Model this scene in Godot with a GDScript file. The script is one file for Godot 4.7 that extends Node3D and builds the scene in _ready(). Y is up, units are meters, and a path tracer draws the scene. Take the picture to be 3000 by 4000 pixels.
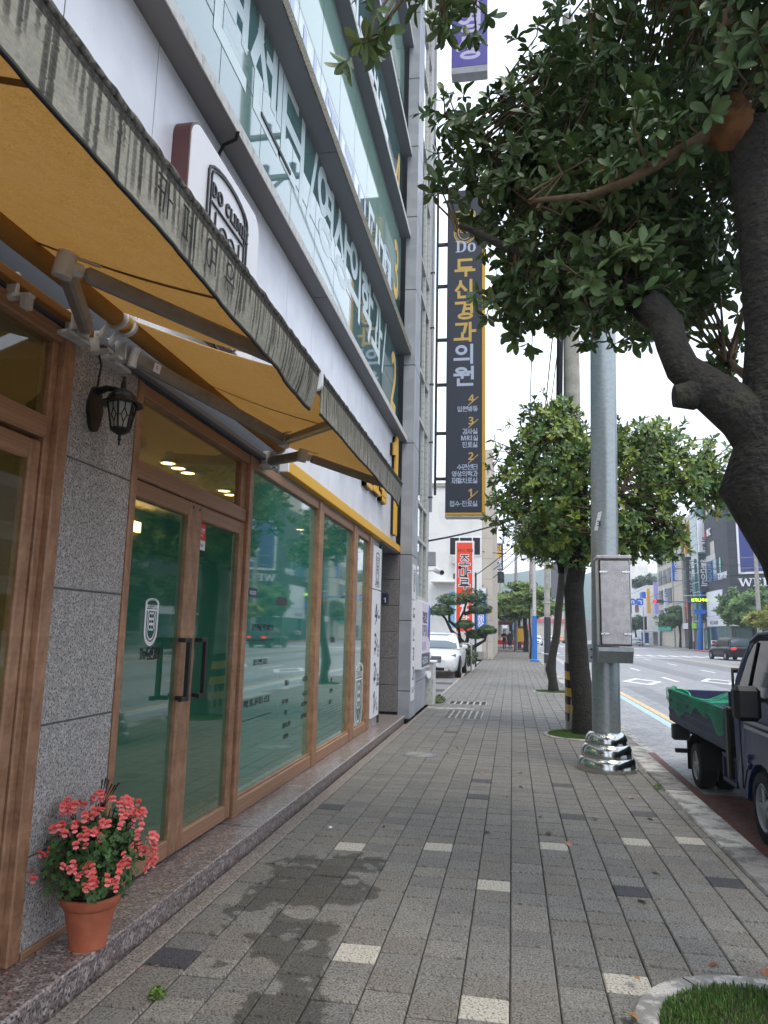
extends Node3D
# A street corner with a clinic's shop front on the left, a paved sidewalk with trees and poles, and a wide road on the right. y up, metres, -z runs along the street.

var M := {}
var rng := RandomNumberGenerator.new()
var names := {}

# ---------------------------------------------------------------- nodes
func numbered(called: String) -> String:
	if not names.has(called):
		names[called] = 0
		return called
	names[called] += 1
	return "%s_%03d" % [called, names[called]]

func tag(o: Node3D, label: String, category: String, group := "") -> Node3D:
	o.set_meta("label", label)
	o.set_meta("category", category)
	if group != "":
		o.set_meta("group", group)
	return o

func thing(called: String, label: String, category: String, at := Vector3.ZERO, turn := 0.0, group := "") -> Node3D:
	var o := Node3D.new()
	o.name = numbered(called)
	add_child(o)
	o.position = at
	o.rotation.y = turn
	return tag(o, label, category, group)

func group_part(called: String, parent: Node3D, at := Vector3.ZERO) -> Node3D:
	var o := Node3D.new()
	o.name = part_name(called, parent)
	parent.add_child(o)
	o.position = at
	return o

func part_name(called: String, parent: Node) -> String:
	if parent == self:
		return numbered(called)
	var key := "%d/%s" % [parent.get_instance_id(), called]
	if not names.has(key):
		names[key] = 0
		return called
	names[key] += 1
	return "%s_%03d" % [called, names[key]]

func put(called: String, mesh: Mesh, m: Material, parent: Node3D, xf := Transform3D()) -> MeshInstance3D:
	var o := MeshInstance3D.new()
	o.name = part_name(called, parent)
	o.mesh = mesh
	o.material_override = m
	o.transform = xf
	parent.add_child(o, true)
	return o

func obj(called: String, st: SurfaceTool, m: Material, parent: Node3D = self) -> MeshInstance3D:
	return put(called, st.commit(), m, parent)

func struct(called: String, st: SurfaceTool, m: Material) -> MeshInstance3D:
	var o := obj(called, st, m, self)
	o.set_meta("kind", "structure")
	return o

func stuff_part(called: String, st: SurfaceTool, m: Material, parent: Node3D) -> MeshInstance3D:
	var o := obj(called, st, m, parent)
	o.set_meta("kind", "stuff")
	return o

func scatter(called: String, mesh: Mesh, m: Material, xfs: Array, cols: Array, parent: Node3D) -> MultiMeshInstance3D:
	var mm := MultiMesh.new()
	mm.transform_format = MultiMesh.TRANSFORM_3D
	mm.use_colors = cols.size() > 0
	mm.mesh = mesh
	mm.instance_count = xfs.size()
	for i in xfs.size():
		mm.set_instance_transform(i, xfs[i])
		if cols.size() > 0:
			mm.set_instance_color(i, cols[i])
	var o := MultiMeshInstance3D.new()
	o.name = part_name(called, parent)
	o.multimesh = mm
	o.material_override = m
	o.set_meta("kind", "stuff")
	parent.add_child(o, true)
	return o

func dup(root: Node3D, at: Vector3, turn: float, label: String, group := "") -> Node3D:
	var r: Node3D = root.duplicate()
	r.name = numbered(str(root.name).rstrip("0123456789").trim_suffix("_"))
	add_child(r)
	r.position = at
	r.rotation.y = turn
	r.set_meta("label", label)
	if group != "":
		r.set_meta("group", group)
	return r

# ---------------------------------------------------------------- meshes
func mb() -> SurfaceTool:
	var st := SurfaceTool.new()
	st.begin(Mesh.PRIMITIVE_TRIANGLES)
	return st

func vtx(st: SurfaceTool, p: Vector3, n: Vector3, uv := Vector2.ZERO) -> void:
	st.set_normal(n)
	st.set_uv(uv)
	st.add_vertex(p)

# a flat convex polygon whose front looks along n
func poly(st: SurfaceTool, pts: Array, n: Vector3) -> void:
	var g: Vector3 = (pts[1] - pts[0]).cross(pts[2] - pts[0])
	var k := pts.size()
	for i in range(1, k - 1):
		var a: Vector3 = pts[0]
		var b: Vector3 = pts[i]
		var c: Vector3 = pts[i + 1]
		if g.dot(n) > 0.0:
			var t := b
			b = c
			c = t
		vtx(st, a, n, Vector2(a.x + a.z, a.y))
		vtx(st, b, n, Vector2(b.x + b.z, b.y))
		vtx(st, c, n, Vector2(c.x + c.z, c.y))

func face(st: SurfaceTool, a: Vector3, b: Vector3, c: Vector3, d: Vector3, out_hint: Vector3) -> void:
	var n := (b - a).cross(d - a).normalized()
	if n.dot(out_hint) < 0.0:
		n = -n
	poly(st, [a, b, c, d], n)

func box(st: SurfaceTool, c: Vector3, s: Vector3, bs := Basis(), bev := 0.0) -> void:
	var h := s * 0.5
	var b := minf(bev, minf(h.x, minf(h.y, h.z)) * 0.9)
	for ax in 3:
		var u := (ax + 1) % 3
		var v := (ax + 2) % 3
		for sg in [-1.0, 1.0]:
			var pts := []
			for q in [[-1, -1], [1, -1], [1, 1], [-1, 1]]:
				var p := Vector3.ZERO
				p[ax] = sg * h[ax]
				p[u] = q[0] * (h[u] - b)
				p[v] = q[1] * (h[v] - b)
				pts.append(c + bs * p)
			var n := Vector3.ZERO
			n[ax] = sg
			poly(st, pts, bs * n)
	if b <= 0.0:
		return
	for ax in 3:   # the edges that run along ax
		var u := (ax + 1) % 3
		var v := (ax + 2) % 3
		for su in [-1.0, 1.0]:
			for sv in [-1.0, 1.0]:
				var pts := []
				for e in [-1.0, 1.0]:
					var p := Vector3.ZERO
					p[ax] = e * (h[ax] - b)
					p[u] = su * h[u]
					p[v] = sv * (h[v] - b)
					var q := p
					q[u] = su * (h[u] - b)
					q[v] = sv * h[v]
					if e < 0:
						pts.append(c + bs * p)
						pts.append(c + bs * q)
					else:
						pts.append(c + bs * q)
						pts.append(c + bs * p)
				var n := Vector3.ZERO
				n[u] = su
				n[v] = sv
				poly(st, pts, bs * n.normalized())
	for sx in [-1.0, 1.0]:
		for sy in [-1.0, 1.0]:
			for sz in [-1.0, 1.0]:
				var g := Vector3(sx, sy, sz)
				var k := h - Vector3(b, b, b)
				var p1 := Vector3(sx * h.x, sy * k.y, sz * k.z)
				var p2 := Vector3(sx * k.x, sy * h.y, sz * k.z)
				var p3 := Vector3(sx * k.x, sy * k.y, sz * h.z)
				poly(st, [c + bs * p1, c + bs * p2, c + bs * p3], bs * g.normalized())

# box from its two corners
func bx(st: SurfaceTool, lo: Vector3, hi: Vector3, bev := 0.0) -> void:
	box(st, (lo + hi) * 0.5, (hi - lo).abs(), Basis(), bev)

func boxp(called: String, lo: Vector3, hi: Vector3, m: Material, parent: Node3D = self, bev := 0.003) -> MeshInstance3D:
	var st := mb()
	bx(st, lo, hi, bev)
	return obj(called, st, m, parent)

# a straight bar between two points with a rectangular section
func bar(st: SurfaceTool, a: Vector3, b: Vector3, w: float, h: float, bev := 0.0, up := Vector3.UP) -> void:
	var z := (b - a).normalized()
	var x := up.cross(z).normalized()
	if x.length() < 0.1:
		x = Vector3.RIGHT
	var y := z.cross(x)
	box(st, (a + b) * 0.5, Vector3(w, h, (b - a).length()), Basis(x, y, z), bev)

func tube(st: SurfaceTool, pts: Array, rad: Array, sides := 8, caps := true, wob := 0.0) -> void:
	var n := pts.size()
	var fr := Vector3.RIGHT
	var rows := []
	var nrm := []
	for i in n:
		var t: Vector3 = (pts[mini(i + 1, n - 1)] - pts[maxi(i - 1, 0)]).normalized()
		fr = (fr - t * fr.dot(t))
		if fr.length() < 0.05:
			fr = t.cross(Vector3(0.3, 0.2, 0.9))
		fr = fr.normalized()
		var bi := t.cross(fr)
		var row := []
		var nr := []
		for k in sides + 1:
			var a := TAU * float(k % sides) / sides
			var d := fr * cos(a) + bi * sin(a)
			var r: float = rad[mini(i, rad.size() - 1)]
			if wob > 0.0:
				r *= 1.0 + wob * (sin(3.0 * a + i * 1.7) * 0.5 + sin(5.0 * a - i * 2.3) * 0.35 + sin(i * 3.1 + a) * 0.4)
			row.append(pts[i] + d * r)
			nr.append(d)
		rows.append(row)
		nrm.append(nr)
	for i in n - 1:
		for k in sides:
			var q := [[i, k], [i, k + 1], [i + 1, k + 1], [i + 1, k]]
			for o in [[0, 2, 1], [0, 3, 2]]:
				for j in o:
					var e = q[j]
					vtx(st, rows[e[0]][e[1]], nrm[e[0]][e[1]], Vector2(float(e[1]) / sides, float(e[0])))
	if caps:
		for e in [0, n - 1]:
			var t: Vector3 = (pts[1] - pts[0]).normalized() * -1.0 if e == 0 else (pts[n - 1] - pts[n - 2]).normalized()
			poly(st, rows[e].slice(0, sides), t)

# a turned shape: profile points (radius, height), bottom to top
func lathe(st: SurfaceTool, prof: Array, sides := 24, xf := Transform3D(), arc := TAU, smooth := 0.75) -> void:
	var n := prof.size()
	var seg := []
	for i in n - 1:
		var d: Vector2 = prof[i + 1] - prof[i]
		seg.append(Vector2(d.y, -d.x).normalized())
	for i in n - 1:
		var n0: Vector2 = seg[i]
		var n1: Vector2 = seg[i]
		if i > 0 and seg[i - 1].dot(seg[i]) > smooth:
			n0 = (seg[i - 1] + seg[i]).normalized()
		if i < n - 2 and seg[i + 1].dot(seg[i]) > smooth:
			n1 = (seg[i + 1] + seg[i]).normalized()
		for k in sides:
			var a0 := arc * k / sides
			var a1 := arc * (k + 1) / sides
			var c0 := Vector3(cos(a0), 0, sin(a0))
			var c1 := Vector3(cos(a1), 0, sin(a1))
			var p: Vector2 = prof[i]
			var q: Vector2 = prof[i + 1]
			var v := [c0 * p.x + Vector3.UP * p.y, c1 * p.x + Vector3.UP * p.y, c1 * q.x + Vector3.UP * q.y, c0 * q.x + Vector3.UP * q.y]
			var nn := [c0 * n0.x + Vector3.UP * n0.y, c1 * n0.x + Vector3.UP * n0.y, c1 * n1.x + Vector3.UP * n1.y, c0 * n1.x + Vector3.UP * n1.y]
			for j in [0, 1, 2, 0, 2, 3]:
				vtx(st, xf * v[j], (xf.basis * nn[j]).normalized(), Vector2(float(k) / sides, q.y))

# a flat outline (x, y) pushed out along local z from z0 to z1
func prism(st: SurfaceTool, outline: PackedVector2Array, z0: float, z1: float, xf := Transform3D()) -> void:
	var idx := Geometry2D.triangulate_polygon(outline)
	for s in [z0, z1]:
		var nn := xf.basis * Vector3(0, 0, 1.0 if s == maxf(z0, z1) else -1.0)
		for i in range(0, idx.size(), 3):
			var p := []
			for j in 3:
				var q := outline[idx[i + j]]
				p.append(xf * Vector3(q.x, q.y, s))
			poly(st, p, nn.normalized())
	var cw := Geometry2D.is_polygon_clockwise(outline)
	for i in outline.size():
		var a := outline[i]
		var b := outline[(i + 1) % outline.size()]
		var d := b - a
		if d.length() < 1e-6:
			continue
		var n2 := Vector2(d.y, -d.x).normalized() * (-1.0 if cw else 1.0)
		poly(st, [xf * Vector3(a.x, a.y, z0), xf * Vector3(b.x, b.y, z0), xf * Vector3(b.x, b.y, z1), xf * Vector3(a.x, a.y, z1)], (xf.basis * Vector3(n2.x, n2.y, 0)).normalized())

# a smooth sheet through rows of points; normals from neighbours; flip turns its front
func sheet(st: SurfaceTool, rows: Array, flip := false, wrap := false) -> void:
	var nr := rows.size()
	var nc: int = rows[0].size()
	var nrm := []
	for i in nr:
		var r := []
		for k in nc:
			var k0 := k - 1
			var k1 := k + 1
			if wrap:
				k0 = (k - 1 + nc - 1) % (nc - 1)
				k1 = (k + 1) % (nc - 1)
			else:
				k0 = maxi(k0, 0)
				k1 = mini(k1, nc - 1)
			var du: Vector3 = rows[i][k1] - rows[i][k0]
			var dv: Vector3 = rows[mini(i + 1, nr - 1)][k] - rows[maxi(i - 1, 0)][k]
			var n := du.cross(dv).normalized()
			r.append(-n if flip else n)
		nrm.append(r)
	for i in nr - 1:
		for k in nc - 1:
			var q := [[i, k], [i, k + 1], [i + 1, k + 1], [i + 1, k]]
			for o in ([0, 1, 2, 0, 2, 3] if flip else [0, 2, 1, 0, 3, 2]):
				var e = q[o]
				vtx(st, rows[e[0]][e[1]], nrm[e[0]][e[1]], Vector2(float(e[1]) / (nc - 1), float(e[0]) / (nr - 1)))

func rounded(w: float, h: float, r: float, steps := 5) -> PackedVector2Array:
	var o := PackedVector2Array()
	for q in [[1, 1, 0], [-1, 1, 1], [-1, -1, 2], [1, -1, 3]]:
		for k in steps + 1:
			var a: float = PI / 2 * (q[2] + float(k) / steps)
			o.append(Vector2(q[0] * (w / 2 - r) + cos(a) * r, q[1] * (h / 2 - r) + sin(a) * r))
	return o

func ring_arc(st: SurfaceTool, c: Vector3, r0: float, r1: float, y0: float, y1: float, a0: float, a1: float, steps: int) -> void:
	for k in steps:
		var b0 := lerpf(a0, a1, float(k) / steps)
		var b1 := lerpf(a0, a1, float(k + 1) / steps)
		var d0 := Vector3(cos(b0), 0, sin(b0))
		var d1 := Vector3(cos(b1), 0, sin(b1))
		var u0 := c + Vector3.UP * y0
		var u1 := c + Vector3.UP * y1
		var ch := 0.012
		poly(st, [u1 + d0 * (r0 + ch), u1 + d0 * (r1 - ch), u1 + d1 * (r1 - ch), u1 + d1 * (r0 + ch)], Vector3.UP)
		var low := Vector3.UP * ch
		face(st, u1 + d0 * (r1 - ch), u1 + d0 * r1 - low, u1 + d1 * r1 - low, u1 + d1 * (r1 - ch), d0 + Vector3.UP)
		face(st, u1 + d0 * (r0 + ch), u1 + d0 * r0 - low, u1 + d1 * r0 - low, u1 + d1 * (r0 + ch), -d0 + Vector3.UP)
		face(st, u0 + d0 * r1, u1 + d0 * r1 - low, u1 + d1 * r1 - low, u0 + d1 * r1, d0)
		face(st, u0 + d0 * r0, u1 + d0 * r0 - low, u1 + d1 * r0 - low, u0 + d1 * r0, -d0)
		if k == 0:
			face(st, u0 + d0 * r0, u0 + d0 * r1, u1 + d0 * r1 - low, u1 + d0 * r0 - low, d0.cross(Vector3.UP) * signf(a1 - a0) * -1.0)
		if k == steps - 1:
			face(st, u0 + d1 * r0, u0 + d1 * r1, u1 + d1 * r1 - low, u1 + d1 * r0 - low, d1.cross(Vector3.UP) * signf(a1 - a0))

# ---------------------------------------------------------------- lettering: Hangul from strokes, the rest from the font
const JAMO := {
	"ㄱ": "009079", "ㄴ": "000999", "ㄷ": "90000999", "ㄹ": "009094040999", "ㅁ": "0090990900", "ㅂ": "00099990 0494", "ㅅ": "404309 4399", "ㅇ": "O",
	"ㅈ": "0090 404309 4399", "ㅊ": "3060 0292 424409 4499", "ㅋ": "009079 0484", "ㅌ": "90000999 0484", "ㅍ": "0090 0999 2029 7079", "ㅎ": "3060 0292 P",
}
const FIRST := ["ㄱ", "ㄱㄱ", "ㄴ", "ㄷ", "ㄷㄷ", "ㄹ", "ㅁ", "ㅂ", "ㅂㅂ", "ㅅ", "ㅅㅅ", "ㅇ", "ㅈ", "ㅈㅈ", "ㅊ", "ㅋ", "ㅌ", "ㅍ", "ㅎ"]
const LAST := ["", "ㄱ", "ㄱㄱ", "ㄱㅅ", "ㄴ", "ㄴㅈ", "ㄴㅎ", "ㄷ", "ㄹ", "ㄹㄱ", "ㄹㅁ", "ㄹㅂ", "ㄹㅅ", "ㄹㅌ", "ㄹㅍ", "ㄹㅎ", "ㅁ", "ㅂ", "ㅂㅅ", "ㅅ", "ㅅㅅ", "ㅇ", "ㅈ", "ㅊ", "ㅋ", "ㅌ", "ㅍ", "ㅎ"]
# vowels: tall strokes (a lower-case box at the right) and wide strokes (a box below)
const TALL := {0: "3039 3494", 1: "2029 8089 2484", 2: "3039 3292 3696", 3: "2029 8089 2282 2686", 4: "6069 0464", 5: "4049 8089 0444", 6: "6069 0262 0666", 7: "4049 8089 0242 0646", 20: "5059"}
const WIDE := {8: "0898 5058", 12: "0898 3038 6068", 13: "0191 5159", 17: "0191 3139 6169", 18: "0595"}
const MIXED := {9: [8, 0], 10: [8, 1], 11: [8, 20], 14: [13, 4], 15: [13, 5], 16: [13, 20], 19: [18, 20]}

func jamo_strokes(code: String, lo: Vector2, hi: Vector2, out: Array) -> void:
	for s in code.split(" "):
		if s == "O" or s == "P":
			var a := lo
			if s == "P":
				a = Vector2(lo.x, lerpf(lo.y, hi.y, 0.42))
			out.append(["ring", a, hi])
			continue
		var pts := []
		for i in range(0, s.length(), 2):
			pts.append(Vector2(lerpf(lo.x, hi.x, s[i].to_int() / 9.0), lerpf(lo.y, hi.y, s[i + 1].to_int() / 9.0)))
		out.append(["line", pts])

func consonant(c: String, lo: Vector2, hi: Vector2, out: Array) -> void:
	if c.length() == 2:
		var mid := (lo.x + hi.x) / 2
		jamo_strokes(JAMO[c[0]], lo, Vector2(mid - 0.03, hi.y), out)
		jamo_strokes(JAMO[c[1]], Vector2(mid + 0.03, lo.y), hi, out)
	elif c.length() == 1:
		jamo_strokes(JAMO[c], lo, hi, out)

# strokes of one syllable in a unit square, y down
func syllable(ch: String) -> Array:
	var s := ch.unicode_at(0) - 0xAC00
	var f: String = FIRST[s / 588]
	var v := (s % 588) / 28
	var l: String = LAST[s % 28]
	var out := []
	var bot := 0.92
	if l != "":
		bot = 0.56
		consonant(l, Vector2(0.2, 0.68), Vector2(0.86, 0.95), out)
	if TALL.has(v):
		var wide_tall: bool = v in [1, 3, 5, 7]
		consonant(f, Vector2(0.08, 0.08), Vector2(0.46 if wide_tall else 0.54, bot), out)
		jamo_strokes(TALL[v], Vector2(0.52 if wide_tall else 0.58, 0.03), Vector2(0.98, bot + 0.05), out)
	elif WIDE.has(v):
		var m := lerpf(0.06, bot, 0.55)
		consonant(f, Vector2(0.2, 0.06), Vector2(0.8, m - 0.02), out)
		jamo_strokes(WIDE[v], Vector2(0.05, m + 0.08), Vector2(0.95, bot + 0.02), out)
	else:
		var m := lerpf(0.06, bot, 0.52)
		consonant(f, Vector2(0.1, 0.06), Vector2(0.58, m - 0.02), out)
		jamo_strokes(WIDE[MIXED[v][0]], Vector2(0.03, m + 0.08), Vector2(0.68, bot), out)
		jamo_strokes(TALL[MIXED[v][1]], Vector2(0.66, 0.03), Vector2(1.0, bot + 0.05), out)
	return out

func stroke(st: SurfaceTool, a: Vector2, b: Vector2, w: float, z0: float, z1: float, xf: Transform3D) -> void:
	var d := (b - a)
	if d.length() < 1e-5:
		return
	d = d.normalized()
	var n := Vector2(-d.y, d.x) * w * 0.5
	var e := d * w * 0.5
	var q := [a - e - n, b + e - n, b + e + n, a - e + n]
	if z1 - z0 < 0.0008:
		poly(st, [xf * Vector3(q[0].x, q[0].y, z1), xf * Vector3(q[1].x, q[1].y, z1), xf * Vector3(q[2].x, q[2].y, z1), xf * Vector3(q[3].x, q[3].y, z1)], (xf.basis * Vector3(0, 0, 1)).normalized())
	else:
		prism(st, PackedVector2Array(q), z0, z1, xf)

func ring2(st: SurfaceTool, c: Vector2, rx: float, ry: float, w: float, z: float, xf: Transform3D, steps := 18, deep := 0.0) -> void:
	for k in steps:
		var a0 := TAU * k / steps
		var a1 := TAU * (k + 1) / steps
		var p := []
		for e in [[a0, -0.5], [a1, -0.5], [a1, 0.5], [a0, 0.5]]:
			p.append(xf * Vector3(c.x + cos(e[0]) * (rx + w * e[1]), c.y + sin(e[0]) * (ry + w * e[1]), z))
		var n := (xf.basis * Vector3(0, 0, 1)).normalized()
		poly(st, p, n)
		if deep > 0.0:
			for e in [[0, 1], [2, 3]]:
				var back := xf.basis * Vector3(0, 0, -deep)
				var mid: Vector3 = (p[e[0]] + p[e[1]]) * 0.5 - xf * Vector3(c.x, c.y, z)
				face(st, p[e[0]], p[e[1]], p[e[1]] + back, p[e[0]] + back, mid if e[0] == 2 else -mid)

# writes s from the origin of xf along local x (or down local -y), letters h tall, face along local z
func write(st: SurfaceTool, s: String, h: float, xf: Transform3D, w := 0.13, deep := 0.0, down := false, gap := 1.08, squeeze := 1.0, serif := false) -> float:
	var x := 0.0
	var y := 0.0
	var lay := 0
	var i := 0
	while i < s.length():
		var ch := s[i]
		var code := ch.unicode_at(0)
		if ch == " ":
			if down:
				y -= h * 0.5
			else:
				x += h * 0.4 * squeeze
			i += 1
			continue
		if code >= 0xAC00 and code <= 0xD7A3:
			for k in syllable(ch):
				lay += 1
				var z := deep + 0.0003 * float(lay % 6)
				if k[0] == "ring":
					var a: Vector2 = k[1]
					var b: Vector2 = k[2]
					var c := Vector2(x + (a.x + b.x) / 2 * h * squeeze, y + h * (1.0 - (a.y + b.y) / 2))
					ring2(st, c, (b.x - a.x) / 2 * h * squeeze - w * h * 0.1, (b.y - a.y) / 2 * h - w * h * 0.1, w * h, z, xf, 18, deep)
				else:
					var pts: Array = k[1]
					for j in pts.size() - 1:
						stroke(st, Vector2(x + pts[j].x * h * squeeze, y + h * (1.0 - pts[j].y)), Vector2(x + pts[j + 1].x * h * squeeze, y + h * (1.0 - pts[j + 1].y)), w * h, 0.0 if deep > 0.0 else z, z + 0.00015 * float(j % 3), xf)
			if down:
				y -= h * gap
			else:
				x += h * gap * squeeze
			i += 1
			continue
		if ch == "/" or ch == "·" or ch == "~":
			if ch == "/":
				stroke(st, Vector2(x + h * 0.12, y - h * 0.02), Vector2(x + h * 0.42, y + h * 0.98), w * h * 0.7, 0.0, deep + 0.0002, xf)
			elif ch == "·":
				stroke(st, Vector2(x + h * 0.14, y + h * 0.48), Vector2(x + h * 0.2, y + h * 0.48), w * h, 0.0, deep + 0.0002, xf)
			else:
				stroke(st, Vector2(x + h * 0.1, y + h * 0.4), Vector2(x + h * 0.3, y + h * 0.5), w * h * 0.8, 0.0, deep + 0.0002, xf)
				stroke(st, Vector2(x + h * 0.3, y + h * 0.5), Vector2(x + h * 0.5, y + h * 0.4), w * h * 0.8, 0.0, deep + 0.0004, xf)
			x += h * (0.55 if ch != "·" else 0.36) * squeeze
			i += 1
			continue
		# a run of letters and digits
		var run := ""
		while i < s.length() and s[i].unicode_at(0) < 0x300 and s[i] != " " and s[i] != "/" and s[i] != "·" and s[i] != "~":
			run += s[i]
			i += 1
			if down:
				break
		if run == "":
			i += 1
			continue
		var tm := TextMesh.new()
		var f := SystemFont.new()
		f.font_names = PackedStringArray(["Droid Serif" if serif else "Droid Sans"])
		f.font_weight = 700
		tm.font = f
		tm.font_size = 64
		tm.pixel_size = h / 64.0 * 1.2
		tm.depth = maxf(deep, 0.0)
		tm.curve_step = 2.0
		tm.text = run
		tm.horizontal_alignment = HORIZONTAL_ALIGNMENT_LEFT
		var ab := tm.get_aabb()
		var z := (deep * 0.5 if deep > 0.0 else 0.0004)
		var tx := xf * Transform3D(Basis.from_scale(Vector3(squeeze, 1, 1)), Vector3(x + (h * 0.5 - ab.get_center().x if down else -ab.position.x) * squeeze, y + h * 0.5 - ab.get_center().y, z))
		var flip := tx.basis.determinant() < 0.0
		for q in tm.get_surface_count():
			var ar := tm.surface_get_arrays(q)
			var vs: PackedVector3Array = ar[Mesh.ARRAY_VERTEX]
			var ns: PackedVector3Array = ar[Mesh.ARRAY_NORMAL]
			var ix: PackedInt32Array = ar[Mesh.ARRAY_INDEX]
			for t in range(0, ix.size(), 3):
				for e in ([0, 2, 1] if flip else [0, 1, 2]):
					var k2 := ix[t + e]
					vtx(st, tx * vs[k2], (tx.basis * ns[k2]).normalized())
		if down:
			y -= h * gap
		else:
			x += (ab.size.x + h * 0.12) * squeeze
	return x if not down else -y

func letters(called: String, s: String, h: float, xf: Transform3D, m: Material, parent: Node3D, w := 0.13, deep := 0.0, down := false, gap := 1.08, squeeze := 1.0, serif := false) -> MeshInstance3D:
	var st := mb()
	write(st, s, h, xf, w, deep, down, gap, squeeze, serif)
	return obj(called, st, m, parent)

# frames for lettering: on walls that face +x (text runs towards -z), and on faces that look towards +z
func on_x(x: float, y: float, z: float, mirror := false) -> Transform3D:
	var b := Basis(Vector3(0, 0, -1), Vector3.UP, Vector3(1, 0, 0))
	if mirror:
		b = Basis(Vector3(0, 0, 1), Vector3.UP, Vector3(1, 0, 0))
	return Transform3D(b, Vector3(x, y, z))

func on_z(x: float, y: float, z: float) -> Transform3D:
	return Transform3D(Basis(), Vector3(x, y, z))

# ---------------------------------------------------------------- materials
func noise_img(size: int, freq: float, type: int, seed_: int, oct := 3) -> Image:
	var f := FastNoiseLite.new()
	f.noise_type = type as FastNoiseLite.NoiseType
	f.seed = seed_
	f.frequency = freq
	f.fractal_octaves = oct
	if oct <= 1:
		f.fractal_type = FastNoiseLite.FRACTAL_NONE
	if type == FastNoiseLite.TYPE_CELLULAR:
		f.cellular_return_type = FastNoiseLite.RETURN_CELL_VALUE
		f.fractal_type = FastNoiseLite.FRACTAL_NONE
	var im := f.get_seamless_image(size, size)
	im.convert(Image.FORMAT_L8)
	return im

# layers: [image, low, high, colour, amount]
func blend_tex(size: int, base: Color, layers: Array) -> ImageTexture:
	var out := PackedByteArray()
	out.resize(size * size * 3)
	var datas := []
	for l in layers:
		datas.append(l[0].get_data())
	for i in size * size:
		var c := base
		for k in layers.size():
			var l: Array = layers[k]
			var t := clampf((datas[k][i] / 255.0 - l[1]) / (l[2] - l[1]), 0.0, 1.0)
			c = c.lerp(l[3], t * l[4])
		out[i * 3] = int(clampf(c.r, 0, 1) * 255)
		out[i * 3 + 1] = int(clampf(c.g, 0, 1) * 255)
		out[i * 3 + 2] = int(clampf(c.b, 0, 1) * 255)
	return ImageTexture.create_from_image(Image.create_from_data(size, size, false, Image.FORMAT_RGB8, out))

func grey(v: float) -> Color:
	return Color(v, v, v)

func mat(called: String, col: Color, rough := 0.7, metal := 0.0, spec := 0.5) -> StandardMaterial3D:
	var m := StandardMaterial3D.new()
	m.resource_name = called
	m.albedo_color = col
	m.roughness = rough
	m.metallic = metal
	m.metallic_specular = spec
	M[called] = m
	return m

func tmat(called: String, tex: Texture2D, metres: float, rough := 0.8, bump: Texture2D = null, depth := 0.0, world := true, spec := 0.5) -> StandardMaterial3D:
	var m := mat(called, Color.WHITE, rough, 0.0, spec)
	m.albedo_texture = tex
	m.uv1_triplanar = true
	m.uv1_world_triplanar = world
	m.uv1_scale = Vector3.ONE / metres
	if bump:
		m.heightmap_enabled = true
		m.heightmap_texture = bump
		m.heightmap_scale = depth
	return m

func tinted(called: String, from: String, tint: Color, rough := -1.0) -> StandardMaterial3D:
	var m: StandardMaterial3D = M[from].duplicate()
	m.resource_name = called
	m.albedo_color = tint
	if rough >= 0.0:
		m.roughness = rough
	M[called] = m
	return m

func pane_mat(called: String, col: Color, alpha: float, spec := 0.7, rough := 0.03, coat := 0.0) -> StandardMaterial3D:
	var m := mat(called, Color(col.r, col.g, col.b, alpha), rough, 0.0, spec)
	m.transparency = BaseMaterial3D.TRANSPARENCY_ALPHA
	m.clearcoat_enabled = coat > 0.0     # the second face of the sheet
	m.clearcoat = coat
	m.clearcoat_roughness = rough
	return m

func stain_tex() -> ImageTexture:
	# rain water still lying on the pavers beside the step: x -1.7..1.5, z -7..-2.5
	var im := Image.create(320, 450, false, Image.FORMAT_RGB8)
	var f := FastNoiseLite.new()
	f.seed = 5
	f.frequency = 0.022
	f.fractal_octaves = 3
	var f2 := FastNoiseLite.new()
	f2.seed = 9
	f2.frequency = 0.2
	var wet := [[-1.25, -4.75, 0.36], [-1.05, -4.95, 0.26], [-1.2, -4.35, 0.36], [-1.3, -4.1, 0.3], [-1.15, -3.75, 0.36], [-1.1, -3.4, 0.36], [-1.05, -3.05, 0.34], [-1.0, -2.75, 0.34], [-1.02, -4.4, 0.3]]
	var dry := [[-1.12, -4.08, 0.1], [-1.13, -3.84, 0.09], [-1.0, -4.12, 0.05], [-1.33, -3.9, 0.11], [-1.35, -3.55, 0.14], [-1.12, -3.36, 0.12], [-1.3, -3.2, 0.22], [-1.02, -3.27, 0.07], [-1.22, -2.9, 0.2]]
	for y in 450:
		for x in 320:
			var px := -1.7 + x * 0.01
			var pz := -7.0 + y * 0.01
			var n := f.get_noise_2d(x, y)
			var n3 := f.get_noise_2d(x * 2.6 + 90.0, y * 2.6)
			var v := 0.0
			for w in wet:
				v = maxf(v, 1.0 - Vector2(px - w[0], pz - w[1]).length() / w[2])
			var d := 0.0
			for w in dry:
				d = maxf(d, 1.0 - Vector2(px - w[0], (pz - w[1]) * 0.8).length() / (w[2] * 1.25))
			var a := smoothstep(0.0, 0.09, v - 0.14 + n * 0.4 + n3 * 0.16) * (1.0 - smoothstep(0.0, 0.12, d - 0.25 + n * 0.75 + n3 * 0.45))
			var c := 1.0 - 0.32 * a
			c *= 0.97 + 0.05 * f2.get_noise_2d(x * 3, y * 3)
			im.set_pixel(x, y, Color(clampf(c, 0, 1), clampf(c, 0, 1), clampf(c * (1.0 - 0.02 * a), 0, 1)))
	return ImageTexture.create_from_image(im)

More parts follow.
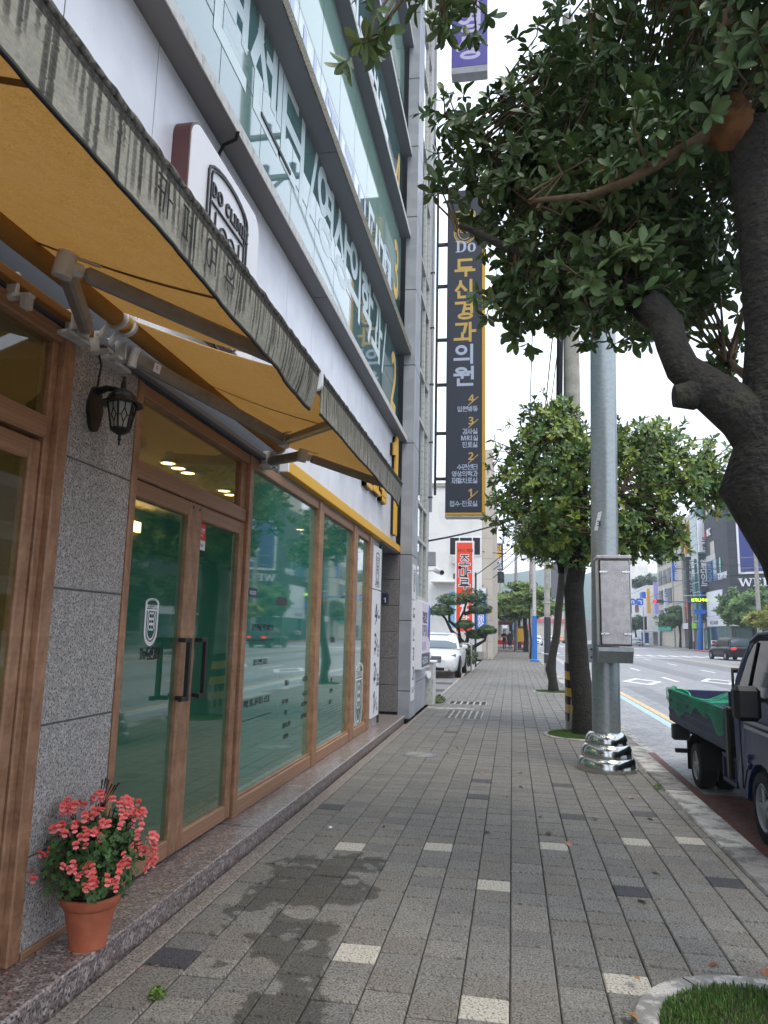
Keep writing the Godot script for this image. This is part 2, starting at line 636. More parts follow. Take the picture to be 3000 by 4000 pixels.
func wood_tex() -> ImageTexture:
	var f := FastNoiseLite.new()
	f.seed = 21
	f.frequency = 0.03
	var im := Image.create(512, 512, false, Image.FORMAT_RGB8)
	for y in 512:
		for x in 512:
			# rings seen along the board: the pattern is long in y; it wraps in both directions
			var a := TAU * x / 512.0
			var b := TAU * y / 512.0
			var v := f.get_noise_3d(cos(a) * 90.0, sin(a) * 90.0 + cos(b) * 9.0, sin(b) * 9.0)
			var g := f.get_noise_3d(cos(a) * 600.0 + 40.0, sin(a) * 600.0, sin(b) * 20.0 + cos(b) * 14.0)
			var t := clampf(0.5 + v * 0.6 + g * 0.35, 0.0, 1.0)
			im.set_pixel(x, y, Color(0.46, 0.325, 0.235).lerp(Color(0.66, 0.51, 0.39), t))
	return ImageTexture.create_from_image(im)

# faded canvas that rain has streaked with dirt from the seam down
func valance_tex() -> ImageTexture:
	var w := 1024
	var h := 128
	var im := Image.create(w, h, false, Image.FORMAT_RGB8)
	var r := RandomNumberGenerator.new()
	r.seed = 77
	var f := FastNoiseLite.new()
	f.frequency = 0.05
	f.fractal_octaves = 4
	var streak := PackedFloat32Array()
	var reach := PackedFloat32Array()
	streak.resize(w)
	reach.resize(w)
	var x := 0
	while x < w:
		var wide := r.randi_range(2, 6)
		var s := r.randf_range(0.35, 1.0)
		var l := r.randf_range(0.45, 1.35)
		for k in wide:
			if x + k < w:
				streak[x + k] = s * (1.0 - 0.5 * absf(k - wide * 0.5) / wide)
				reach[x + k] = l
		x += wide + r.randi_range(1, 6)
	for yy in h:
		for xx in w:
			var v := float(yy) / h
			var n := f.get_noise_2d(xx, yy) * 0.5 + 0.5
			var n2 := f.get_noise_2d(xx * 4.0 + 300, yy * 3.0) * 0.5 + 0.5
			var sx := clampi(xx + int(f.get_noise_2d(xx * 0.6, yy * 1.1) * 2.5), 0, w - 1)
			var c := Color(0.66, 0.645, 0.58).lerp(Color(0.53, 0.52, 0.48), n * 0.9)
			c = c.lerp(Color(0.40, 0.385, 0.33), clampf(n2 * 1.4 - 0.6, 0, 1) * 0.7)
			c = c.lerp(Color(0.13, 0.125, 0.11), streak[sx] * clampf((reach[sx] - v) * 4.0, 0, 1) * (0.6 + 0.5 * n2))
			if v < 0.12:
				c = c.lerp(Color(0.14, 0.13, 0.12), clampf(0.4 + n2 * 0.7, 0, 1))
			if v > 0.94:
				c = c.lerp(Color(0.2, 0.18, 0.15), 0.8)
			im.set_pixel(xx, yy, c)
	return ImageTexture.create_from_image(im)

func materials() -> void:
	var n_fine := noise_img(512, 0.16, FastNoiseLite.TYPE_SIMPLEX_SMOOTH, 1, 2)
	var n_fine2 := noise_img(512, 0.11, FastNoiseLite.TYPE_SIMPLEX_SMOOTH, 2, 2)
	var n_mid := noise_img(512, 0.03, FastNoiseLite.TYPE_SIMPLEX_SMOOTH, 3, 4)
	var n_big := noise_img(512, 0.008, FastNoiseLite.TYPE_SIMPLEX_SMOOTH, 4, 4)
	var n_cell := noise_img(512, 0.09, FastNoiseLite.TYPE_CELLULAR, 6, 1)
	var n_cell2 := noise_img(512, 0.2, FastNoiseLite.TYPE_CELLULAR, 8, 1)
	var t_fine := ImageTexture.create_from_image(n_fine)
	var t_mid := ImageTexture.create_from_image(n_mid)
	# paving: exposed grit in a grey mix
	var pave := blend_tex(512, Color(0.43, 0.427, 0.418), [[n_mid, 0.3, 0.7, Color(0.385, 0.38, 0.37), 0.8], [n_big, 0.48, 0.7, Color(0.36, 0.355, 0.345), 0.6], [n_cell2, 0.1, 0.5, Color(0.54, 0.525, 0.5), 0.5], [n_fine, 0.55, 0.75, Color(0.66, 0.64, 0.61), 0.65], [n_fine2, 0.58, 0.78, Color(0.22, 0.22, 0.21), 0.8]])
	var stain := stain_tex()
	for v in [["paver", Color(1, 1, 1)], ["paver_warm", Color(0.99, 0.975, 0.955)], ["paver_cool", Color(0.94, 0.94, 0.95)], ["paver_pale", Color(1.05, 1.045, 1.03)]]:
		var m := mat(v[0], v[1], 0.85)
		m.albedo_texture = pave
		m.uv1_scale = Vector3(1.15, 1.15, 1.15)
		m.detail_enabled = true
		m.detail_albedo = stain
		m.detail_blend_mode = BaseMaterial3D.BLEND_MODE_MUL
		m.detail_uv_layer = BaseMaterial3D.DETAIL_UV_2
		m.heightmap_enabled = true
		m.heightmap_texture = t_fine
		m.heightmap_scale = 0.12
	var white_pave := blend_tex(512, Color(0.76, 0.74, 0.69), [[n_cell2, 0.1, 0.5, Color(0.66, 0.64, 0.6), 0.6], [n_fine, 0.6, 0.9, Color(0.87, 0.86, 0.82), 0.7], [n_fine2, 0.6, 0.8, Color(0.33, 0.32, 0.29), 0.8]])
	for v in [["paver_white", white_pave, Color(1, 1, 1)], ["paver_dark", pave, Color(0.6, 0.6, 0.67)]]:
		var m: StandardMaterial3D = M["paver"].duplicate()
		m.albedo_texture = v[1]
		m.albedo_color = v[2]
		m.resource_name = v[0]
		M[v[0]] = m
	tmat("joint_sand", blend_tex(256, Color(0.2, 0.19, 0.17), [[n_mid, 0.4, 0.7, Color(0.13, 0.14, 0.1), 0.8]]), 0.5, 0.95)
	# far paving joined in one mesh: same grit, with lighter and darker blocks by vertex colour
	var mf := mat("paver_far", Color.WHITE, 0.85)
	mf.albedo_texture = pave
	mf.uv1_triplanar = true
	mf.uv1_world_triplanar = true
	mf.uv1_scale = Vector3.ONE * 1.15
	mf.vertex_color_use_as_albedo = true
	# granite
	var gran := blend_tex(512, Color(0.66, 0.645, 0.625), [[n_cell, 0.05, 0.5, Color(0.56, 0.55, 0.54), 0.8], [n_cell2, 0.6, 0.9, Color(0.75, 0.73, 0.71), 0.7], [n_fine, 0.58, 0.72, Color(0.3, 0.3, 0.31), 0.9], [n_fine2, 0.62, 0.8, Color(0.72, 0.63, 0.57), 0.5]])
	tmat("granite", gran, 1.15, 0.75, t_fine, 0.06)
	tinted("granite_grey", "granite", Color(0.78, 0.78, 0.8))
	var step := blend_tex(512, Color(0.6, 0.55, 0.53), [[n_cell, 0.05, 0.5, Color(0.46, 0.41, 0.4), 0.9], [n_cell2, 0.6, 0.9, Color(0.75, 0.72, 0.69), 0.7], [n_fine, 0.58, 0.74, Color(0.2, 0.19, 0.2), 0.9]])
	tmat("granite_step", step, 1.5, 0.28)
	tmat("stone_border", gran, 1.3, 0.85, t_fine, 0.1)
	M["stone_border"].albedo_color = Color(0.86, 0.83, 0.8)
	var kerb := blend_tex(512, Color(0.7, 0.69, 0.67), [[n_big, 0.35, 0.62, Color(0.47, 0.465, 0.46), 0.9], [n_mid, 0.5, 0.75, Color(0.78, 0.77, 0.75), 0.6], [n_fine, 0.6, 0.8, Color(0.38, 0.37, 0.36), 0.5]])
	tmat("kerb_stone", kerb, 1.3, 0.8, t_fine, 0.1)
	tmat("concrete", blend_tex(256, Color(0.66, 0.65, 0.62), [[noise_img(256, 0.02, 3, 12, 4), 0.35, 0.7, Color(0.55, 0.54, 0.51), 0.8], [noise_img(256, 0.2, 3, 13, 1), 0.6, 0.9, Color(0.45, 0.44, 0.42), 0.5]]), 1.5, 0.9)
	tinted("concrete_dark", "concrete", Color(0.42, 0.42, 0.43))
	# the road
	var asph := blend_tex(512, Color(0.53, 0.535, 0.55), [[n_big, 0.3, 0.7, Color(0.59, 0.595, 0.605), 0.8], [n_mid, 0.45, 0.75, Color(0.4, 0.4, 0.41), 0.5], [n_fine, 0.55, 0.8, Color(0.58, 0.58, 0.59), 0.4], [n_fine2, 0.6, 0.8, Color(0.3, 0.3, 0.31), 0.5]])
	tmat("asphalt", asph, 5.0, 0.62)
	tinted("asphalt_dark", "asphalt", Color(0.86, 0.86, 0.86))
	tmat("red_paint", blend_tex(256, Color(0.42, 0.23, 0.2), [[noise_img(256, 0.05, 3, 14, 3), 0.48, 0.6, Color(0.36, 0.33, 0.32), 0.9]]), 1.0, 0.8)
	var worn := noise_img(256, 0.06, 3, 15, 4)
	tmat("white_paint", blend_tex(256, Color(0.88, 0.88, 0.87), [[worn, 0.58, 0.75, Color(0.6, 0.6, 0.6), 0.7]]), 1.2, 0.6)
	tmat("yellow_paint", blend_tex(256, Color(0.85, 0.72, 0.5), [[worn, 0.5, 0.7, Color(0.62, 0.58, 0.5), 0.8]]), 1.2, 0.6)
	tmat("blue_paint", blend_tex(256, Color(0.66, 0.76, 0.82), [[worn, 0.5, 0.7, Color(0.55, 0.6, 0.64), 0.8]]), 1.2, 0.6)
	# wood of the shop front; long grain runs up, or along the street
	var wt := wood_tex()
	tmat("wood_up", wt, 0.5, 0.5)
	M["wood_up"].uv1_scale = Vector3(8, 0.3, 8)
	tmat("wood_along", wt, 0.5, 0.5)
	M["wood_along"].uv1_triplanar = true
	M["wood_along"].uv1_scale = Vector3(8, 8, 0.3)
	var wa := wt.get_image()
	wa.rotate_90(CLOCKWISE)
	M["wood_along"].albedo_texture = ImageTexture.create_from_image(wa)
	# panes
	pane_mat("glass_green", Color(0.17, 0.52, 0.45), 0.74, 1.0, 0.03, 1.0)
	pane_mat("glass_door", Color(0.14, 0.42, 0.33), 0.6, 1.0, 0.03, 1.0)
	pane_mat("glass_clear", Color(0.5, 0.43, 0.2), 0.35, 1.0, 0.03, 1.0)
	pane_mat("glass_upper", Color(0.42, 0.63, 0.62), 0.6, 1.0, 0.03, 1.0)
	mat("glass_spandrel", Color(0.52, 0.64, 0.6), 0.05, 0.0, 0.8)
	pane_mat("glass_far", Color(0.2, 0.3, 0.32), 0.6, 0.7)
	mat("glass_dark", Color(0.05, 0.065, 0.08), 0.06, 0.0, 0.6)
	mat("glass_car", Color(0.3, 0.36, 0.4), 0.08, 0.0, 0.8)
	# cladding and metal
	tmat("white_panel", blend_tex(256, Color(0.86, 0.87, 0.9), [[noise_img(256, 0.012, 3, 16, 3), 0.4, 0.8, Color(0.8, 0.81, 0.85), 0.8], [noise_img(256, 0.15, 3, 17, 2), 0.84, 0.95, Color(0.6, 0.6, 0.6), 0.35]]), 1.4, 0.3)
	mat("sealant", Color(0.33, 0.33, 0.34), 0.9)
	tmat("alu_grey", blend_tex(256, Color(0.62, 0.635, 0.66), [[noise_img(256, 0.015, 3, 18, 3), 0.4, 0.7, Color(0.57, 0.585, 0.61), 0.8]]), 1.6, 0.45)
	mat("alu_dark", Color(0.45, 0.46, 0.49), 0.5)
	tmat("alu_light", blend_tex(256, Color(0.74, 0.74, 0.73), [[worn, 0.5, 0.8, Color(0.55, 0.54, 0.5), 0.6]]), 0.9, 0.5)
	tmat("grimy_edge", blend_tex(256, Color(0.58, 0.56, 0.5), [[noise_img(256, 0.12, 3, 19, 3), 0.45, 0.6, Color(0.24, 0.22, 0.19), 0.85]]), 0.5, 0.9)
	mat("black_metal", Color(0.08, 0.078, 0.078), 0.45)
	mat("black_rubber", Color(0.09, 0.09, 0.095), 0.85)
	mat("frame_dark", Color(0.2, 0.21, 0.23), 0.5)
	tmat("white_paintwork", blend_tex(256, Color(0.86, 0.86, 0.85), [[noise_img(256, 0.01, 3, 31, 3), 0.4, 0.8, Color(0.8, 0.795, 0.78), 0.7], [noise_img(256, 0.1, 3, 32, 3), 0.7, 0.9, Color(0.7, 0.69, 0.66), 0.25]]), 3.0, 0.8)
	tinted("beige_wall", "white_paintwork", Color(0.86, 0.82, 0.77))
	tinted("grey_wall", "white_paintwork", Color(0.62, 0.62, 0.63))
	tinted("dark_wall", "white_paintwork", Color(0.3, 0.31, 0.34))
	var galv := blend_tex(512, Color(0.6, 0.63, 0.64), [[n_cell, 0.1, 0.7, Color(0.66, 0.69, 0.7), 0.35], [n_mid, 0.4, 0.8, Color(0.54, 0.57, 0.58), 0.7], [n_fine, 0.72, 0.85, Color(0.74, 0.76, 0.76), 0.5]])
	tmat("galvanised", galv, 0.9, 0.33)
	M["galvanised"].metallic = 0.6
	var brush := blend_tex(256, Color(0.72, 0.7, 0.7), [[noise_img(256, 0.03, 3, 20, 3), 0.3, 0.7, Color(0.63, 0.61, 0.62), 0.7], [noise_img(256, 0.25, 3, 22, 2), 0.62, 0.8, Color(0.4, 0.39, 0.39), 0.5]])
	tmat("stainless", brush, 0.7, 0.3)
	M["stainless"].metallic = 0.75
	mat("polished", Color(0.74, 0.75, 0.74), 0.16, 1.0)
	mat("chrome", Color(0.75, 0.76, 0.78), 0.1, 1.0)
	# canvas of the awnings
	tmat("canvas", blend_tex(512, Color(0.92, 0.83, 0.63), [[n_mid, 0.35, 0.7, Color(0.88, 0.785, 0.58), 0.7], [n_fine, 0.5, 0.75, Color(0.79, 0.69, 0.49), 0.6], [n_big, 0.5, 0.8, Color(0.9, 0.81, 0.64), 0.5]]), 0.9, 0.9)
	M["canvas"].backlight_enabled = true
	M["canvas"].backlight = Color(0.95, 0.93, 0.9)
	tmat("canvas_hem", blend_tex(128, Color(0.55, 0.38, 0.15), []), 1.0, 0.9)
	var vm := mat("valance", Color.WHITE, 0.95)
	vm.albedo_texture = valance_tex()
	tmat("moss_bar", blend_tex(256, Color(0.42, 0.4, 0.37), [[noise_img(256, 0.08, 3, 23, 4), 0.42, 0.6, Color(0.15, 0.145, 0.13), 0.9]]), 0.4, 0.9, t_mid, 0.3)
	tmat("arm_grey", blend_tex(256, Color(0.52, 0.5, 0.48), [[noise_img(256, 0.03, 3, 24, 3), 0.5, 0.8, Color(0.43, 0.41, 0.38), 0.7]]), 0.5, 0.5)
	tmat("roller_canvas", blend_tex(256, Color(0.6, 0.44, 0.2), [[noise_img(256, 0.2, 3, 25, 2), 0.4, 0.8, Color(0.5, 0.36, 0.16), 0.7]]), 0.4, 0.9)
	# signs
	mat("sign_yellow", Color(0.87, 0.66, 0.15), 0.5)
	mat("sign_white", Color(0.88, 0.88, 0.9), 0.35)
	mat("sign_navy", Color(0.2, 0.24, 0.33), 0.4)
	mat("sign_dark", Color(0.19, 0.215, 0.27), 0.45)
	mat("sign_purple", Color(0.3, 0.28, 0.62), 0.45)
	mat("sign_blue", Color(0.1, 0.38, 0.75), 0.45)
	mat("sign_orange", Color(0.9, 0.28, 0.13), 0.5)
	mat("sign_green", Color(0.08, 0.6, 0.5), 0.5)
	mat("sign_red", Color(0.8, 0.13, 0.13), 0.4)
	mat("maroon", Color(0.3, 0.165, 0.165), 0.4)
	mat("ink_black", Color(0.07, 0.07, 0.085), 0.5)
	mat("ink_grey", Color(0.3, 0.31, 0.34), 0.5)
	mat("ink_gold", Color(0.82, 0.68, 0.36), 0.5)
	mat("ink_pale", Color(0.72, 0.76, 0.85), 0.5)
	mat("ink_lilac", Color(0.74, 0.72, 0.86), 0.5)
	mat("film_white", Color(0.8, 0.86, 0.87), 0.4)
	# plants
	var lm := mat("leaf", Color(0.2, 0.3, 0.12), 0.38, 0.0, 0.45)
	lm.vertex_color_use_as_albedo = true
	lm.albedo_color = Color.WHITE
	lm.backlight_enabled = true
	lm.backlight = Color(0.34, 0.42, 0.2)
	var lf := mat("leaf_far", Color.WHITE, 0.6)
	lf.vertex_color_use_as_albedo = true
	lf.backlight_enabled = true
	lf.backlight = Color(0.3, 0.36, 0.18)
	var bark := blend_tex(512, Color(0.16, 0.145, 0.135), [[n_mid, 0.4, 0.65, Color(0.095, 0.09, 0.085), 0.9], [n_cell2, 0.55, 0.9, Color(0.2, 0.185, 0.17), 0.5], [n_fine, 0.68, 0.82, Color(0.36, 0.34, 0.31), 0.6], [n_big, 0.55, 0.8, Color(0.24, 0.25, 0.18), 0.5]])
	tmat("bark", bark, 0.7, 0.9, t_mid, 1.6)
	tmat("branch", blend_tex(256, Color(0.4, 0.33, 0.24), [[noise_img(256, 0.05, 3, 26, 3), 0.4, 0.7, Color(0.3, 0.25, 0.18), 0.8]]), 0.4, 0.85)
	tmat("cut_wood", blend_tex(256, Color(0.5, 0.34, 0.2), [[noise_img(256, 0.02, 3, 27, 4), 0.4, 0.7, Color(0.33, 0.22, 0.14), 0.7]]), 0.3, 0.9)
	tmat("terracotta", blend_tex(256, Color(0.62, 0.33, 0.22), [[noise_img(256, 0.02, 3, 28, 4), 0.4, 0.75, Color(0.68, 0.4, 0.29), 0.8], [noise_img(256, 0.2, 3, 29, 2), 0.65, 0.85, Color(0.52, 0.28, 0.2), 0.6]]), 0.4, 0.85)
	var pm := mat("petal", Color.WHITE, 0.6)
	pm.vertex_color_use_as_albedo = true
	pm.backlight_enabled = true
	pm.backlight = Color(0.5, 0.3, 0.3)
	tmat("soil", blend_tex(128, Color(0.2, 0.17, 0.12), []), 1.0, 0.95)
	# vehicles and people
	mat("car_white", Color(0.84, 0.85, 0.86), 0.2, 0.0, 0.7)
	M["car_white"].clearcoat_enabled = true
	M["car_white"].clearcoat = 0.6
	tmat("truck_blue", blend_tex(256, Color(0.1, 0.18, 0.36), [[noise_img(256, 0.015, 3, 30, 4), 0.45, 0.75, Color(0.12, 0.2, 0.34), 0.7], [noise_img(256, 0.12, 3, 33, 3), 0.66, 0.8, Color(0.27, 0.27, 0.28), 0.45]]), 0.9, 0.32)
	tmat("truck_grey", blend_tex(256, Color(0.12, 0.18, 0.31), [[noise_img(256, 0.03, 3, 34, 4), 0.5, 0.75, Color(0.19, 0.23, 0.3), 0.7]]), 0.7, 0.6)
	mat("net_green", Color(0.05, 0.64, 0.46), 0.6)
	M["net_green"].backlight_enabled = true
	M["net_green"].backlight = Color(0.2, 0.35, 0.28)
	mat("cloth_black", Color(0.1, 0.1, 0.115), 0.9)
	mat("cloth_navy", Color(0.14, 0.15, 0.2), 0.9)
	mat("skin", Color(0.72, 0.53, 0.44), 0.6)
	mat("hair_black", Color(0.08, 0.075, 0.075), 0.7)
	tmat("hill_green", blend_tex(256, Color(0.24, 0.34, 0.24), [[noise_img(256, 0.06, 3, 35, 4), 0.4, 0.7, Color(0.16, 0.26, 0.18), 0.9]]), 60.0, 0.95)
	for c in [["red", Color(0.72, 0.14, 0.12)], ["orange", Color(0.85, 0.5, 0.12)], ["silver", Color(0.6, 0.62, 0.64)], ["black_car", Color(0.06, 0.065, 0.075)], ["post_blue", Color(0.14, 0.42, 0.72)], ["hazard_yellow", Color(0.78, 0.6, 0.13)]]:
		mat(c[0], c[1], 0.35)
	for e in [["lamp_warm", Color(1.0, 0.83, 0.5), 5.0], ["signal_red", Color(1.0, 0.12, 0.08), 3.0], ["led_text", Color(0.75, 1.0, 0.15), 1.6], ["tail_red", Color(1.0, 0.1, 0.08), 1.2]]:
		var m := mat(e[0], Color(0.1, 0.1, 0.1), 0.5)
		m.emission_enabled = true
		m.emission = e[1]
		m.emission_energy_multiplier = e[2]

# ---------------------------------------------------------------- the scene
func _ready() -> void:
	rng.seed = 11
	camera_and_light()
	materials()
	ground()
	clinic()
	awnings()
	clinic_signs()
	street_left()
	poles_near()
	trees_near()
	truck()
	small_things()
	far_street()
	stand_on_bases()

func camera_and_light() -> void:
	var cam := Camera3D.new()
	cam.name = "camera"
	cam.fov = 70.13
	cam.near = 0.05
	cam.far = 3000.0
	add_child(cam)
	# turned a little left of the street, tipped up by nine degrees and rolled by one
	cam.transform = Transform3D(Basis(Vector3(0.985, 0.022, -0.171), Vector3(0.006, 0.987, 0.162), Vector3(0.172, -0.161, 0.972)).orthonormalized(), Vector3(0, 1.5, 0))
	cam.current = true
	var env := Environment.new()
	env.background_mode = Environment.BG_SKY
	var sky := Sky.new()
	var sm := ProceduralSkyMaterial.new()
	sm.sky_top_color = Color(0.83, 0.87, 0.93)
	sm.sky_horizon_color = Color(0.96, 0.97, 1.0)
	sm.sky_curve = 0.12
	sm.ground_bottom_color = Color(0.35, 0.35, 0.36)
	sm.ground_horizon_color = Color(0.75, 0.76, 0.78)
	sm.sun_angle_max = 1.0
	# thin cloud of an overcast sky
	var cl := FastNoiseLite.new()
	cl.frequency = 0.006
	cl.fractal_octaves = 4
	var nt := NoiseTexture2D.new()
	nt.width = 512
	nt.height = 256
	nt.seamless = true
	nt.noise = cl
	var gr := Gradient.new()
	gr.colors = PackedColorArray([Color(0.05, 0.05, 0.05, 0.0), Color(0.12, 0.12, 0.11, 1.0)])
	nt.color_ramp = gr
	sm.sky_cover = nt
	sm.sky_cover_modulate = Color(1, 1, 1, 0.5)
	sm.energy_multiplier = 1.0
	sky.sky_material = sm
	env.sky = sky
	env.background_energy_multiplier = 1.0
	env.tonemap_mode = Environment.TONE_MAPPER_LINEAR
	env.tonemap_exposure = 2.5
	env.fog_enabled = true
	env.fog_density = 0.0009
	env.fog_light_color = Color(0.86, 0.91, 0.97)
	env.sdfgi_enabled = true
	env.ssao_enabled = true
	env.ssil_enabled = true
	var we := WorldEnvironment.new()
	we.name = "world_environment"
	we.environment = env
	add_child(we)
	var sun := DirectionalLight3D.new()
	sun.name = "sun"
	sun.light_energy = 0.3
	sun.light_angular_distance = 24.0
	sun.light_color = Color(1.0, 0.97, 0.93)
	sun.shadow_enabled = true
	sun.rotation_degrees = Vector3(-62, 35, 0)
	add_child(sun)

# every thing's own point moves to the middle of its foot
func stand_on_bases() -> void:
	for o in get_children():
		if not (o is Node3D) or o is MeshInstance3D or o.get_child_count() == 0 or o.position != Vector3.ZERO or o is Light3D:
			continue
		var bb := AABB()
		var first := true
		for c in o.find_children("*", "MeshInstance3D", true, false):
			var t := Transform3D()
			var q: Node3D = c
			while q != o:
				t = q.transform * t
				q = q.get_parent()
			var a: AABB = t * c.mesh.get_aabb()
			bb = a if first else bb.merge(a)
			first = false
		if first:
			continue
		var base := Vector3(bb.get_center().x, bb.position.y, bb.get_center().z)
		o.position = base
		for c in o.get_children():
			c.position -= base

func uv2_of(p: Vector3) -> Vector2:
	return Vector2(clampf((p.x + 1.7) / 3.2, 0.004, 0.996), clampf((p.z + 7.0) / 4.5, 0.004, 0.996))

# one paving block: chamfered top, slightly uneven
func paver_mesh(st: SurfaceTool, x0: float, x1: float, z0: float, z1: float, y: float, tx: float, tz: float, off: Vector2, full := true) -> void:
	var b := 0.006
	var cx := (x0 + x1) / 2
	var cz := (z0 + z1) / 2
	var top := []
	var low := []
	var bot := []
	for q in [[x0, z0, 1, 1], [x1, z0, -1, 1], [x1, z1, -1, -1], [x0, z1, 1, -1]]:
		var yy: float = y + (q[0] - cx) * tx + (q[1] - cz) * tz
		top.append(Vector3(q[0] + b * q[2], yy, q[1] + b * q[3]))
		low.append(Vector3(q[0], yy - b, q[1]))
		bot.append(Vector3(q[0], y - 0.05, q[1]))
	var put_quad := func(a: Vector3, bb: Vector3, c: Vector3, d: Vector3, n: Vector3):
		var g := (bb - a).cross(c - a)
		var order := [a, c, bb, a, d, c] if g.dot(n) > 0.0 else [a, bb, c, a, c, d]
		for v in order:
			st.set_normal(n)
			st.set_uv(Vector2(v.x + v.y, v.z + v.y) + off)
			st.set_uv2(uv2_of(v))
			st.add_vertex(v)
	put_quad.call(top[0], top[1], top[2], top[3], Vector3(-tx, 1, -tz).normalized())
	for i in 4:
		var j := (i + 1) % 4
		var n: Vector3 = ((top[i] + top[j]) * 0.5 - Vector3(cx, y, cz))
		n.y = 0
		n = n.normalized()
		put_quad.call(top[i], top[j], low[j], low[i], (n + Vector3.UP).normalized())
		if full:
			put_quad.call(low[i], low[j], bot[j], bot[i], n)

func flat(st: SurfaceTool, x0: float, x1: float, z0: float, z1: float, y: float) -> void:
	poly(st, [Vector3(x0, y, z0), Vector3(x1, y, z0), Vector3(x1, y, z1), Vector3(x0, y, z1)], Vector3.UP)

func ground() -> void:
	var st := mb()
	flat(st, -1500, 1500, -1500, 300, -0.2)
	struct("ground", st, M["concrete_dark"])
	var walk := group_part("sidewalk", self)
	walk.set_meta("kind", "structure")
	var r := RandomNumberGenerator.new()
	r.seed = 3
	st = mb()
	flat(st, -1.72, 1.48, -160, 3, -0.014)
	obj("joint_bed", st, M["joint_sand"], walk)
	# the blocks that are white or dark, by place
	var marks := {}
	for w in [[-1.15, -5.31], [-0.53, -5.52], [-0.12, -6.41], [-1.14, -7.73], [-0.12, -4.71], [-0.73, -3.74], [-0.12, -3.23], [0.28, -5.63], [0.85, -5.96], [1.3, -6.12], [1.3, -7.55], [0.47, -3.65], [-1.23, -10.1], [-1.5, -11.2], [-1.47, -16.1], [-0.65, -16.8], [-0.34, -19.9], [0.5, -18.2], [0.1, -23.1], [-0.9, -24.5], [0.7, -25.8], [-0.3, -29.2], [0.4, -33.0]]:
		marks[Vector2(w[0], w[1])] = "paver_white"
	for w in [[-1.56, -6.5], [-0.32, -7.83], [-0.32, -7.11], [-1.55, -3.41], [0.47, -6.64], [1.03, -6.9], [0.48, -7.93], [0.67, -4.84], [1.23, -5.17], [-0.98, -11.43]]:
		marks[Vector2(w[0], w[1])] = "paver_dark"
	var far := mb()
	var kinds := ["paver", "paver", "paver_warm", "paver_cool", "paver_pale", "paver", "paver_warm"]
	for k in range(-8, 8):
		var x0 := -0.02 + 0.203 * k
		var x1 := minf(x0 + 0.203, 1.476)
		var z := 2.0 + r.randf() * 0.19
		while z > -120.0:
			var lng := 0.187
			var z1 := z - lng
			var look: String = kinds[r.randi() % kinds.size()]
			var c := Vector2((x0 + x1) / 2, z - lng / 2)
			for p in marks:
				if absf(p.x - c.x) < 0.1 and absf(p.y - c.y) < lng * 0.5:
					look = marks[p]
			var dy := r.randf_range(-0.0025, 0.0025)
			var g := 0.0026
			if z < -2.75 and z > -6.1:
				var s2 := mb()
				paver_mesh(s2, x0 + g, x1 - g, z1 + g * 1.5, z - g * 1.5, dy, r.randf_range(-0.012, 0.012), r.randf_range(-0.012, 0.012), Vector2(r.randf(), r.randf()))
				obj("paver", s2, M[look], walk)
			else:
				var tone := r.randf_range(0.86, 1.1)
				var col := Color(tone, tone * 0.99, tone * 0.978)
				if r.randf() < 0.012:
					look = "paver_white"
				if look == "paver_white":
					col = Color(2.7, 2.65, 2.5)
				elif look == "paver_dark":
					col = Color(0.45, 0.45, 0.52)
				elif look == "paver_cool":
					col = Color(0.85, 0.85, 0.87)
				far.set_color(col)
				paver_mesh(far, x0 + g, x1 - g, z1 + g * 1.6, z - g * 1.6, dy, r.randf_range(-0.01, 0.01), r.randf_range(-0.01, 0.01), Vector2.ZERO, z > -30.0)
			z = z1
	stuff_part("paver_field", far, M["paver_far"], walk)
	# pale border stones along the step and on past the building
	var zb := 1.2
	while zb > -40.0:
		var l := 0.48
		var s3 := mb()
		bx(s3, Vector3(-1.76 if zb > -12.0 else -1.72, -0.05, zb - l + 0.004), Vector3(-1.65, r.randf_range(0.0, 0.004), zb), 0.006)
		if zb < -2.5 and zb > -26.0:
			obj("border_stone", s3, M["stone_border"], walk)
		zb -= l
	# kerb
	var kerb := group_part("kerb", self)
	kerb.set_meta("kind", "structure")
	var zk := 2.0
	var n := 0
	var km := [M["kerb_stone"], tinted("kerb_dark", "kerb_stone", Color(0.72, 0.72, 0.73)), tinted("kerb_pale", "kerb_stone", Color(1.12, 1.12, 1.12))]
	while zk > -62.0:
		var l := 1.0
		var s4 := mb()
		bx(s4, Vector3(1.484, -0.2, zk - l + 0.006), Vector3(1.745, r.randf_range(-0.002, 0.004), zk), 0.014)
		var which := 0
		if zk < -8.4 and zk > -9.6:
			which = 2
		elif n % 3 == 1:
			which = 1
		obj("kerb_stone", s4, km[which], kerb)
		zk -= l
		n += 1
	st = mb()
	bx(st, Vector3(1.484, -0.2, -160), Vector3(1.745, 0.0, zk - 0.01))
	obj("kerb_run", st, M["kerb_stone"], kerb)
	# road
	st = mb()
	flat(st, 1.74, 22.6, -700, 60, -0.15)
	struct("road", st, M["asphalt"])
	var gut := group_part("gutter", self)
	gut.set_meta("kind", "structure")
	st = mb()
	flat(st, 1.745, 2.02, -160, 20, -0.146)
	obj("gutter_strip", st, M["kerb_stone"], gut)
	st = mb()
	flat(st, 1.79, 2.0, -11.4, -8.6, -0.142)
	flat(st, 1.77, 2.5, -8.6, -3.0, -0.142)
	obj("red_strip", st, M["red_paint"], gut)
	road_marks()
	# the sidewalk across the road
	var opp := group_part("far_sidewalk", self)
	opp.set_meta("kind", "structure")
	st = mb()
	bx(st, Vector3(22.6, -0.2, -88.5), Vector3(40, -0.02, 20))
	bx(st, Vector3(22.6, -0.2, -320), Vector3(40, -0.02, -93.5))
	obj("paving", st, M["concrete"], opp)
	st = mb()
	bx(st, Vector3(22.45, -0.2, -320), Vector3(22.6, 0.0, -99.0), 0.02)
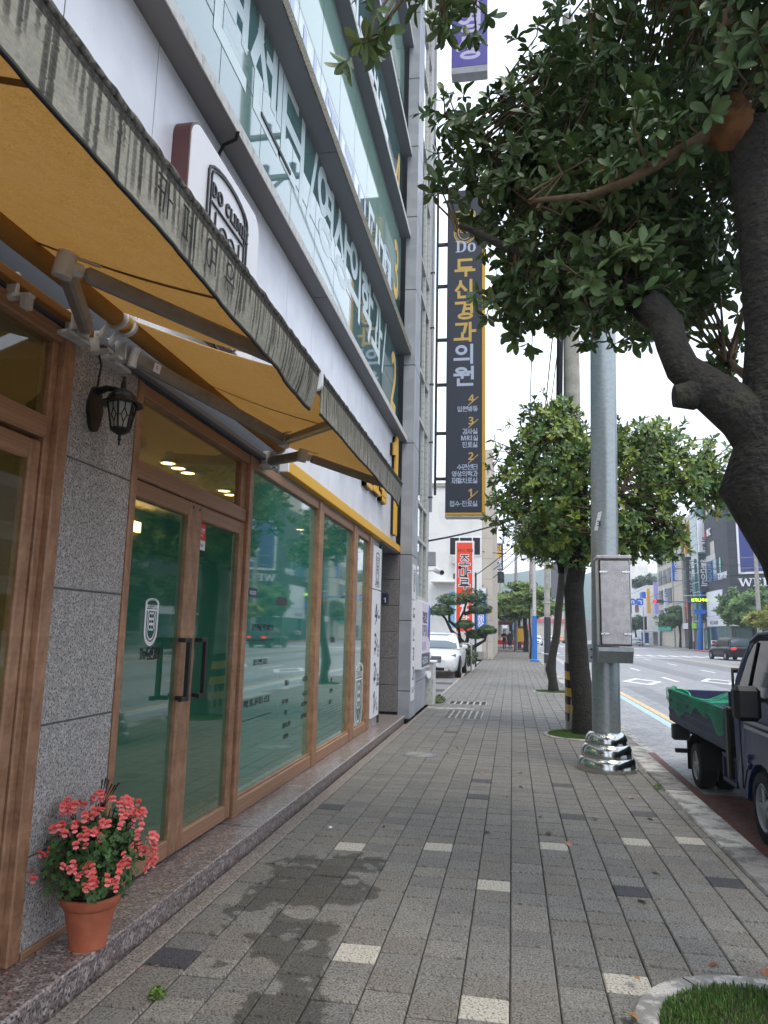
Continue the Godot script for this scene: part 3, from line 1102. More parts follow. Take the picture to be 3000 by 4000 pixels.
	bx(st, Vector3(22.45, -0.2, -60.0), Vector3(22.6, 0.0, 20), 0.02)
	obj("kerb_edge", st, M["kerb_stone"], opp)
	st = mb()
	bx(st, Vector3(22.45, -0.2, -99.0), Vector3(22.6, 0.03, -84.0), 0.02)
	obj("red_kerb", st, M["red"], opp)
	# stone forecourt where the white car stands
	st = mb()
	var fore := group_part("forecourt", self)
	fore.set_meta("kind", "structure")
	flat(st, -9.0, -1.72, -40.0, -15.5, -0.004)
	obj("paving", st, M["concrete"], fore)
	for i in 9:
		for j in 4:
			var s5 := mb()
			var zz := -16.2 - i * 0.9
			var xx := -1.75 - j * 0.62
			bx(s5, Vector3(xx - 0.6, -0.05, zz - 0.88), Vector3(xx, 0.004 + 0.002 * ((i * 7 + j * 3) % 3), zz), 0.008)
			obj("slab", s5, M["granite_grey"] if (i + 2 * j) % 3 else M["concrete_dark"], fore)

func road_marks() -> void:
	var mk := group_part("road_marking", self)
	mk.set_meta("kind", "structure")
	var y := -0.145
	for x in [6.1, 9.6, 16.4, 19.6]:
		var z0 := 10.0 - (4.25 if x == 6.1 else 0.0)
		for i in 9:
			var za: float = -29.45 - 8.4 * (i - 2) if x == 6.1 else -38.0 - 8.4 * (i - 3)
			if za - 3.0 < -63.0:
				continue
			var st := mb()
			flat(st, x - 0.075, x + 0.075, za - 3.0, za, y)
			obj("lane_dash", st, M["white_paint"], mk)
	var st := mb()
	flat(st, 3.06, 3.2, -62, -12, y)
	obj("edge_line", st, M["yellow_paint"], mk)
	st = mb()
	flat(st, 2.84, 3.02, -62, -6, y)
	obj("bus_line", st, M["blue_paint"], mk)
	for x in [12.75, 13.05]:
		st = mb()
		flat(st, x - 0.06, x + 0.06, -62, 15, y)
		obj("centre_line", st, M["yellow_paint"], mk)
	# old trench repairs in the asphalt
	for q in [[7.0, 8.1, -58.0, -16.0], [10.6, 12.2, -60.0, -30.0], [3.6, 4.3, -26.0, -9.0], [14.0, 15.6, -52.0, -20.0]]:
		st = mb()
		flat(st, q[0], q[1], q[2], q[3], -0.1475)
		obj("road_patch", st, M["asphalt_dark"], mk)
	# hollow rhombus that warns of the crossing
	for p in [[4.72, -28.9], [7.85, -30.6]]:
		st = mb()
		var c := Vector3(p[0], y, p[1])
		var o := [Vector3(-0.75, 0, 0.2), Vector3(0.05, 0, -2.0), Vector3(0.75, 0, -0.2), Vector3(-0.05, 0, 2.0)]
		for i in 4:
			var a: Vector3 = o[i]
			var b: Vector3 = o[(i + 1) % 4]
			poly(st, [c + a, c + b, c + b * 0.66, c + a * 0.66], Vector3.UP)
		obj("rhombus", st, M["white_paint"], mk)
	# stop lines and the bars of two crossings
	st = mb()
	flat(st, 3.3, 12.5, -61.6, -60.9, y)
	obj("stop_line", st, M["white_paint"], mk)
	for row in [[-66.0, -70.0], [-104.0, -109.0]]:
		var x := 2.6
		while x < 22.0:
			st = mb()
			flat(st, x, x + 0.5, row[1], row[0], y)
			obj("crossing_bar", st, M["white_paint"], mk)
			x += 1.0
	for i in 7:
		st = mb()
		var z := -74.0 - i * 3.6
		flat(st, 6.0 + i * 0.3, 6.18 + i * 0.3, z - 1.8, z, y)
		obj("guide_dash", st, M["white_paint"], mk)
	for i in 5:
		st = mb()
		flat(st, 18.4, 19.0 + 2.2, -50.0 - i * 1.4, -49.4 - i * 1.4, y)
		obj("crossing_bar", st, M["white_paint"], mk)

const FX := -2.03     # front of the timber frames
const GX := -2.065    # glass

func pane(called: String, x: float, y0: float, y1: float, z0: float, z1: float, m: Material, parent: Node3D) -> MeshInstance3D:
	var st := mb()
	poly(st, [Vector3(x, y0, z0), Vector3(x, y0, z1), Vector3(x, y1, z1), Vector3(x, y1, z0)], Vector3.RIGHT)
	return obj(called, st, m, parent)

func clinic() -> void:
	var b := thing("clinic_building", "glass and aluminium clinic building with a timber framed shop front and granite step", "building")
	var wu: Material = M["wood_up"]
	var wl: Material = M["wood_along"]
	# granite step, slab by slab
	var z := 1.6
	for l in [1.4, 1.3, 1.3, 1.42, 1.36, 1.4, 1.38, 1.4, 1.4, 1.64]:
		var st := mb()
		bx(st, Vector3(-2.5, -0.05, z - l + 0.003), Vector3(-1.785, 0.085, z))
		bx(st, Vector3(-2.5, 0.087, z - l + 0.003), Vector3(-1.765, 0.12, z), 0.007)
		obj("step_slab", st, M["granite_step"], b)
		z -= l
	# room behind the shop front
	boxp("room_floor", Vector3(-6.6, -0.05, -11.3), Vector3(-2.5, 0.118, 1.6), M["concrete_dark"], b, 0.0)
	boxp("room_ceiling", Vector3(-6.6, 2.84, -11.3), Vector3(-2.1, 2.9, 1.6), M["beige_wall"], b, 0.0)
	tinted("room_green", "white_paintwork", Color(0.2, 0.3, 0.2))
	tinted("room_olive", "white_paintwork", Color(0.36, 0.33, 0.15))
	boxp("room_wall", Vector3(-6.7, 0.0, -11.3), Vector3(-6.5, 2.84, 1.6), M["room_green"], b, 0.0)
	boxp("room_wall", Vector3(-6.5, 0.0, -11.35), Vector3(-2.02, 2.84, -11.25), M["room_green"], b, 0.0)
	boxp("room_wall", Vector3(-6.5, 0.0, -3.3), Vector3(-2.12, 2.84, -3.2), M["room_olive"], b, 0.0)
	boxp("room_wall", Vector3(-6.5, 0.0, 1.5), Vector3(-2.0, 2.84, 1.6), M["room_olive"], b, 0.0)
	boxp("reception_counter", Vector3(-5.2, 0.118, -9.6), Vector3(-4.5, 1.1, -6.4), M["room_olive"], b, 0.02)
	boxp("ceiling_fascia", Vector3(-4.5, 2.4, -11.2), Vector3(-4.3, 2.84, -3.4), M["room_olive"], b, 0.0)
	# left bay of the cafe: post, transom, leaf
	var bay := group_part("window_bay", b)
	boxp("post", Vector3(-2.12, 0.12, -2.965), Vector3(FX + 0.02, 2.84, -2.885), wu, bay, 0.006)
	boxp("post_stop", Vector3(-2.1, 0.12, -2.885), Vector3(FX - 0.012, 2.77, -2.84), wu, bay, 0.005)
	boxp("head_rail", Vector3(-2.12, 2.77, -2.885), Vector3(FX + 0.01, 2.84, 1.5), wl, bay, 0.006)
	boxp("transom", Vector3(-2.12, 2.31, -2.84), Vector3(FX, 2.41, 1.5), wl, bay, 0.008)
	boxp("stile", Vector3(-2.1, 0.13, -2.835), Vector3(FX - 0.02, 2.295, -2.765), wu, bay, 0.008)
	boxp("stile", Vector3(-2.1, 0.13, -1.6), Vector3(FX - 0.02, 2.295, -1.5), wu, bay, 0.008)
	boxp("rail", Vector3(-2.1, 2.2, -2.765), Vector3(FX - 0.022, 2.295, 1.5), wl, bay, 0.008)
	boxp("rail", Vector3(-2.1, 0.13, -2.765), Vector3(FX - 0.022, 0.23, 1.5), wl, bay, 0.008)
	pane("pane", GX, 2.41, 2.77, 1.5, -2.84, M["glass_clear"], bay)
	pane("pane", GX, 0.23, 2.2, 1.5, -2.765, M["glass_clear"], bay)
	# granite pier
	var ys := [0.12, 0.52, 1.058, 1.657, 2.265, 2.85]
	for i in 5:
		boxp("granite_slab", Vector3(-2.2, ys[i] + 0.004, -3.556), Vector3(-2.02, ys[i + 1] - 0.004, -2.969), M["granite"], b, 0.004)
	boxp("pier_core", Vector3(-2.19, 0.1, -3.557), Vector3(-2.026, 2.86, -2.968), M["sealant"], b, 0.0)
	boxp("skirting", Vector3(-2.02, 0.12, -3.55), Vector3(-2.005, 0.15, -2.97), wl, b, 0.003)
	# doors
	var d := group_part("double_door", b)
	boxp("post", Vector3(-2.12, 0.12, -3.615), Vector3(FX + 0.02, 2.84, -3.56), wu, d, 0.006)
	boxp("post", Vector3(-2.12, 0.12, -5.41), Vector3(FX + 0.02, 2.84, -5.325), wu, d, 0.006)
	boxp("head_rail", Vector3(-2.12, 2.77, -5.325), Vector3(FX + 0.01, 2.84, -3.615), wl, d, 0.006)
	boxp("transom", Vector3(-2.12, 2.305, -5.325), Vector3(FX, 2.41, -3.615), wl, d, 0.008)
	boxp("post_stop", Vector3(-2.1, 2.41, -5.325), Vector3(FX - 0.012, 2.77, -5.22), wu, d, 0.005)
	pane("pane", GX, 2.41, 2.77, -3.615, -5.22, M["glass_clear"], d)
	for s in [[-3.62, -4.435, 0.03, 0.1], [-4.443, -5.32, 0.09, 0.09]]:
		boxp("stile", Vector3(-2.095, 0.135, s[0] - s[2]), Vector3(FX - 0.005, 2.298, s[0]), wu, d, 0.007)
		boxp("stile", Vector3(-2.095, 0.135, s[1]), Vector3(FX - 0.005, 2.298, s[1] + s[3]), wu, d, 0.007)
		boxp("rail", Vector3(-2.095, 2.2, s[1] + s[3]), Vector3(FX - 0.007, 2.298, s[0] - s[2]), wl, d, 0.007)
		boxp("rail", Vector3(-2.095, 0.135, s[1] + s[3]), Vector3(FX - 0.007, 0.237, s[0] - s[2]), wl, d, 0.007)
		pane("pane", GX, 0.237, 2.2, s[0] - s[2], s[1] + s[3], M["glass_door"], d)
	for hz in [-4.315, -4.56]:
		var st := mb()
		var dz := 0.055 if hz > -4.4 else 0.05
		bx(st, Vector3(-1.985, 1.05, hz - 0.014), Vector3(-1.957, 1.43, hz + 0.014), 0.003)
		for yy in [1.064, 1.416]:
			bx(st, Vector3(-2.04, yy - 0.013, hz - 0.013), Vector3(-1.985, yy + 0.013, hz + 0.013), 0.002)
			bx(st, Vector3(-1.984, yy - 0.013, hz + 0.014), Vector3(-1.958, yy + 0.013, hz + dz + 0.03), 0.002)
		obj("handle", st, M["black_metal"], d)
	for hz in [-4.39, -4.49]:
		var bolt := mb()
		lathe(bolt, [Vector2(0, 0.0), Vector2(0.011, 0.0), Vector2(0.011, 0.004), Vector2(0.0, 0.005)], 10, Transform3D(Basis(Vector3(0, -1, 0), Vector3(1, 0, 0), Vector3(0, 0, 1)), Vector3(FX - 0.006, 2.265, hz)))
		obj("bolt", bolt, M["frame_dark"], d)
	boxp("door_plate", Vector3(-2.05, 0.1205, -5.34), Vector3(-1.9, 0.126, -5.2), M["stainless"], d, 0.001)
	# three panes of the clinic front
	var zs := [[-5.41, -7.46, -7.685], [-7.685, -9.22, -9.505], [-9.505, -10.3, -10.575]]
	for i in 3:
		var w := group_part("shop_window", b)
		var q: Array = zs[i]
		boxp("head_rail", Vector3(-2.12, 2.765, q[1]), Vector3(FX, 2.85, q[0]), wl, w, 0.006)
		boxp("sill", Vector3(-2.12, 0.12, q[1]), Vector3(FX + 0.01, 0.237, q[0]), wl, w, 0.008)
		boxp("bead", Vector3(-2.1, 0.237, q[1]), Vector3(FX - 0.012, 0.25, q[0]), wl, w, 0.003)
		boxp("mullion", Vector3(-2.12, 0.12, q[1] - 0.1), Vector3(FX + 0.02, 2.85, q[1]), wu, w, 0.006)
		boxp("mullion", Vector3(-2.12, 0.12, q[2]), Vector3(FX + 0.005, 2.85, q[1] - 0.102), wu, w, 0.006)
		pane("pane", GX, 0.25, 2.765, q[0], q[1], M["glass_green"], w)
	# the deep entrance
	boxp("number_sign_base", Vector3(-2.3, 0.12, -11.27), Vector3(-2.04, 0.24, -10.6), M["granite"], b)
	boxp("entrance_wall", Vector3(-2.3, 0.24, -11.27), Vector3(-2.06, 2.86, -10.578), M["alu_grey"], b)
	for i in 6:
		var y0 := 0.12 + 0.455 * i
		boxp("granite_slab", Vector3(-3.6, y0 + 0.004, -12.95), Vector3(-1.975, minf(y0 + 0.451, 2.86), -12.79), M["granite_grey"], b, 0.004)
	boxp("entrance_floor", Vector3(-3.8, -0.05, -12.8), Vector3(-2.5, 0.119, -11.27), M["granite_step"], b, 0.0)
	boxp("entrance_back", Vector3(-3.8, 0.1, -12.9), Vector3(-3.6, 2.9, -11.2), M["frame_dark"], b, 0.0)
	boxp("entrance_ceiling", Vector3(-3.8, 2.86, -12.9), Vector3(-2.0, 2.95, -11.27), M["alu_dark"], b, 0.0)
	# corner pillar, panel over panel
	var py := [0.0, 0.47, 1.68, 2.845, 4.9, 6.4, 7.9, 9.4, 10.9, 12.4, 13.9, 15.4, 17.0, 19.0]
	for i in py.size() - 1:
		boxp("pillar_panel", Vector3(-1.972, py[i] + 0.006, -13.6), Vector3(-1.752, py[i + 1] - 0.006, -12.86), M["alu_grey"], b, 0.008)
	boxp("pillar_core", Vector3(-1.97, 0, -13.59), Vector3(-1.762, 19.0, -12.87), M["sealant"], b, 0.0)
	# end bay: stone plinth, panels, a stack of windows
	for q in [[0.0, 0.56, -13.6, -15.4, "alu_grey"], [0.57, 1.1, -13.6, -14.55, "alu_grey"], [0.57, 1.1, -14.56, -15.4, "alu_grey"], [1.11, 2.1, -13.6, -15.4, "alu_grey"]]:
		boxp("end_panel", Vector3(-1.95, q[0], q[3] + 0.004), Vector3(-1.775, q[1] - 0.004, q[2] - 0.004), M[q[4]], b, 0.006)
	var lv := [2.12, 3.25, 3.95, 5.6, 6.6, 8.2, 8.95, 10.7, 11.6, 13.3, 14.4, 16.5, 19.0]
	for i in lv.size() - 1:
		var w := group_part("stair_window", b)
		boxp("frame", Vector3(-1.9, lv[i] - 0.03, -15.05), Vector3(-1.75, lv[i] + 0.04, -13.6), M["alu_light"], w, 0.004)
		pane("pane", -1.79, lv[i] + 0.04, lv[i + 1] - 0.03, -13.6, -14.36, M["glass_upper"], w)
		pane("pane", -1.79, lv[i] + 0.04, lv[i + 1] - 0.03, -14.42, -15.0, M["glass_upper"] if i % 3 != 1 else M["glass_dark"], w)
		boxp("sash_post", Vector3(-1.88, lv[i] + 0.04, -14.42), Vector3(-1.755, lv[i + 1] - 0.03, -14.36), M["alu_light"], w, 0.004)
	boxp("corner_panel", Vector3(-1.95, 2.1, -15.4), Vector3(-1.745, 19.0, -15.0), M["alu_light"], b, 0.01)
	boxp("stair_core", Vector3(-3.5, 2.1, -15.38), Vector3(-2.2, 19.0, -13.62), M["dark_wall"], b, 0.0)
	boxp("end_wall", Vector3(-12, 0, -15.42), Vector3(-1.95, 19.0, -15.25), M["white_paintwork"], b, 0.0)
	boxp("core", Vector3(-12, 2.95, -15.2), Vector3(-2.45, 19.0, 1.6), M["dark_wall"], b, 0.0)
	boxp("roof", Vector3(-12, 19.0, -15.42), Vector3(-1.75, 19.2, 1.6), M["concrete"], b, 0.0)
	# soffit and rail above the shop front
	boxp("head_trim", Vector3(-2.3, 2.855, -12.85), Vector3(-2.045, 2.985, -6.1), M["alu_dark"], b, 0.004)
	boxp("awning_back_rail", Vector3(-2.3, 2.855, -6.09), Vector3(-2.042, 3.12, 1.5), M["frame_dark"], b, 0.004)
	# cladding, module by module
	var mods := []
	for j in range(-1, 16):
		mods.append([0.75 - 0.86 * j, maxf(0.75 - 0.86 * (j + 1), -12.855)])
	for q in mods:
		boxp("white_panel", Vector3(-2.2, 2.99, q[1] + 0.005), Vector3(-2.05, 4.925, q[0] - 0.005), M["white_panel"], b, 0.004)
	boxp("panel_joint", Vector3(-2.2, 2.985, -12.85), Vector3(-2.056, 4.93, 1.6), M["sealant"], b, 0.0)
	var shelf := [4.93, 6.6, 8.96, 10.69, 13.1, 15.2, 17.4]
	for i in shelf.size():
		var y: float = shelf[i]
		var out := -1.885 if i != 1 else -1.84
		for s in [[1.6, -6.945], [-6.955, -12.855]]:
			boxp("ledge", Vector3(-2.3, y, s[1]), Vector3(out, y + (0.08 if i != 1 else 0.1), s[0]), M["alu_dark"], b, 0.004)
			boxp("ledge_edge", Vector3(out + 0.001, y - 0.004, s[1]), Vector3(out + 0.012, y + (0.092 if i != 1 else 0.14), s[0]), M["alu_light"] if i != 1 else M["grimy_edge"], b, 0.003)
			boxp("ledge_top", Vector3(-2.3, y + 0.081 if i != 1 else y + 0.101, s[1]), Vector3(out + 0.0005, y + 0.1 if i != 1 else y + 0.125, s[0]), M["alu_light"], b, 0.002)
	# glass floors between the ledges: lower light, upper light, or an opaque green spandrel
	var rows := [[5.035, 5.765, "glass_upper"], [5.785, 6.597, "glass_upper"], [6.73, 7.65, "glass_upper"], [7.665, 8.957, "glass_spandrel"], [9.065, 9.85, "glass_upper"], [9.865, 10.687, "glass_upper"],
		[10.795, 11.8, "glass_upper"], [11.815, 13.097, "glass_spandrel"], [13.205, 14.2, "glass_upper"], [14.215, 15.197, "glass_upper"], [15.305, 17.397, "glass_spandrel"], [17.5, 19.0, "glass_upper"]]
	for rw in rows:
		for q in mods:
			pane("pane", -2.06, rw[0], rw[1], q[0] - 0.006, q[1] + 0.006, M[rw[2]], b)
	for q in mods:
		for s in [[5.03, 6.6], [6.725, 8.96], [9.06, 10.69], [10.79, 13.1], [13.2, 15.2], [15.3, 19.0]]:
			boxp("gasket", Vector3(-2.09, s[0], q[1] - 0.007), Vector3(-2.062, s[1], q[1] + 0.007), M["frame_dark"], b, 0.0)
	for y in [5.775, 7.657, 9.857, 11.807, 14.207]:
		boxp("gasket", Vector3(-2.09, y - 0.011, -12.85), Vector3(-2.061, y + 0.011, 1.6), M["frame_dark"], b, 0.0)
	boxp("opening_sash", Vector3(-2.07, 5.75, -6.07), Vector3(-2.045, 5.79, -5.24), M["black_metal"], b, 0.004)
	# blinds and floor slabs seen through the glass
	for s in [[5.0, 6.6], [6.7, 8.9], [9.0, 10.7], [10.8, 13.1], [13.2, 19.0]]:
		boxp("blind", Vector3(-2.42, s[0], -12.8), Vector3(-2.4, s[1], 1.6), M["grey_wall"], b, 0.0)
	# white film behind the third row of glass, up to where the lettering starts
	boxp("film", Vector3(-2.1, 6.73, -9.64), Vector3(-2.075, 7.645, -4.5), M["film_white"], b, 0.0)
	downlights(b)

func downlights(b: Node3D) -> void:
	var first: Node3D = null
	var spots := [[-2.8, -5.5, "first"], [-2.8, -5.69, "second"], [-2.8, -5.88, "third"], [-2.8, -6.71, "fourth"], [-2.82, -6.92, "fifth"], [-2.83, -9.47, "sixth"], [-5.22, -9.37, "seventh"], [-5.02, -9.37, "eighth"], [-4.81, -9.37, "ninth"]]
	for i in spots.size():
		var s: Array = spots[i]
		var o := group_part("ceiling_light", b, Vector3(s[0], 2.84, s[1]))
		var st := mb()
		lathe(st, [Vector2(0.075, 0.0), Vector2(0.075, -0.012), Vector2(0.06, -0.014), Vector2(0.058, -0.004)], 18)
		obj("rim", st, M["sign_white"], o)
		st = mb()
		lathe(st, [Vector2(0.0, -0.009), Vector2(0.058, -0.009)], 18)
		lathe(st, [Vector2(0.058, -0.008), Vector2(0.0, -0.002)], 18)
		obj("bulb", st, M["lamp_warm"], o)
		var l := SpotLight3D.new()
		l.name = "light"
		l.position = Vector3(0, -0.03, 0)
		l.rotation_degrees.x = -90
		l.spot_angle = 62
		l.light_energy = 0.25
		l.light_size = 0.05
		l.light_color = Color(1.0, 0.83, 0.55)
		l.spot_range = 12
		l.spot_attenuation = 2.0
		l.shadow_enabled = true
		o.add_child(l)
	# a strip lamp deeper in the room
	var o := group_part("strip_light", b, Vector3(-4.28, 2.62, -6.6))
	var st := mb()
	bx(st, Vector3(0.0, -0.06, -1.2), Vector3(0.03, 0.06, 1.2), 0.005)
	obj("tube", st, M["lamp_warm"], o)
	var al := AreaLight3D.new()
	al.name = "light"
	al.area_size = Vector2(2.4, 0.12)
	al.position = Vector3(0.04, 0, 0)
	al.rotation_degrees.y = -90
	al.light_energy = 0.5
	al.light_color = Color(1.0, 0.85, 0.55)
	al.area_range = 12.0
	al.shadow_enabled = true
	o.add_child(al)

func canopy_point(u: float, z: float, z0: float, z1: float, top: float) -> Vector3:
	# from the roller (u 0) down to the front bar (u 1), hanging a little in the middle
	var s := sin(PI * u) * 0.03 * (0.6 + 0.4 * sin(PI * (z - z0) / (z1 - z0)))
	return Vector3(lerpf(-1.92, -0.895, u), lerpf(3.03, 2.668, u) - s + top, z)

func arm_limb(st: SurfaceTool, a: Vector3, b: Vector3, w: float, h: float) -> void:
	bar(st, a, b, w, h, 0.012, Vector3(0.2, 1, 0))

func awnings() -> void:
	for k in 2:
		var z0 := 0.45 if k == 0 else -3.145
		var z1 := -3.105 if k == 0 else -5.7
		var lab := "dirty yellow cafe awning with Hangul lettering on its streaked valance, nearest the viewer" if k == 0 else "smaller plain yellow awning with a streaked valance and bent arms over the clinic doors"
		var o := thing("retractable_awning", lab, "awning", Vector3.ZERO, 0.0, "yellow awnings over the shop front")
		var rows := []
		var n := 34
		for i in 11:
			var r := []
			for j in n + 1:
				r.append(canopy_point(i / 10.0, lerpf(z0 - 0.03, z1 + 0.03, j / float(n)), z0, z1, 0.0))
			rows.append(r)
		var st := mb()
		sheet(st, rows, false)
		for r in rows:
			for j in r.size():
				r[j] = r[j] + Vector3(0, -0.0035, 0)
		sheet(st, rows, true)
		obj("canopy", st, M["canvas"], o)
		for sz in ([-0.15, -1.32, -2.42] if k == 0 else [-4.15]):
			st = mb()
			var hem := []
			for i in 11:
				var p := canopy_point(i / 10.0, sz, z0, z1, -0.006)
				hem.append([p + Vector3(0, 0, 0.014), p - Vector3(0, 0, 0.014)])
			sheet(st, hem, false)
			obj("seam", st, M["canvas_hem"], o)
		# front bar and the valance under it
		st = mb()
		bx(st, Vector3(-0.925, 2.615, z1), Vector3(-0.87, 2.675, z0), 0.012)
		obj("front_bar", st, M["arm_grey"], o)
		st = mb()
		var bead := []
		var m := 120 if k == 0 else 90
		for j in m + 1:
			var z := lerpf(z0, z1, j / float(m))
			bead.append(Vector3(-0.872 + 0.0015 * sin(z * 61.0), 2.672 + 0.0015 * sin(z * 37.0) + 0.001 * sin(z * 113.0), z))
		var rad := []
		for j in m + 1:
			rad.append(0.0125 + 0.0012 * sin(j * 2.1) + 0.0008 * sin(j * 5.3))
		tube(st, bead, rad, 8)
		obj("welt", st, M["moss_bar"], o)
		var vr := []
		for i in 7:
			var v := i / 6.0
			var r := []
			for j in 161:
				var t := j / 160.0
				var z := lerpf(z0 - 0.005, z1 + 0.005, t)
				var far := smoothstep(0.55, 1.0, t)
				var wave := (sin(z * 7.0 + k) * 0.004 + sin(z * 19.0) * 0.0015) * (0.4 + far) + sin(z * 61.0 + 1.0) * 0.0006
				var curl := far * v * v * (0.035 if k == 0 else 0.02) * sin(PI * (t - 0.4))
				r.append(Vector3(-0.866 + wave * v * 1.6 - curl, 2.658 - v * 0.18 + far * v * 0.008, z))
			vr.append(r)
		st = mb()
		sheet(st, vr, true)
		for r in vr:
			for j in r.size():
				r[j] = r[j] + Vector3(-0.003, 0, 0)
		sheet(st, vr, false)
		obj("valance", st, M["valance"], o)
		st = mb()
		var cord := []
		for j in range(0, 161, 2):
			cord.append(vr[6][j] + Vector3(0.0015, 0, 0))
		tube(st, cord, [0.005], 6)
		obj("valance_hem", st, M["black_rubber"], o)
		# roller with its square bar behind
		st = mb()
		tube(st, [Vector3(-1.9, 2.985, z0), Vector3(-1.9, 2.985, z1 + (0.02 if k == 0 else -0.0))], [0.046], 20)
		obj("roller", st, M["roller_canvas"], o)
		boxp("square_bar", Vector3(-2.03, 2.868, z1 + 0.05), Vector3(-1.985, 2.912, z0), M["canvas_hem"] if k == 0 else M["alu_dark"], o, 0.004)
		# arms
		var arms := [[Vector3(-1.93, 2.85, -2.9), Vector3(-1.6, 2.79, -2.24), Vector3(-0.93, 2.632, -2.93)]] if k == 0 else [[Vector3(-1.9, 2.85, -3.28), Vector3(-1.535, 2.777, -4.69), Vector3(-0.93, 2.632, -3.78)], [Vector3(-1.97, 2.86, -5.63), Vector3(-1.536, 2.777, -5.12), Vector3(-0.93, 2.632, -5.65)]]
		for a in arms:
			var g := group_part("arm", o)
			st = mb()
			arm_limb(st, a[0], a[1], 0.052, 0.072)
			obj("upper_arm", st, M["arm_grey"], g)
			st = mb()
			arm_limb(st, a[1] + (a[2] - a[1]).normalized() * 0.07, a[2], 0.042, 0.06)
			obj("forearm", st, M["arm_grey"], g)
			st = mb()
			var up := Vector3(0.2, 1, 0).normalized()
			tube(st, [a[1] - up * 0.046, a[1] + up * 0.046], [0.036], 14)
			arm_limb(st, a[1], a[1] + (a[2] - a[1]).normalized() * 0.07, 0.05, 0.05)
			obj("elbow", st, M["alu_light"], g)
			st = mb()
			bar(st, a[1] + up * 0.05 - (a[1] - a[0]).normalized() * 0.03, a[1] + up * 0.05 + (a[2] - a[1]).normalized() * 0.12, 0.012, 0.006)
			obj("elbow_strap", st, M["alu_light"], g)
			st = mb()
			tube(st, [a[0] - up * 0.05, a[0] + up * 0.05], [0.024], 12)
			box(st, Vector3(-2.0, a[0].y - 0.045, a[0].z), Vector3(0.1, 0.02, 0.16), Basis(), 0.004)
			box(st, Vector3(-1.97, a[0].y + 0.03, a[0].z + 0.03), Vector3(0.09, 0.1, 0.012), Basis(), 0.003)
			box(st, Vector3(-1.97, a[0].y + 0.03, a[0].z - 0.03), Vector3(0.09, 0.1, 0.012), Basis(), 0.003)
			obj("shoulder_bracket", st, M["alu_light"], g)
		# brackets that carry the roller
		for bz in ([-2.5, -3.1] if k == 0 else [-3.19, -5.66]):
			st = mb()
			box(st, Vector3(-2.01, 2.86, bz), Vector3(0.05, 0.12, 0.022), Basis(), 0.003)
			box(st, Vector3(-1.98, 2.815, bz), Vector3(0.13, 0.016, 0.04), Basis(), 0.003)
			if bz != -2.5:
				lathe(st, [Vector2(0.0, -0.012), Vector2(0.058, -0.012), Vector2(0.058, 0.012), Vector2(0.0, 0.012)], 18, Transform3D(Basis(Vector3(1, 0, 0), Vector3(0, 0, 1), Vector3(0, -1, 0)), Vector3(-1.9, 2.985, bz)))
				box(st, Vector3(-1.955, 2.93, bz), Vector3(0.03, 0.11, 0.022), Basis(Vector3(0, 0, 1), -0.7), 0.003)
			else:
				box(st, Vector3(-1.94, 2.79, bz), Vector3(0.03, 0.06, 0.05), Basis(), 0.004)
			obj("bracket", st, M["alu_light"], o)
		if k == 0:
			# end cap of the bar
			st = mb()
			prism(st, rounded(0.075, 0.115, 0.03), -0.012, 0.012, Transform3D(Basis(Vector3(1, 0, 0), Vector3(0, 1, 0), Vector3(0, 0, 1)), Vector3(-0.89, 2.64, z1 - 0.012)))
			obj("end_cap", st, M["sign_white"], o)
			st = mb()
			var sp := [["카", -1.517], ["페", -1.657], ["여", -1.812], ["유", -1.95]]
			for q in sp:
				write(st, q[0], 0.1, on_x(-0.854, 2.515, q[1]), 0.075, 0.0, false, 1.0, 0.85)
			obj("lettering", st, M["ink_black"], o)
		else:
			# maker's stickers on the left arm
			var xf := Transform3D(Basis(Vector3(0.25, -0.05, -0.96).normalized(), Vector3(0.2, 1, 0).normalized(), Vector3(0.96, -0.19, 0.26).normalized()).orthonormalized(), Vector3(-1.845, 2.838, -3.38))
			st = mb()
			poly(st, [xf * Vector3(0, -0.024, 0.008), xf * Vector3(0.05, -0.024, 0.008), xf * Vector3(0.05, 0.024, 0.008), xf * Vector3(0, 0.024, 0.008)], xf.basis.z)
			obj("sticker", st, M["sign_white"], o)
			letters("sticker_print", "L", 0.024, xf * Transform3D(Basis(), Vector3(0.018, -0.008, 0.009)), M["ink_black"], o)
	wall_lantern()

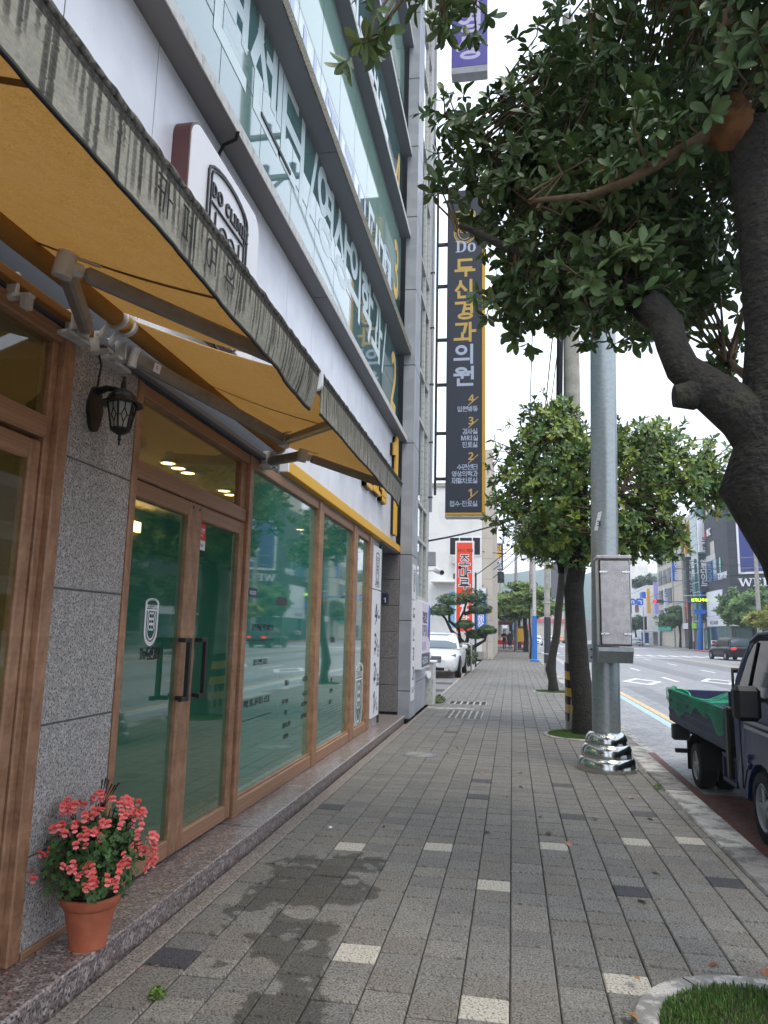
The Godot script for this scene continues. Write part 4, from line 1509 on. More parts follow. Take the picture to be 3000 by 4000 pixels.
func wall_lantern() -> void:
	var o := thing("wall_lantern", "black wall lantern with frosted panes hanging on the granite pier", "lamp", Vector3(-2.02, 2.36, -3.15))
	var bm: Material = M["black_metal"]
	var st := mb()
	var pl := PackedVector2Array()
	for i in 24:
		var a := TAU * i / 24
		pl.append(Vector2(cos(a) * 0.055 * (1.0 + 0.08 * cos(4 * a)), sin(a) * 0.115))
	prism(st, pl, 0.0, 0.022, Transform3D(Basis(Vector3(0, 0, -1), Vector3.UP, Vector3.RIGHT), Vector3(0.0, 0.18, 0)))
	obj("back_plate", st, bm, o)
	st = mb()
	tube(st, [Vector3(0.02, 0.27, 0), Vector3(0.07, 0.285, 0), Vector3(0.11, 0.278, 0), Vector3(0.155, 0.265, 0)], [0.02, 0.016, 0.014, 0.012], 10)
	tube(st, [Vector3(0.0, 0.5, 0.01), Vector3(0.03, 0.4, 0.008), Vector3(0.015, 0.29, 0)], [0.006], 6)
	obj("arm", st, bm, o)
	var ax := Transform3D(Basis(), Vector3(0.155, 0, 0))
	st = mb()
	lathe(st, [Vector2(0.0, 0.345), Vector2(0.01, 0.338), Vector2(0.006, 0.325), Vector2(0.012, 0.31), Vector2(0.014, 0.275), Vector2(0.045, 0.262), Vector2(0.068, 0.235), Vector2(0.075, 0.213), Vector2(0.098, 0.203), Vector2(0.1, 0.195), Vector2(0.07, 0.198)], 24, ax)
	obj("roof", st, bm, o)
	# six panes between bars that lean in towards the foot
	st = mb()
	var gl := mb()
	for i in 6:
		var a := TAU * i / 6 + 0.26
		var a2 := TAU * (i + 1) / 6 + 0.26
		var t0 := ax * Vector3(cos(a) * 0.069, 0.2, sin(a) * 0.069)
		var t1 := ax * Vector3(cos(a2) * 0.069, 0.2, sin(a2) * 0.069)
		var b0 := ax * Vector3(cos(a) * 0.045, 0.075, sin(a) * 0.045)
		var b1 := ax * Vector3(cos(a2) * 0.045, 0.075, sin(a2) * 0.045)
		tube(st, [t0, b0], [0.0055], 6)
		tube(st, [b0, b1], [0.005], 6)
		var mid_t := (t0 + t1) * 0.5
		var mid_b := (b0 + b1) * 0.5
		var c := (mid_t + mid_b) * 0.5
		var l := t0.lerp(b0, 0.5)
		var r := t1.lerp(b1, 0.5)
		var side := (r - l) * 0.25
		var rise := (mid_t - mid_b) * 0.26
		for s in [[mid_t, c + rise], [mid_b, c - rise], [c + rise, c + side], [c + rise, c - side], [c - rise, c + side], [c - rise, c - side], [c + side, r], [c - side, l]]:
			tube(st, [s[0], s[1]], [0.0026], 5)
		var ins := (c - ax * Vector3(0, 0.137, 0)).normalized() * -0.004
		poly(gl, [t0 + ins, t1 + ins, b1 + ins, b0 + ins], -ins.normalized())
	obj("cage", st, bm, o)
	pane_mat("frosted", Color(0.75, 0.76, 0.74), 0.75, 0.5, 0.25)
	obj("pane", gl, M["frosted"], o)
	st = mb()
	lathe(st, [Vector2(0.0, -0.01), Vector2(0.006, 0.0), Vector2(0.005, 0.018), Vector2(0.012, 0.022), Vector2(0.006, 0.03), Vector2(0.008, 0.045), Vector2(0.03, 0.055), Vector2(0.048, 0.068), Vector2(0.048, 0.076), Vector2(0.0, 0.078)], 20, ax)
	obj("finial", st, bm, o)

# shield of the clinic: outline rings and a knot of six loops, drawn in strokes; about w wide
func crest(st: SurfaceTool, xf: Transform3D, w: float, thick: float, deep := 0.0) -> void:
	for k in [1.0, 0.86]:
		var o := []
		for i in 11:
			var a := PI * i / 10.0
			o.append(Vector2(cos(a) * 0.5 * k, 0.62 + sin(a) * 0.16 * k) * w)
		for i in 15:
			var a := PI + PI * i / 14.0
			o.append(Vector2(cos(a) * 0.5 * k, -0.42 + sin(a) * 0.55 * k) * w)
		for i in o.size():
			stroke(st, o[i], o[(i + 1) % o.size()], thick * w * (1.0 if k == 1.0 else 0.7), 0.0, deep + 0.0002 + 0.0001 * (i % 2), xf)
	stroke(st, Vector2(-0.4, 0.36) * w, Vector2(0.4, 0.36) * w, thick * w * 0.8, 0.0, deep + 0.0004, xf)
	for s in [-1.0, 1.0]:
		stroke(st, Vector2(0.3 * s, 0.3) * w, Vector2(0.3 * s, -0.4) * w, thick * w * 0.8, 0.0, deep + 0.0003, xf)
		for i in 3:
			ring2(st, Vector2(0.1 * s, 0.12 - 0.2 * i) * w, 0.1 * w, 0.13 * w, thick * w * 0.7, deep + 0.0004 + 0.0001 * i, xf, 14, deep)
	for i in 6:
		var a := PI + PI * (i + 0.3) / 6.0
		var b := PI + PI * (i + 1.0) / 6.0
		stroke(st, Vector2(cos(a) * 0.3, -0.4 + sin(a) * 0.36) * w, Vector2(cos(b) * 0.3, -0.4 + sin(b) * 0.36) * w, thick * w * 0.8, 0.0, deep + 0.0003, xf)
	write(st, "DO CLINIC", 0.155 * w, xf * Transform3D(Basis(), Vector3(-0.4 * w, 0.42 * w, 0)), 0.12, deep)

func clinic_signs() -> void:
	# rounded light box with the shield
	var o := thing("shield_light_box", "white rounded light box sign with maroon rim and shield emblem above the cafe awning", "sign")
	var xf := Transform3D(Basis(Vector3(0, 0, -1), Vector3.UP, Vector3.RIGHT), Vector3(-2.05, 4.03, -4.405))
	var st := mb()
	prism(st, rounded(1.246, 1.24, 0.15, 8), 0.002, 0.115, xf)
	obj("case", st, M["maroon"], o)
	st = mb()
	prism(st, rounded(1.215, 1.21, 0.136, 8), 0.1145, 0.121, xf)
	obj("face", st, M["sign_white"], o)
	st = mb()
	crest(st, xf * Transform3D(Basis(), Vector3(0.0, -0.03, 0.1212)), 0.7, 0.022, 0.012)
	obj("emblem", st, M["ink_black"], o)
	st = mb()
	tube(st, [Vector3(-1.87, 4.93, -4.36), Vector3(-1.9, 4.9, -4.4), Vector3(-2.0, 4.88, -4.42), Vector3(-2.035, 4.82, -4.43), Vector3(-2.04, 4.5, -4.435)], [0.012], 6)
	tag(obj("power_cable", st, M["black_rubber"]), "black cable looping from the first ledge down to the shield sign", "cable")
	# yellow sill band with raised yellow words on the white panels
	o = thing("ground_floor_sign", "raised yellow words and large figure 1 over a yellow band on white panels", "sign")
	boxp("band", Vector3(-2.05, 2.885, -12.85), Vector3(-1.965, 3.0, -6.17), M["sign_yellow"], o, 0.004)
	boxp("end_panel", Vector3(-2.05, 2.885, -6.168), Vector3(-1.966, 3.2, -6.13), M["sign_white"], o, 0.003)
	for L in [[M["ink_black"], 0.045, 0.006, -0.004], [M["sign_yellow"], 0.03, 0.0, 0.0]]:
		st = mb()
		var deep: float = L[1]
		var base: float = -2.05 if L[0] == M["ink_black"] else -2.0045
		var x := on_x(base, 3.5 + L[3], -8.25 + L[2])
		write(st, "접수·진료실", 0.58, x, 0.12 if L[0] != M["ink_black"] else 0.13, deep, false, 1.1, 0.94)
		obj("lettering" if L[0] != M["ink_black"] else "lettering_back", st, L[0], o)
		st = mb()
		prism(st, PackedVector2Array([Vector2(0.2, 0), Vector2(0.46, 0), Vector2(0.46, 1.74), Vector2(0.27, 1.74), Vector2(0.2, 1.62), Vector2(0.0, 1.55), Vector2(0.0, 1.34), Vector2(0.2, 1.38)]), 0.0, deep, on_x(base, 3.14 + L[3], -12.02 + L[2]))
		obj("figure" if L[0] != M["ink_black"] else "figure_back", st, L[0], o)
	# words stuck on the glass of the upper floors
	o = thing("second_floor_lettering", "large white words and yellow figure 2 stuck on the second floor glass", "lettering")
	letters("words", "수면센터/영상의학과/", 0.94, on_x(-2.058, 5.7, -3.35), M["film_white"], o, 0.13, 0.0, false, 1.02, 0.84)
	letters("figure", "2", 1.25, on_x(-2.057, 5.25, -12.0), M["ink_gold"], o, 0.15, 0.0, false, 1.0, 0.75)
	o = thing("third_floor_lettering", "white words and yellow figure 3 stuck on the third floor glass", "lettering")
	letters("words", "검사실/진료실/", 0.9, on_x(-2.058, 6.72, -4.6), M["ink_pale"], o, 0.13, 0.0, false, 1.02, 0.84)
	letters("name", "두신경과", 0.95, on_x(-2.057, 6.85, -9.7), M["film_white"], o, 0.13, 0.0, false, 1.0, 0.55)
	letters("figure", "3", 1.25, on_x(-2.056, 7.4, -12.05), M["ink_gold"], o, 0.15, 0.0, false, 1.0, 0.7)
	st = mb()
	crest(st, on_x(-2.0565, 7.35, -11.4), 0.7, 0.05)
	obj("emblem", st, M["ink_pale"], o)
	o = thing("fourth_floor_lettering", "white words and yellow figure 4 stuck on the fourth floor glass", "lettering")
	letters("words", "입원병동", 0.95, on_x(-2.058, 9.2, -8.0), M["film_white"], o, 0.13, 0.0, false, 1.0, 0.8)
	letters("figure", "4", 1.3, on_x(-2.057, 9.2, -12.0), M["ink_gold"], o, 0.15, 0.0, false, 1.0, 0.7)
	# floor board beside the entrance
	o = thing("floor_number_board", "white wall board with black figures 4 3 2 1 beside the entrance", "sign")
	boxp("upper_board", Vector3(-2.06, 2.115, -11.27), Vector3(-2.018, 2.76, -10.63), M["sign_white"], o, 0.003)
	boxp("lower_board", Vector3(-2.06, 0.24, -11.27), Vector3(-2.018, 2.1, -10.63), M["sign_white"], o, 0.003)
	st = mb()
	crest(st, on_x(-2.0178, 2.46, -10.94), 0.27, 0.06)
	obj("emblem", st, M["ink_black"], o)
	letters("name", "두신경과", 0.085, on_x(-2.0178, 2.15, -10.75), M["ink_black"], o, 0.13)
	st = mb()
	var fl := [["4", 1.62, ["입원병동"]], ["3", 1.18, ["검사실", "MRI실", "진료실"]], ["2", 0.75, ["수면센터", "영상의학과", "재활치료실"]], ["1", 0.33, ["접수", "진료실"]]]
	for q in fl:
		write(st, q[0], 0.3, on_x(-2.0178, q[1], -10.8), 0.16)
		stroke(st, Vector2(0.05, 0.0), Vector2(0.27, 0.2), 0.028, 0.0, 0.0006, on_x(-2.0175, q[1] - 0.02, -10.8))
		for i in q[2].size():
			write(st, q[2][i], 0.05, on_x(-2.0178, q[1] + 0.06 - 0.065 * i, -11.06), 0.15, 0.0, false, 1.0, 0.75)
	obj("figures", st, M["ink_black"], o)
	# narrow board on the pillar
	o = thing("pillar_name_board", "narrow white board with black Hangul down the grey corner pillar", "sign")
	boxp("upper_board", Vector3(-1.752, 2.06, -13.3), Vector3(-1.735, 2.69, -12.9), M["sign_white"], o, 0.003)
	boxp("lower_board", Vector3(-1.752, 0.3, -13.3), Vector3(-1.735, 2.045, -12.9), M["sign_white"], o, 0.003)
	st = mb()
	crest(st, on_x(-1.7347, 2.42, -13.1), 0.22, 0.07)
	obj("emblem", st, M["ink_black"], o)
	letters("words", "두신경과", 0.23, on_x(-1.7347, 1.68, -12.98), M["ink_black"], o, 0.14, 0.0, true, 1.5)
	letters("floor_line", "1F~4F", 0.12, on_x(-1.7347, 0.42, -12.93), M["ink_black"], o, 0.14, 0.0, false, 1.0, 0.7)
	# poster box on the end wall
	o = thing("poster_light_box", "white edged poster box reading OPEN on the end wall beside the forecourt", "sign")
	boxp("case", Vector3(-1.775, 0.82, -14.7), Vector3(-1.62, 2.06, -13.33), M["sign_white"], o, 0.006)
	mat("poster_blush", Color(0.84, 0.8, 0.86), 0.5)
	boxp("poster", Vector3(-1.621, 0.86, -14.66), Vector3(-1.617, 2.02, -13.37), M["poster_blush"], o, 0.0)
	boxp("footer", Vector3(-1.62, 0.86, -14.66), Vector3(-1.6155, 1.1, -13.37), M["sign_navy"], o, 0.0)
	st = mb()
	prism(st, PackedVector2Array([Vector2(0.86, 0.55), Vector2(1.29, 0.5), Vector2(1.29, 1.1), Vector2(1.1, 1.16), Vector2(1.0, 1.0), Vector2(0.97, 0.8)]), 0.0, 0.003, on_x(-1.6165, 0.86, -13.37))
	obj("print_blue", st, M["sign_blue"], o)
	st = mb()
	prism(st, PackedVector2Array([Vector2(1.08, 0.5), Vector2(1.29, 0.46), Vector2(1.29, 0.75), Vector2(1.16, 0.7)]), 0.0, 0.004, on_x(-1.6165, 0.86, -13.37))
	obj("print_red", st, M["sign_red"], o)
	st = mb()
	write(st, "종합검진", 0.2, on_x(-1.6165, 1.66, -13.42), 0.15, 0.0, false, 1.0, 0.95)
	write(st, "OPEN", 0.24, on_x(-1.6165, 1.4, -13.42), 0.15)
	obj("headline", st, M["ink_black"], o)
	st = mb()
	for i in 5:
		bx(st, Vector3(-1.617, 1.16, -13.47 - 0.13 * i), Vector3(-1.6155, 1.31, -13.44 - 0.13 * i), 0.0)
	obj("print_figures", st, M["ink_grey"], o)
	letters("footer_line", "두신경과 052", 0.13, on_x(-1.615, 0.91, -13.45), M["sign_white"], o, 0.14)
	# number plate in the entrance
	o = thing("house_number_plate", "small navy house number plate with white 1 on the entrance granite", "sign")
	st = mb()
	prism(st, rounded(0.2, 0.19, 0.03), 0.0, 0.01, on_z(-2.25, 2.06, -12.79))
	obj("plate", st, M["sign_navy"], o)
	letters("figure", "1", 0.1, on_z(-2.24, 1.985, -12.778), M["sign_white"], o)
	# stickers on the doors
	o = thing("security_sticker", "red and white security sticker in the top corner of the right hand door", "sticker")
	boxp("red_half", Vector3(GX + 0.0005, 2.075, -4.668), Vector3(GX + 0.002, 2.19, -4.545), M["sign_red"], o, 0.0)
	boxp("white_half", Vector3(GX + 0.0005, 2.01, -4.668), Vector3(GX + 0.002, 2.0745, -4.545), M["sign_white"], o, 0.0)
	letters("words", "에스원", 0.035, on_x(GX + 0.0025, 2.125, -4.555), M["sign_white"], o, 0.12, 0.0, false, 1.0, 0.9)
	letters("small_words", "CCTV", 0.014, on_x(GX + 0.0025, 2.1, -4.585), M["sign_white"], o)
	letters("maker", "SECOM", 0.024, on_x(GX + 0.0025, 2.03, -4.552), M["sign_navy"], o, 0.12, 0.0, false, 1.0, 0.85)
	o = thing("door_emblem", "white shield emblem and black clinic name printed on the left hand door glass", "lettering")
	st = mb()
	crest(st, on_x(GX + 0.002, 1.535, -3.985), 0.15, 0.07)
	obj("emblem", st, M["sign_white"], o)
	letters("name", "Do두신경과", 0.07, on_x(GX + 0.002, 1.305, -3.88), M["ink_black"], o, 0.14, 0.0, false, 1.0, 0.62, true)
	o = thing("window_emblem", "large white shield emblem on the narrow pane beside the entrance", "lettering")
	st = mb()
	crest(st, on_x(GX + 0.002, 0.66, -9.98), 0.5, 0.05)
	obj("emblem", st, M["sign_white"], o)
	# print inside the wide panes, read from within
	o = thing("window_print", "dark mirrored Hangul print on the inside of the wide green panes", "lettering")
	st = mb()
	prism(st, rounded(0.2, 0.075, 0.03), 0.0, 0.001, on_x(GX + 0.001, 1.78, -5.66))
	prism(st, rounded(0.3, 0.075, 0.03), 0.0, 0.001, on_x(GX + 0.001, 1.74, -6.42))
	obj("label_shape", st, M["frame_dark"], o)
	letters("label_word", "VISION", 0.036, on_x(GX + 0.0025, 1.762, -5.73, true), M["ink_pale"], o, 0.12)
	var lines := [["뇌신경에 대한 올바른 진료", 1.48, -6.22, 0.05], ["신경과 전문의 진료", 1.2, -6.1, 0.045], ["보건소 치매 무료 검진 협력 병원", 0.88, -6.2, 0.055], ["뇌졸중", 0.98, -6.75, 0.05], ["뇌혈관 질환", 0.82, -6.75, 0.04], ["치매", 0.72, -6.72, 0.04], ["두통 어지럼증", 0.6, -6.85, 0.045], ["수면장애", 0.5, -6.8, 0.045], ["뇌파검사", 0.98, -7.38, 0.05], ["근전도검사", 0.84, -7.4, 0.04], ["자율신경검사", 0.74, -7.4, 0.04], ["영상의학과", 0.62, -7.4, 0.045], ["재활치료", 1.35, -8.5, 0.06], ["통증", 0.9, -8.45, 0.05], ["수면센터", 0.78, -8.5, 0.05], ["검사실", 0.66, -8.45, 0.05]]
	st = mb()
	for l in lines:
		write(st, l[0], l[3], on_x(GX + 0.0012, l[1], l[2], true), 0.12, 0.0, false, 1.0, 0.9)
	for y in [1.4, 0.78]:
		stroke(st, Vector2(0, 0), Vector2(0.75, 0), 0.006, 0.0, 0.0004, on_x(GX + 0.0012, y, -5.5))
	obj("print", st, M["ink_black"], o)
	# tall dark sign that stands out from the corner, and the purple one above it
	tall_signs()

func tall_signs() -> void:
	var z := -15.2
	var o := thing("tall_clinic_sign", "tall charcoal clinic sign with yellow edge and Hangul floor list hung from the corner", "sign")
	boxp("case", Vector3(-1.385, 3.93, z - 0.3), Vector3(-0.55, 11.4, z), M["sign_dark"], o, 0.006)
	boxp("side_band", Vector3(-0.61, 3.99, z - 0.002), Vector3(-0.545, 11.4, z + 0.006), M["sign_yellow"], o, 0.002)
	boxp("foot_band", Vector3(-1.385, 3.94, z - 0.002), Vector3(-0.545, 3.985, z + 0.006), M["sign_yellow"], o, 0.002)
	boxp("foot_plate", Vector3(-1.39, 3.89, z - 0.31), Vector3(-0.54, 3.928, z + 0.004), M["alu_light"], o, 0.003)
	var st := mb()
	crest(st, on_z(-1.0, 10.54, z + 0.001), 0.46, 0.045)
	obj("emblem", st, M["ink_gold"], o)
	letters("latin_name", "Do", 0.32, on_z(-1.2, 9.86, z + 0.001), M["ink_pale"], o, 0.14, 0.0, false, 1.0, 0.9, true)
	letters("name", "두신경과", 0.42, on_z(-1.21, 9.3, z + 0.001), M["ink_gold"], o, 0.15, 0.0, true, 1.2, 1.05)
	letters("kind_of_house", "의원", 0.42, on_z(-1.21, 7.28, z + 0.001), M["ink_pale"], o, 0.15, 0.0, true, 1.2, 1.05)
	st = mb()
	var nums := mb()
	list_rows(nums, st, z)
	obj("figures", nums, M["ink_gold"], o)
	obj("floor_list", st, M["ink_pale"], o)
	# brackets and the dark pipe they hang on
	for by in [4.75, 5.76, 6.86, 7.9, 9.17, 10.18]:
		boxp("bracket", Vector3(-1.6, by - 0.03, z - 0.2), Vector3(-1.386, by + 0.03, z - 0.12), M["frame_dark"], o, 0.003)
	st = mb()
	tube(st, [Vector3(-1.62, 4.4, z - 0.16), Vector3(-1.62, 12.5, z - 0.16)], [0.028], 10)
	obj("hanger_pipe", st, M["frame_dark"], o)
	o = thing("conduit_pipe", "grey vertical conduit pipe with clips on the corner of the building", "pipe")
	st = mb()
	tube(st, [Vector3(-1.69, 4.0, z + 0.02), Vector3(-1.69, 17.0, z + 0.02)], [0.032], 10)
	obj("pipe", st, M["alu_grey"], o)
	for y in [4.3, 5.5, 6.8, 8.1, 9.4]:
		boxp("clip", Vector3(-1.745, y, z), Vector3(-1.65, y + 0.03, z + 0.056), M["frame_dark"], o, 0.0)
	o = thing("purple_sign", "purple sign with white Hangul high above the charcoal sign", "sign")
	boxp("case", Vector3(-1.33, 14.55, z - 0.3), Vector3(-0.49, 19.0, z), M["sign_purple"], o, 0.006)
	boxp("foot_plate", Vector3(-1.33, 14.38, z - 0.29), Vector3(-0.49, 14.548, z - 0.002), M["alu_grey"], o, 0.003)
	letters("words", "정형외과영상", 0.62, on_z(-1.22, 18.2, z + 0.001), M["ink_lilac"], o, 0.15, 0.0, true, 1.12)

func list_rows(nums: SurfaceTool, st: SurfaceTool, z: float) -> void:
	# read off the sign from top to bottom: figure with a slash, then its rooms, set flush right
	var rows := [["4", 6.39, ["입원병동"]], ["3", 5.89, ["검사실", "MRI실", "진료실"]], ["2", 5.11, ["수면센터", "영상의학과", "재활치료실"]], ["1", 4.32, ["접수·진료실"]]]
	for r in rows:
		var y: float = r[1]
		write(nums, r[0], 0.19, on_z(-0.9, y, z + 0.001), 0.15)
		stroke(nums, Vector2(0.0, -0.06), Vector2(0.2, 0.12), 0.018, 0.0, 0.0006, on_z(-0.9, y, z + 0.0015))
		for i in r[2].size():
			var s: String = r[2][i]
			var hh := 0.12
			var wid := 0.0
			for c in s:
				wid += hh * 0.92 if c.unicode_at(0) >= 0xAC00 else hh * (0.34 if c == "·" else 0.68)
			write(st, s, hh, on_z(-0.7 - wid, y - 0.2 - 0.147 * i, z + 0.001), 0.12, 0.0, false, 1.0, 0.92)

# ---------------------------------------------------------------- vehicles shared by the whole street
func wheel(parent: Node3D, at: Vector3, r: float, w: float, side: float, spokes: int, rim_mat: Material) -> Node3D:
	var g := group_part("wheel", parent, at)
	var xf := Transform3D(Basis(Vector3(0, 0, side), Vector3(side, 0, 0), Vector3(0, 1, 0)), Vector3.ZERO)   # the axle points out to the side
	var st := mb()
	lathe(st, [Vector2(r * 0.62, -w * 0.5), Vector2(r * 0.93, -w * 0.5), Vector2(r, -w * 0.36), Vector2(r, w * 0.36), Vector2(r * 0.93, w * 0.5), Vector2(r * 0.68, w * 0.52), Vector2(r * 0.64, w * 0.4)], 28, xf)
	obj("tyre", st, M["black_rubber"], g)
	st = mb()
	lathe(st, [Vector2(r * 0.66, w * 0.46), Vector2(r * 0.62, w * 0.5), Vector2(r * 0.58, w * 0.42), Vector2(r * 0.56, -w * 0.1)], 28, xf)
	for i in spokes:
		var a := TAU * i / spokes
		var d := Vector3(cos(a), 0, sin(a))
		bar(st, xf * (d * r * 0.1 + Vector3(0, w * 0.4, 0)), xf * (d * r * 0.6 + Vector3(0, w * 0.36, 0)), r * 0.17, w * 0.1, 0.004, xf.basis * Vector3.UP)
	lathe(st, [Vector2(r * 0.17, w * 0.3), Vector2(r * 0.17, w * 0.46), Vector2(0.0, w * 0.48)], 16, xf)
	obj("rim", st, rim_mat, g)
	st = mb()
	lathe(st, [Vector2(r * 0.56, -w * 0.05), Vector2(0.0, -w * 0.05)], 20, xf)
	obj("brake_disc", st, M["frame_dark"], g)
	return g

# a saloon or a tall car, its front towards +z, standing on y 0; len, wid, hgt in metres
func car(called: String, label: String, at: Vector3, turn: float, paint: Material, grp: String, tall := false, len := 4.9, wid := 1.86, hgt := 1.47) -> Node3D:
	var o := thing(called, label, "car", at, turn, grp)
	var belt := 0.93 if not tall else 1.02
	var hood := 0.88 if not tall else 1.0
	var L := len / 2
	# body: cross sections from nose to tail
	var sec := [[L, 0.55, 0.35, 0.60], [L - 0.06, 0.78, 0.28, 0.68], [L - 0.25, 0.90, 0.22, 0.76], [L - 0.7, 0.97, 0.2, hood - 0.05], [L - 1.25, 1.0, 0.2, hood], [L - 1.6, 1.0, 0.2, belt], [0.0, 1.0, 0.2, belt + 0.02], [-L + 1.2, 1.0, 0.2, belt + 0.04], [-L + 0.5, 0.98, 0.22, belt + (0.02 if tall else 0.06)], [-L + 0.12, 0.93, 0.26, belt - 0.03], [-L, 0.82, 0.36, belt - 0.12]]
	var rows := []
	for s in sec:
		var hw: float = wid / 2 * s[1]
		var y0: float = s[2]
		var y1: float = s[3]
		var r := []
		for q in [[-0.86, 0.0], [-0.95, 0.08], [-0.985, 0.3], [-1.0, 0.55], [-0.985, 0.78], [-0.93, 0.93], [-0.82, 1.0], [-0.4, 1.03], [0.0, 1.04], [0.4, 1.03], [0.82, 1.0], [0.93, 0.93], [0.985, 0.78], [1.0, 0.55], [0.985, 0.3], [0.95, 0.08], [0.86, 0.0]]:
			r.append(Vector3(q[0] * hw, lerpf(y0, y1, q[1]), s[0]))
		rows.append(r)
	var st := mb()
	sheet(st, rows, false)
	poly(st, rows[0], Vector3(0, 0, 1))
	poly(st, rows[rows.size() - 1], Vector3(0, 0, -1))
	obj("body", st, paint, o)
	# glasshouse
	var zf := L - 1.45
	var zb := -L + (0.35 if tall else 0.75)
	var rf := 0.95 if not tall else 0.55
	var gh := [[zf, belt - 0.01, 0.9, 0.0], [zf - rf * 0.5, lerpf(belt, hgt, 0.62), 0.83, 1.0], [zf - rf, hgt - 0.03, 0.73, 1.0], [zf - rf - 0.5, hgt, 0.71, 1.0], [zb + (0.2 if tall else 0.85), hgt - 0.04, 0.72, 1.0], [zb + (0.08 if tall else 0.4), lerpf(belt, hgt, 0.6), 0.8, 1.0], [zb, belt, 0.88, 0.0]]
	rows = []
	for s in gh:
		var r := []
		var hw: float = wid / 2 * s[2]
		var base := wid / 2 * 0.9
		for q in [[-1, 0.0], [-1, 0.8], [-0.96, 0.94], [-0.85, 1.0], [-0.4, 1.02], [0.4, 1.02], [0.85, 1.0], [0.96, 0.94], [1, 0.8], [1, 0.0]]:
			var t: float = q[1]
			r.append(Vector3(q[0] * lerpf(base, hw, minf(t * 1.1, 1.0)), lerpf(belt - 0.02, s[1], t), s[0]))
		rows.append(r)
	st = mb()
	sheet(st, rows, false)
	obj("cabin", st, paint, o)
	# panes lie just proud of the cabin
	st = mb()
	var wf := wid / 2
	for e in [[zf - 0.02, belt + 0.02, 0.84, zf - rf + 0.05, hgt - 0.055, 0.68, 1.0], [zb + 0.02, belt + 0.03, 0.8, zb + (0.16 if tall else 0.78), hgt - 0.08, 0.66, -1.0]]:
		var p := []
		var steps := 6
		for i in steps + 1:
			var t := i / float(steps)
			var yy := lerpf(e[1], e[4], t)
			var zz: float = lerpf(e[0], e[3], t) + e[6] * (0.035 + 0.06 * sin(PI * t) * (1.0 if e[6] > 0 else 0.5))
			var hw2 := lerpf(e[2], e[5], t) * wf
			p.append([Vector3(-hw2, yy, zz - e[6] * 0.03), Vector3(-hw2 * 0.5, yy + 0.012, zz), Vector3(hw2 * 0.5, yy + 0.012, zz), Vector3(hw2, yy, zz - e[6] * 0.03)])
		sheet(st, p, e[6] > 0)
	obj("windscreen", st, M["glass_car"], o)
	for s in [-1.0, 1.0]:
		st = mb()
		var zz: Array = [zf - 0.38, zf - rf - 0.05, zb + (0.35 if tall else 0.95), zb + (0.25 if tall else 0.42)]
		var q := [Vector3(s * wf * 0.893, belt + 0.04, zz[0]), Vector3(s * wf * 0.752, hgt - 0.1, zz[1]), Vector3(s * wf * 0.752, hgt - 0.12, zz[2]), Vector3(s * wf * 0.885, belt + 0.05, zz[3])]
		for i in 4:
			q[i] += Vector3(s * 0.022, 0, 0)
		face(st, q[0], q[1], q[2], q[3], Vector3(s, 0.3, 0))
		obj("side_window", st, M["glass_dark"], o)
		st = mb()
		box(st, Vector3(s * (wf + 0.08), belt + 0.08, zf - 0.35), Vector3(0.2, 0.13, 0.09), Basis(), 0.03)
		box(st, Vector3(s * (wf - 0.04), belt + 0.03, zf - 0.34), Vector3(0.12, 0.03, 0.05), Basis(), 0.005)
		obj("mirror", st, paint, o)
		st = mb()
		var hl := PackedVector2Array([Vector2(0.0, 0.02), Vector2(0.36, 0.16), Vector2(0.4, 0.1), Vector2(0.3, -0.04), Vector2(0.1, -0.06)])
		var hx := Transform3D(Basis(Vector3(s, 0, -0.55).normalized(), Vector3(0, 1, -0.25).normalized(), Vector3(s * 0.5, 0.2, 0.9).normalized()), Vector3(s * wf * 0.5, 0.63 if not tall else 0.72, L - 0.1))
		prism(st, hl, -0.03, 0.05, hx)
		obj("headlight", st, M["glass_car"], o)
		st = mb()
		box(st, Vector3(s * wf * 0.72, belt - 0.13, -L + 0.03), Vector3(0.34, 0.16, 0.12), Basis(), 0.03)
		obj("tail_light", st, M["tail_red"], o)
		st = mb()
		box(st, Vector3(s * wf * 0.66, 0.42, L - 0.11), Vector3(0.2, 0.09, 0.1), Basis(Vector3.UP, s * 0.35), 0.02)
		obj("fog_lamp", st, M["chrome"], o)
		for z in [L - 0.92, -L + 1.0]:
			st = mb()
			lathe(st, [Vector2(0.38, -0.02), Vector2(0.38, 0.012), Vector2(0.0, 0.012)], 24, Transform3D(Basis(Vector3(0, 0, s), Vector3(s, 0, 0), Vector3(0, 1, 0)), Vector3(s * wf * 0.995, 0.34, z)))
			obj("wheel_arch", st, M["black_rubber"], o)
			wheel(o, Vector3(s * (wf - 0.075), 0.32, z), 0.32, 0.2, s, 7, M["silver"])
	st = mb()
	bx(st, Vector3(-0.36, 0.5, L - 0.06), Vector3(0.36, 0.72, L + 0.015), 0.02)
	obj("grille", st, M["frame_dark"], o)
	for i in 5:
		st = mb()
		bx(st, Vector3(-0.34, 0.52 + 0.043 * i, L + 0.005), Vector3(0.34, 0.538 + 0.043 * i, L + 0.026), 0.004)
		obj("grille_bar", st, M["chrome"], o)
	st = mb()
	bx(st, Vector3(-0.46, 0.25, L - 0.06), Vector3(0.46, 0.36, L + 0.005), 0.02)
	obj("air_intake", st, M["black_rubber"], o)
	st = mb()
	bx(st, Vector3(-0.27, 0.385, L - 0.02), Vector3(0.27, 0.49, L + 0.03), 0.006)
	obj("number_plate", st, M["sign_white"], o)
	return o

func car_copy(src: Node3D, called: String, at: Vector3, turn: float, label: String, grp: String, paint: Material) -> void:
	var r := dup(src, at, turn, label, grp)
	r.name = numbered(called)
	for c in r.get_children():
		if c is MeshInstance3D and (c.name.begins_with("body") or c.name.begins_with("cabin") or c.name.begins_with("mirror")):
			c.material_override = paint

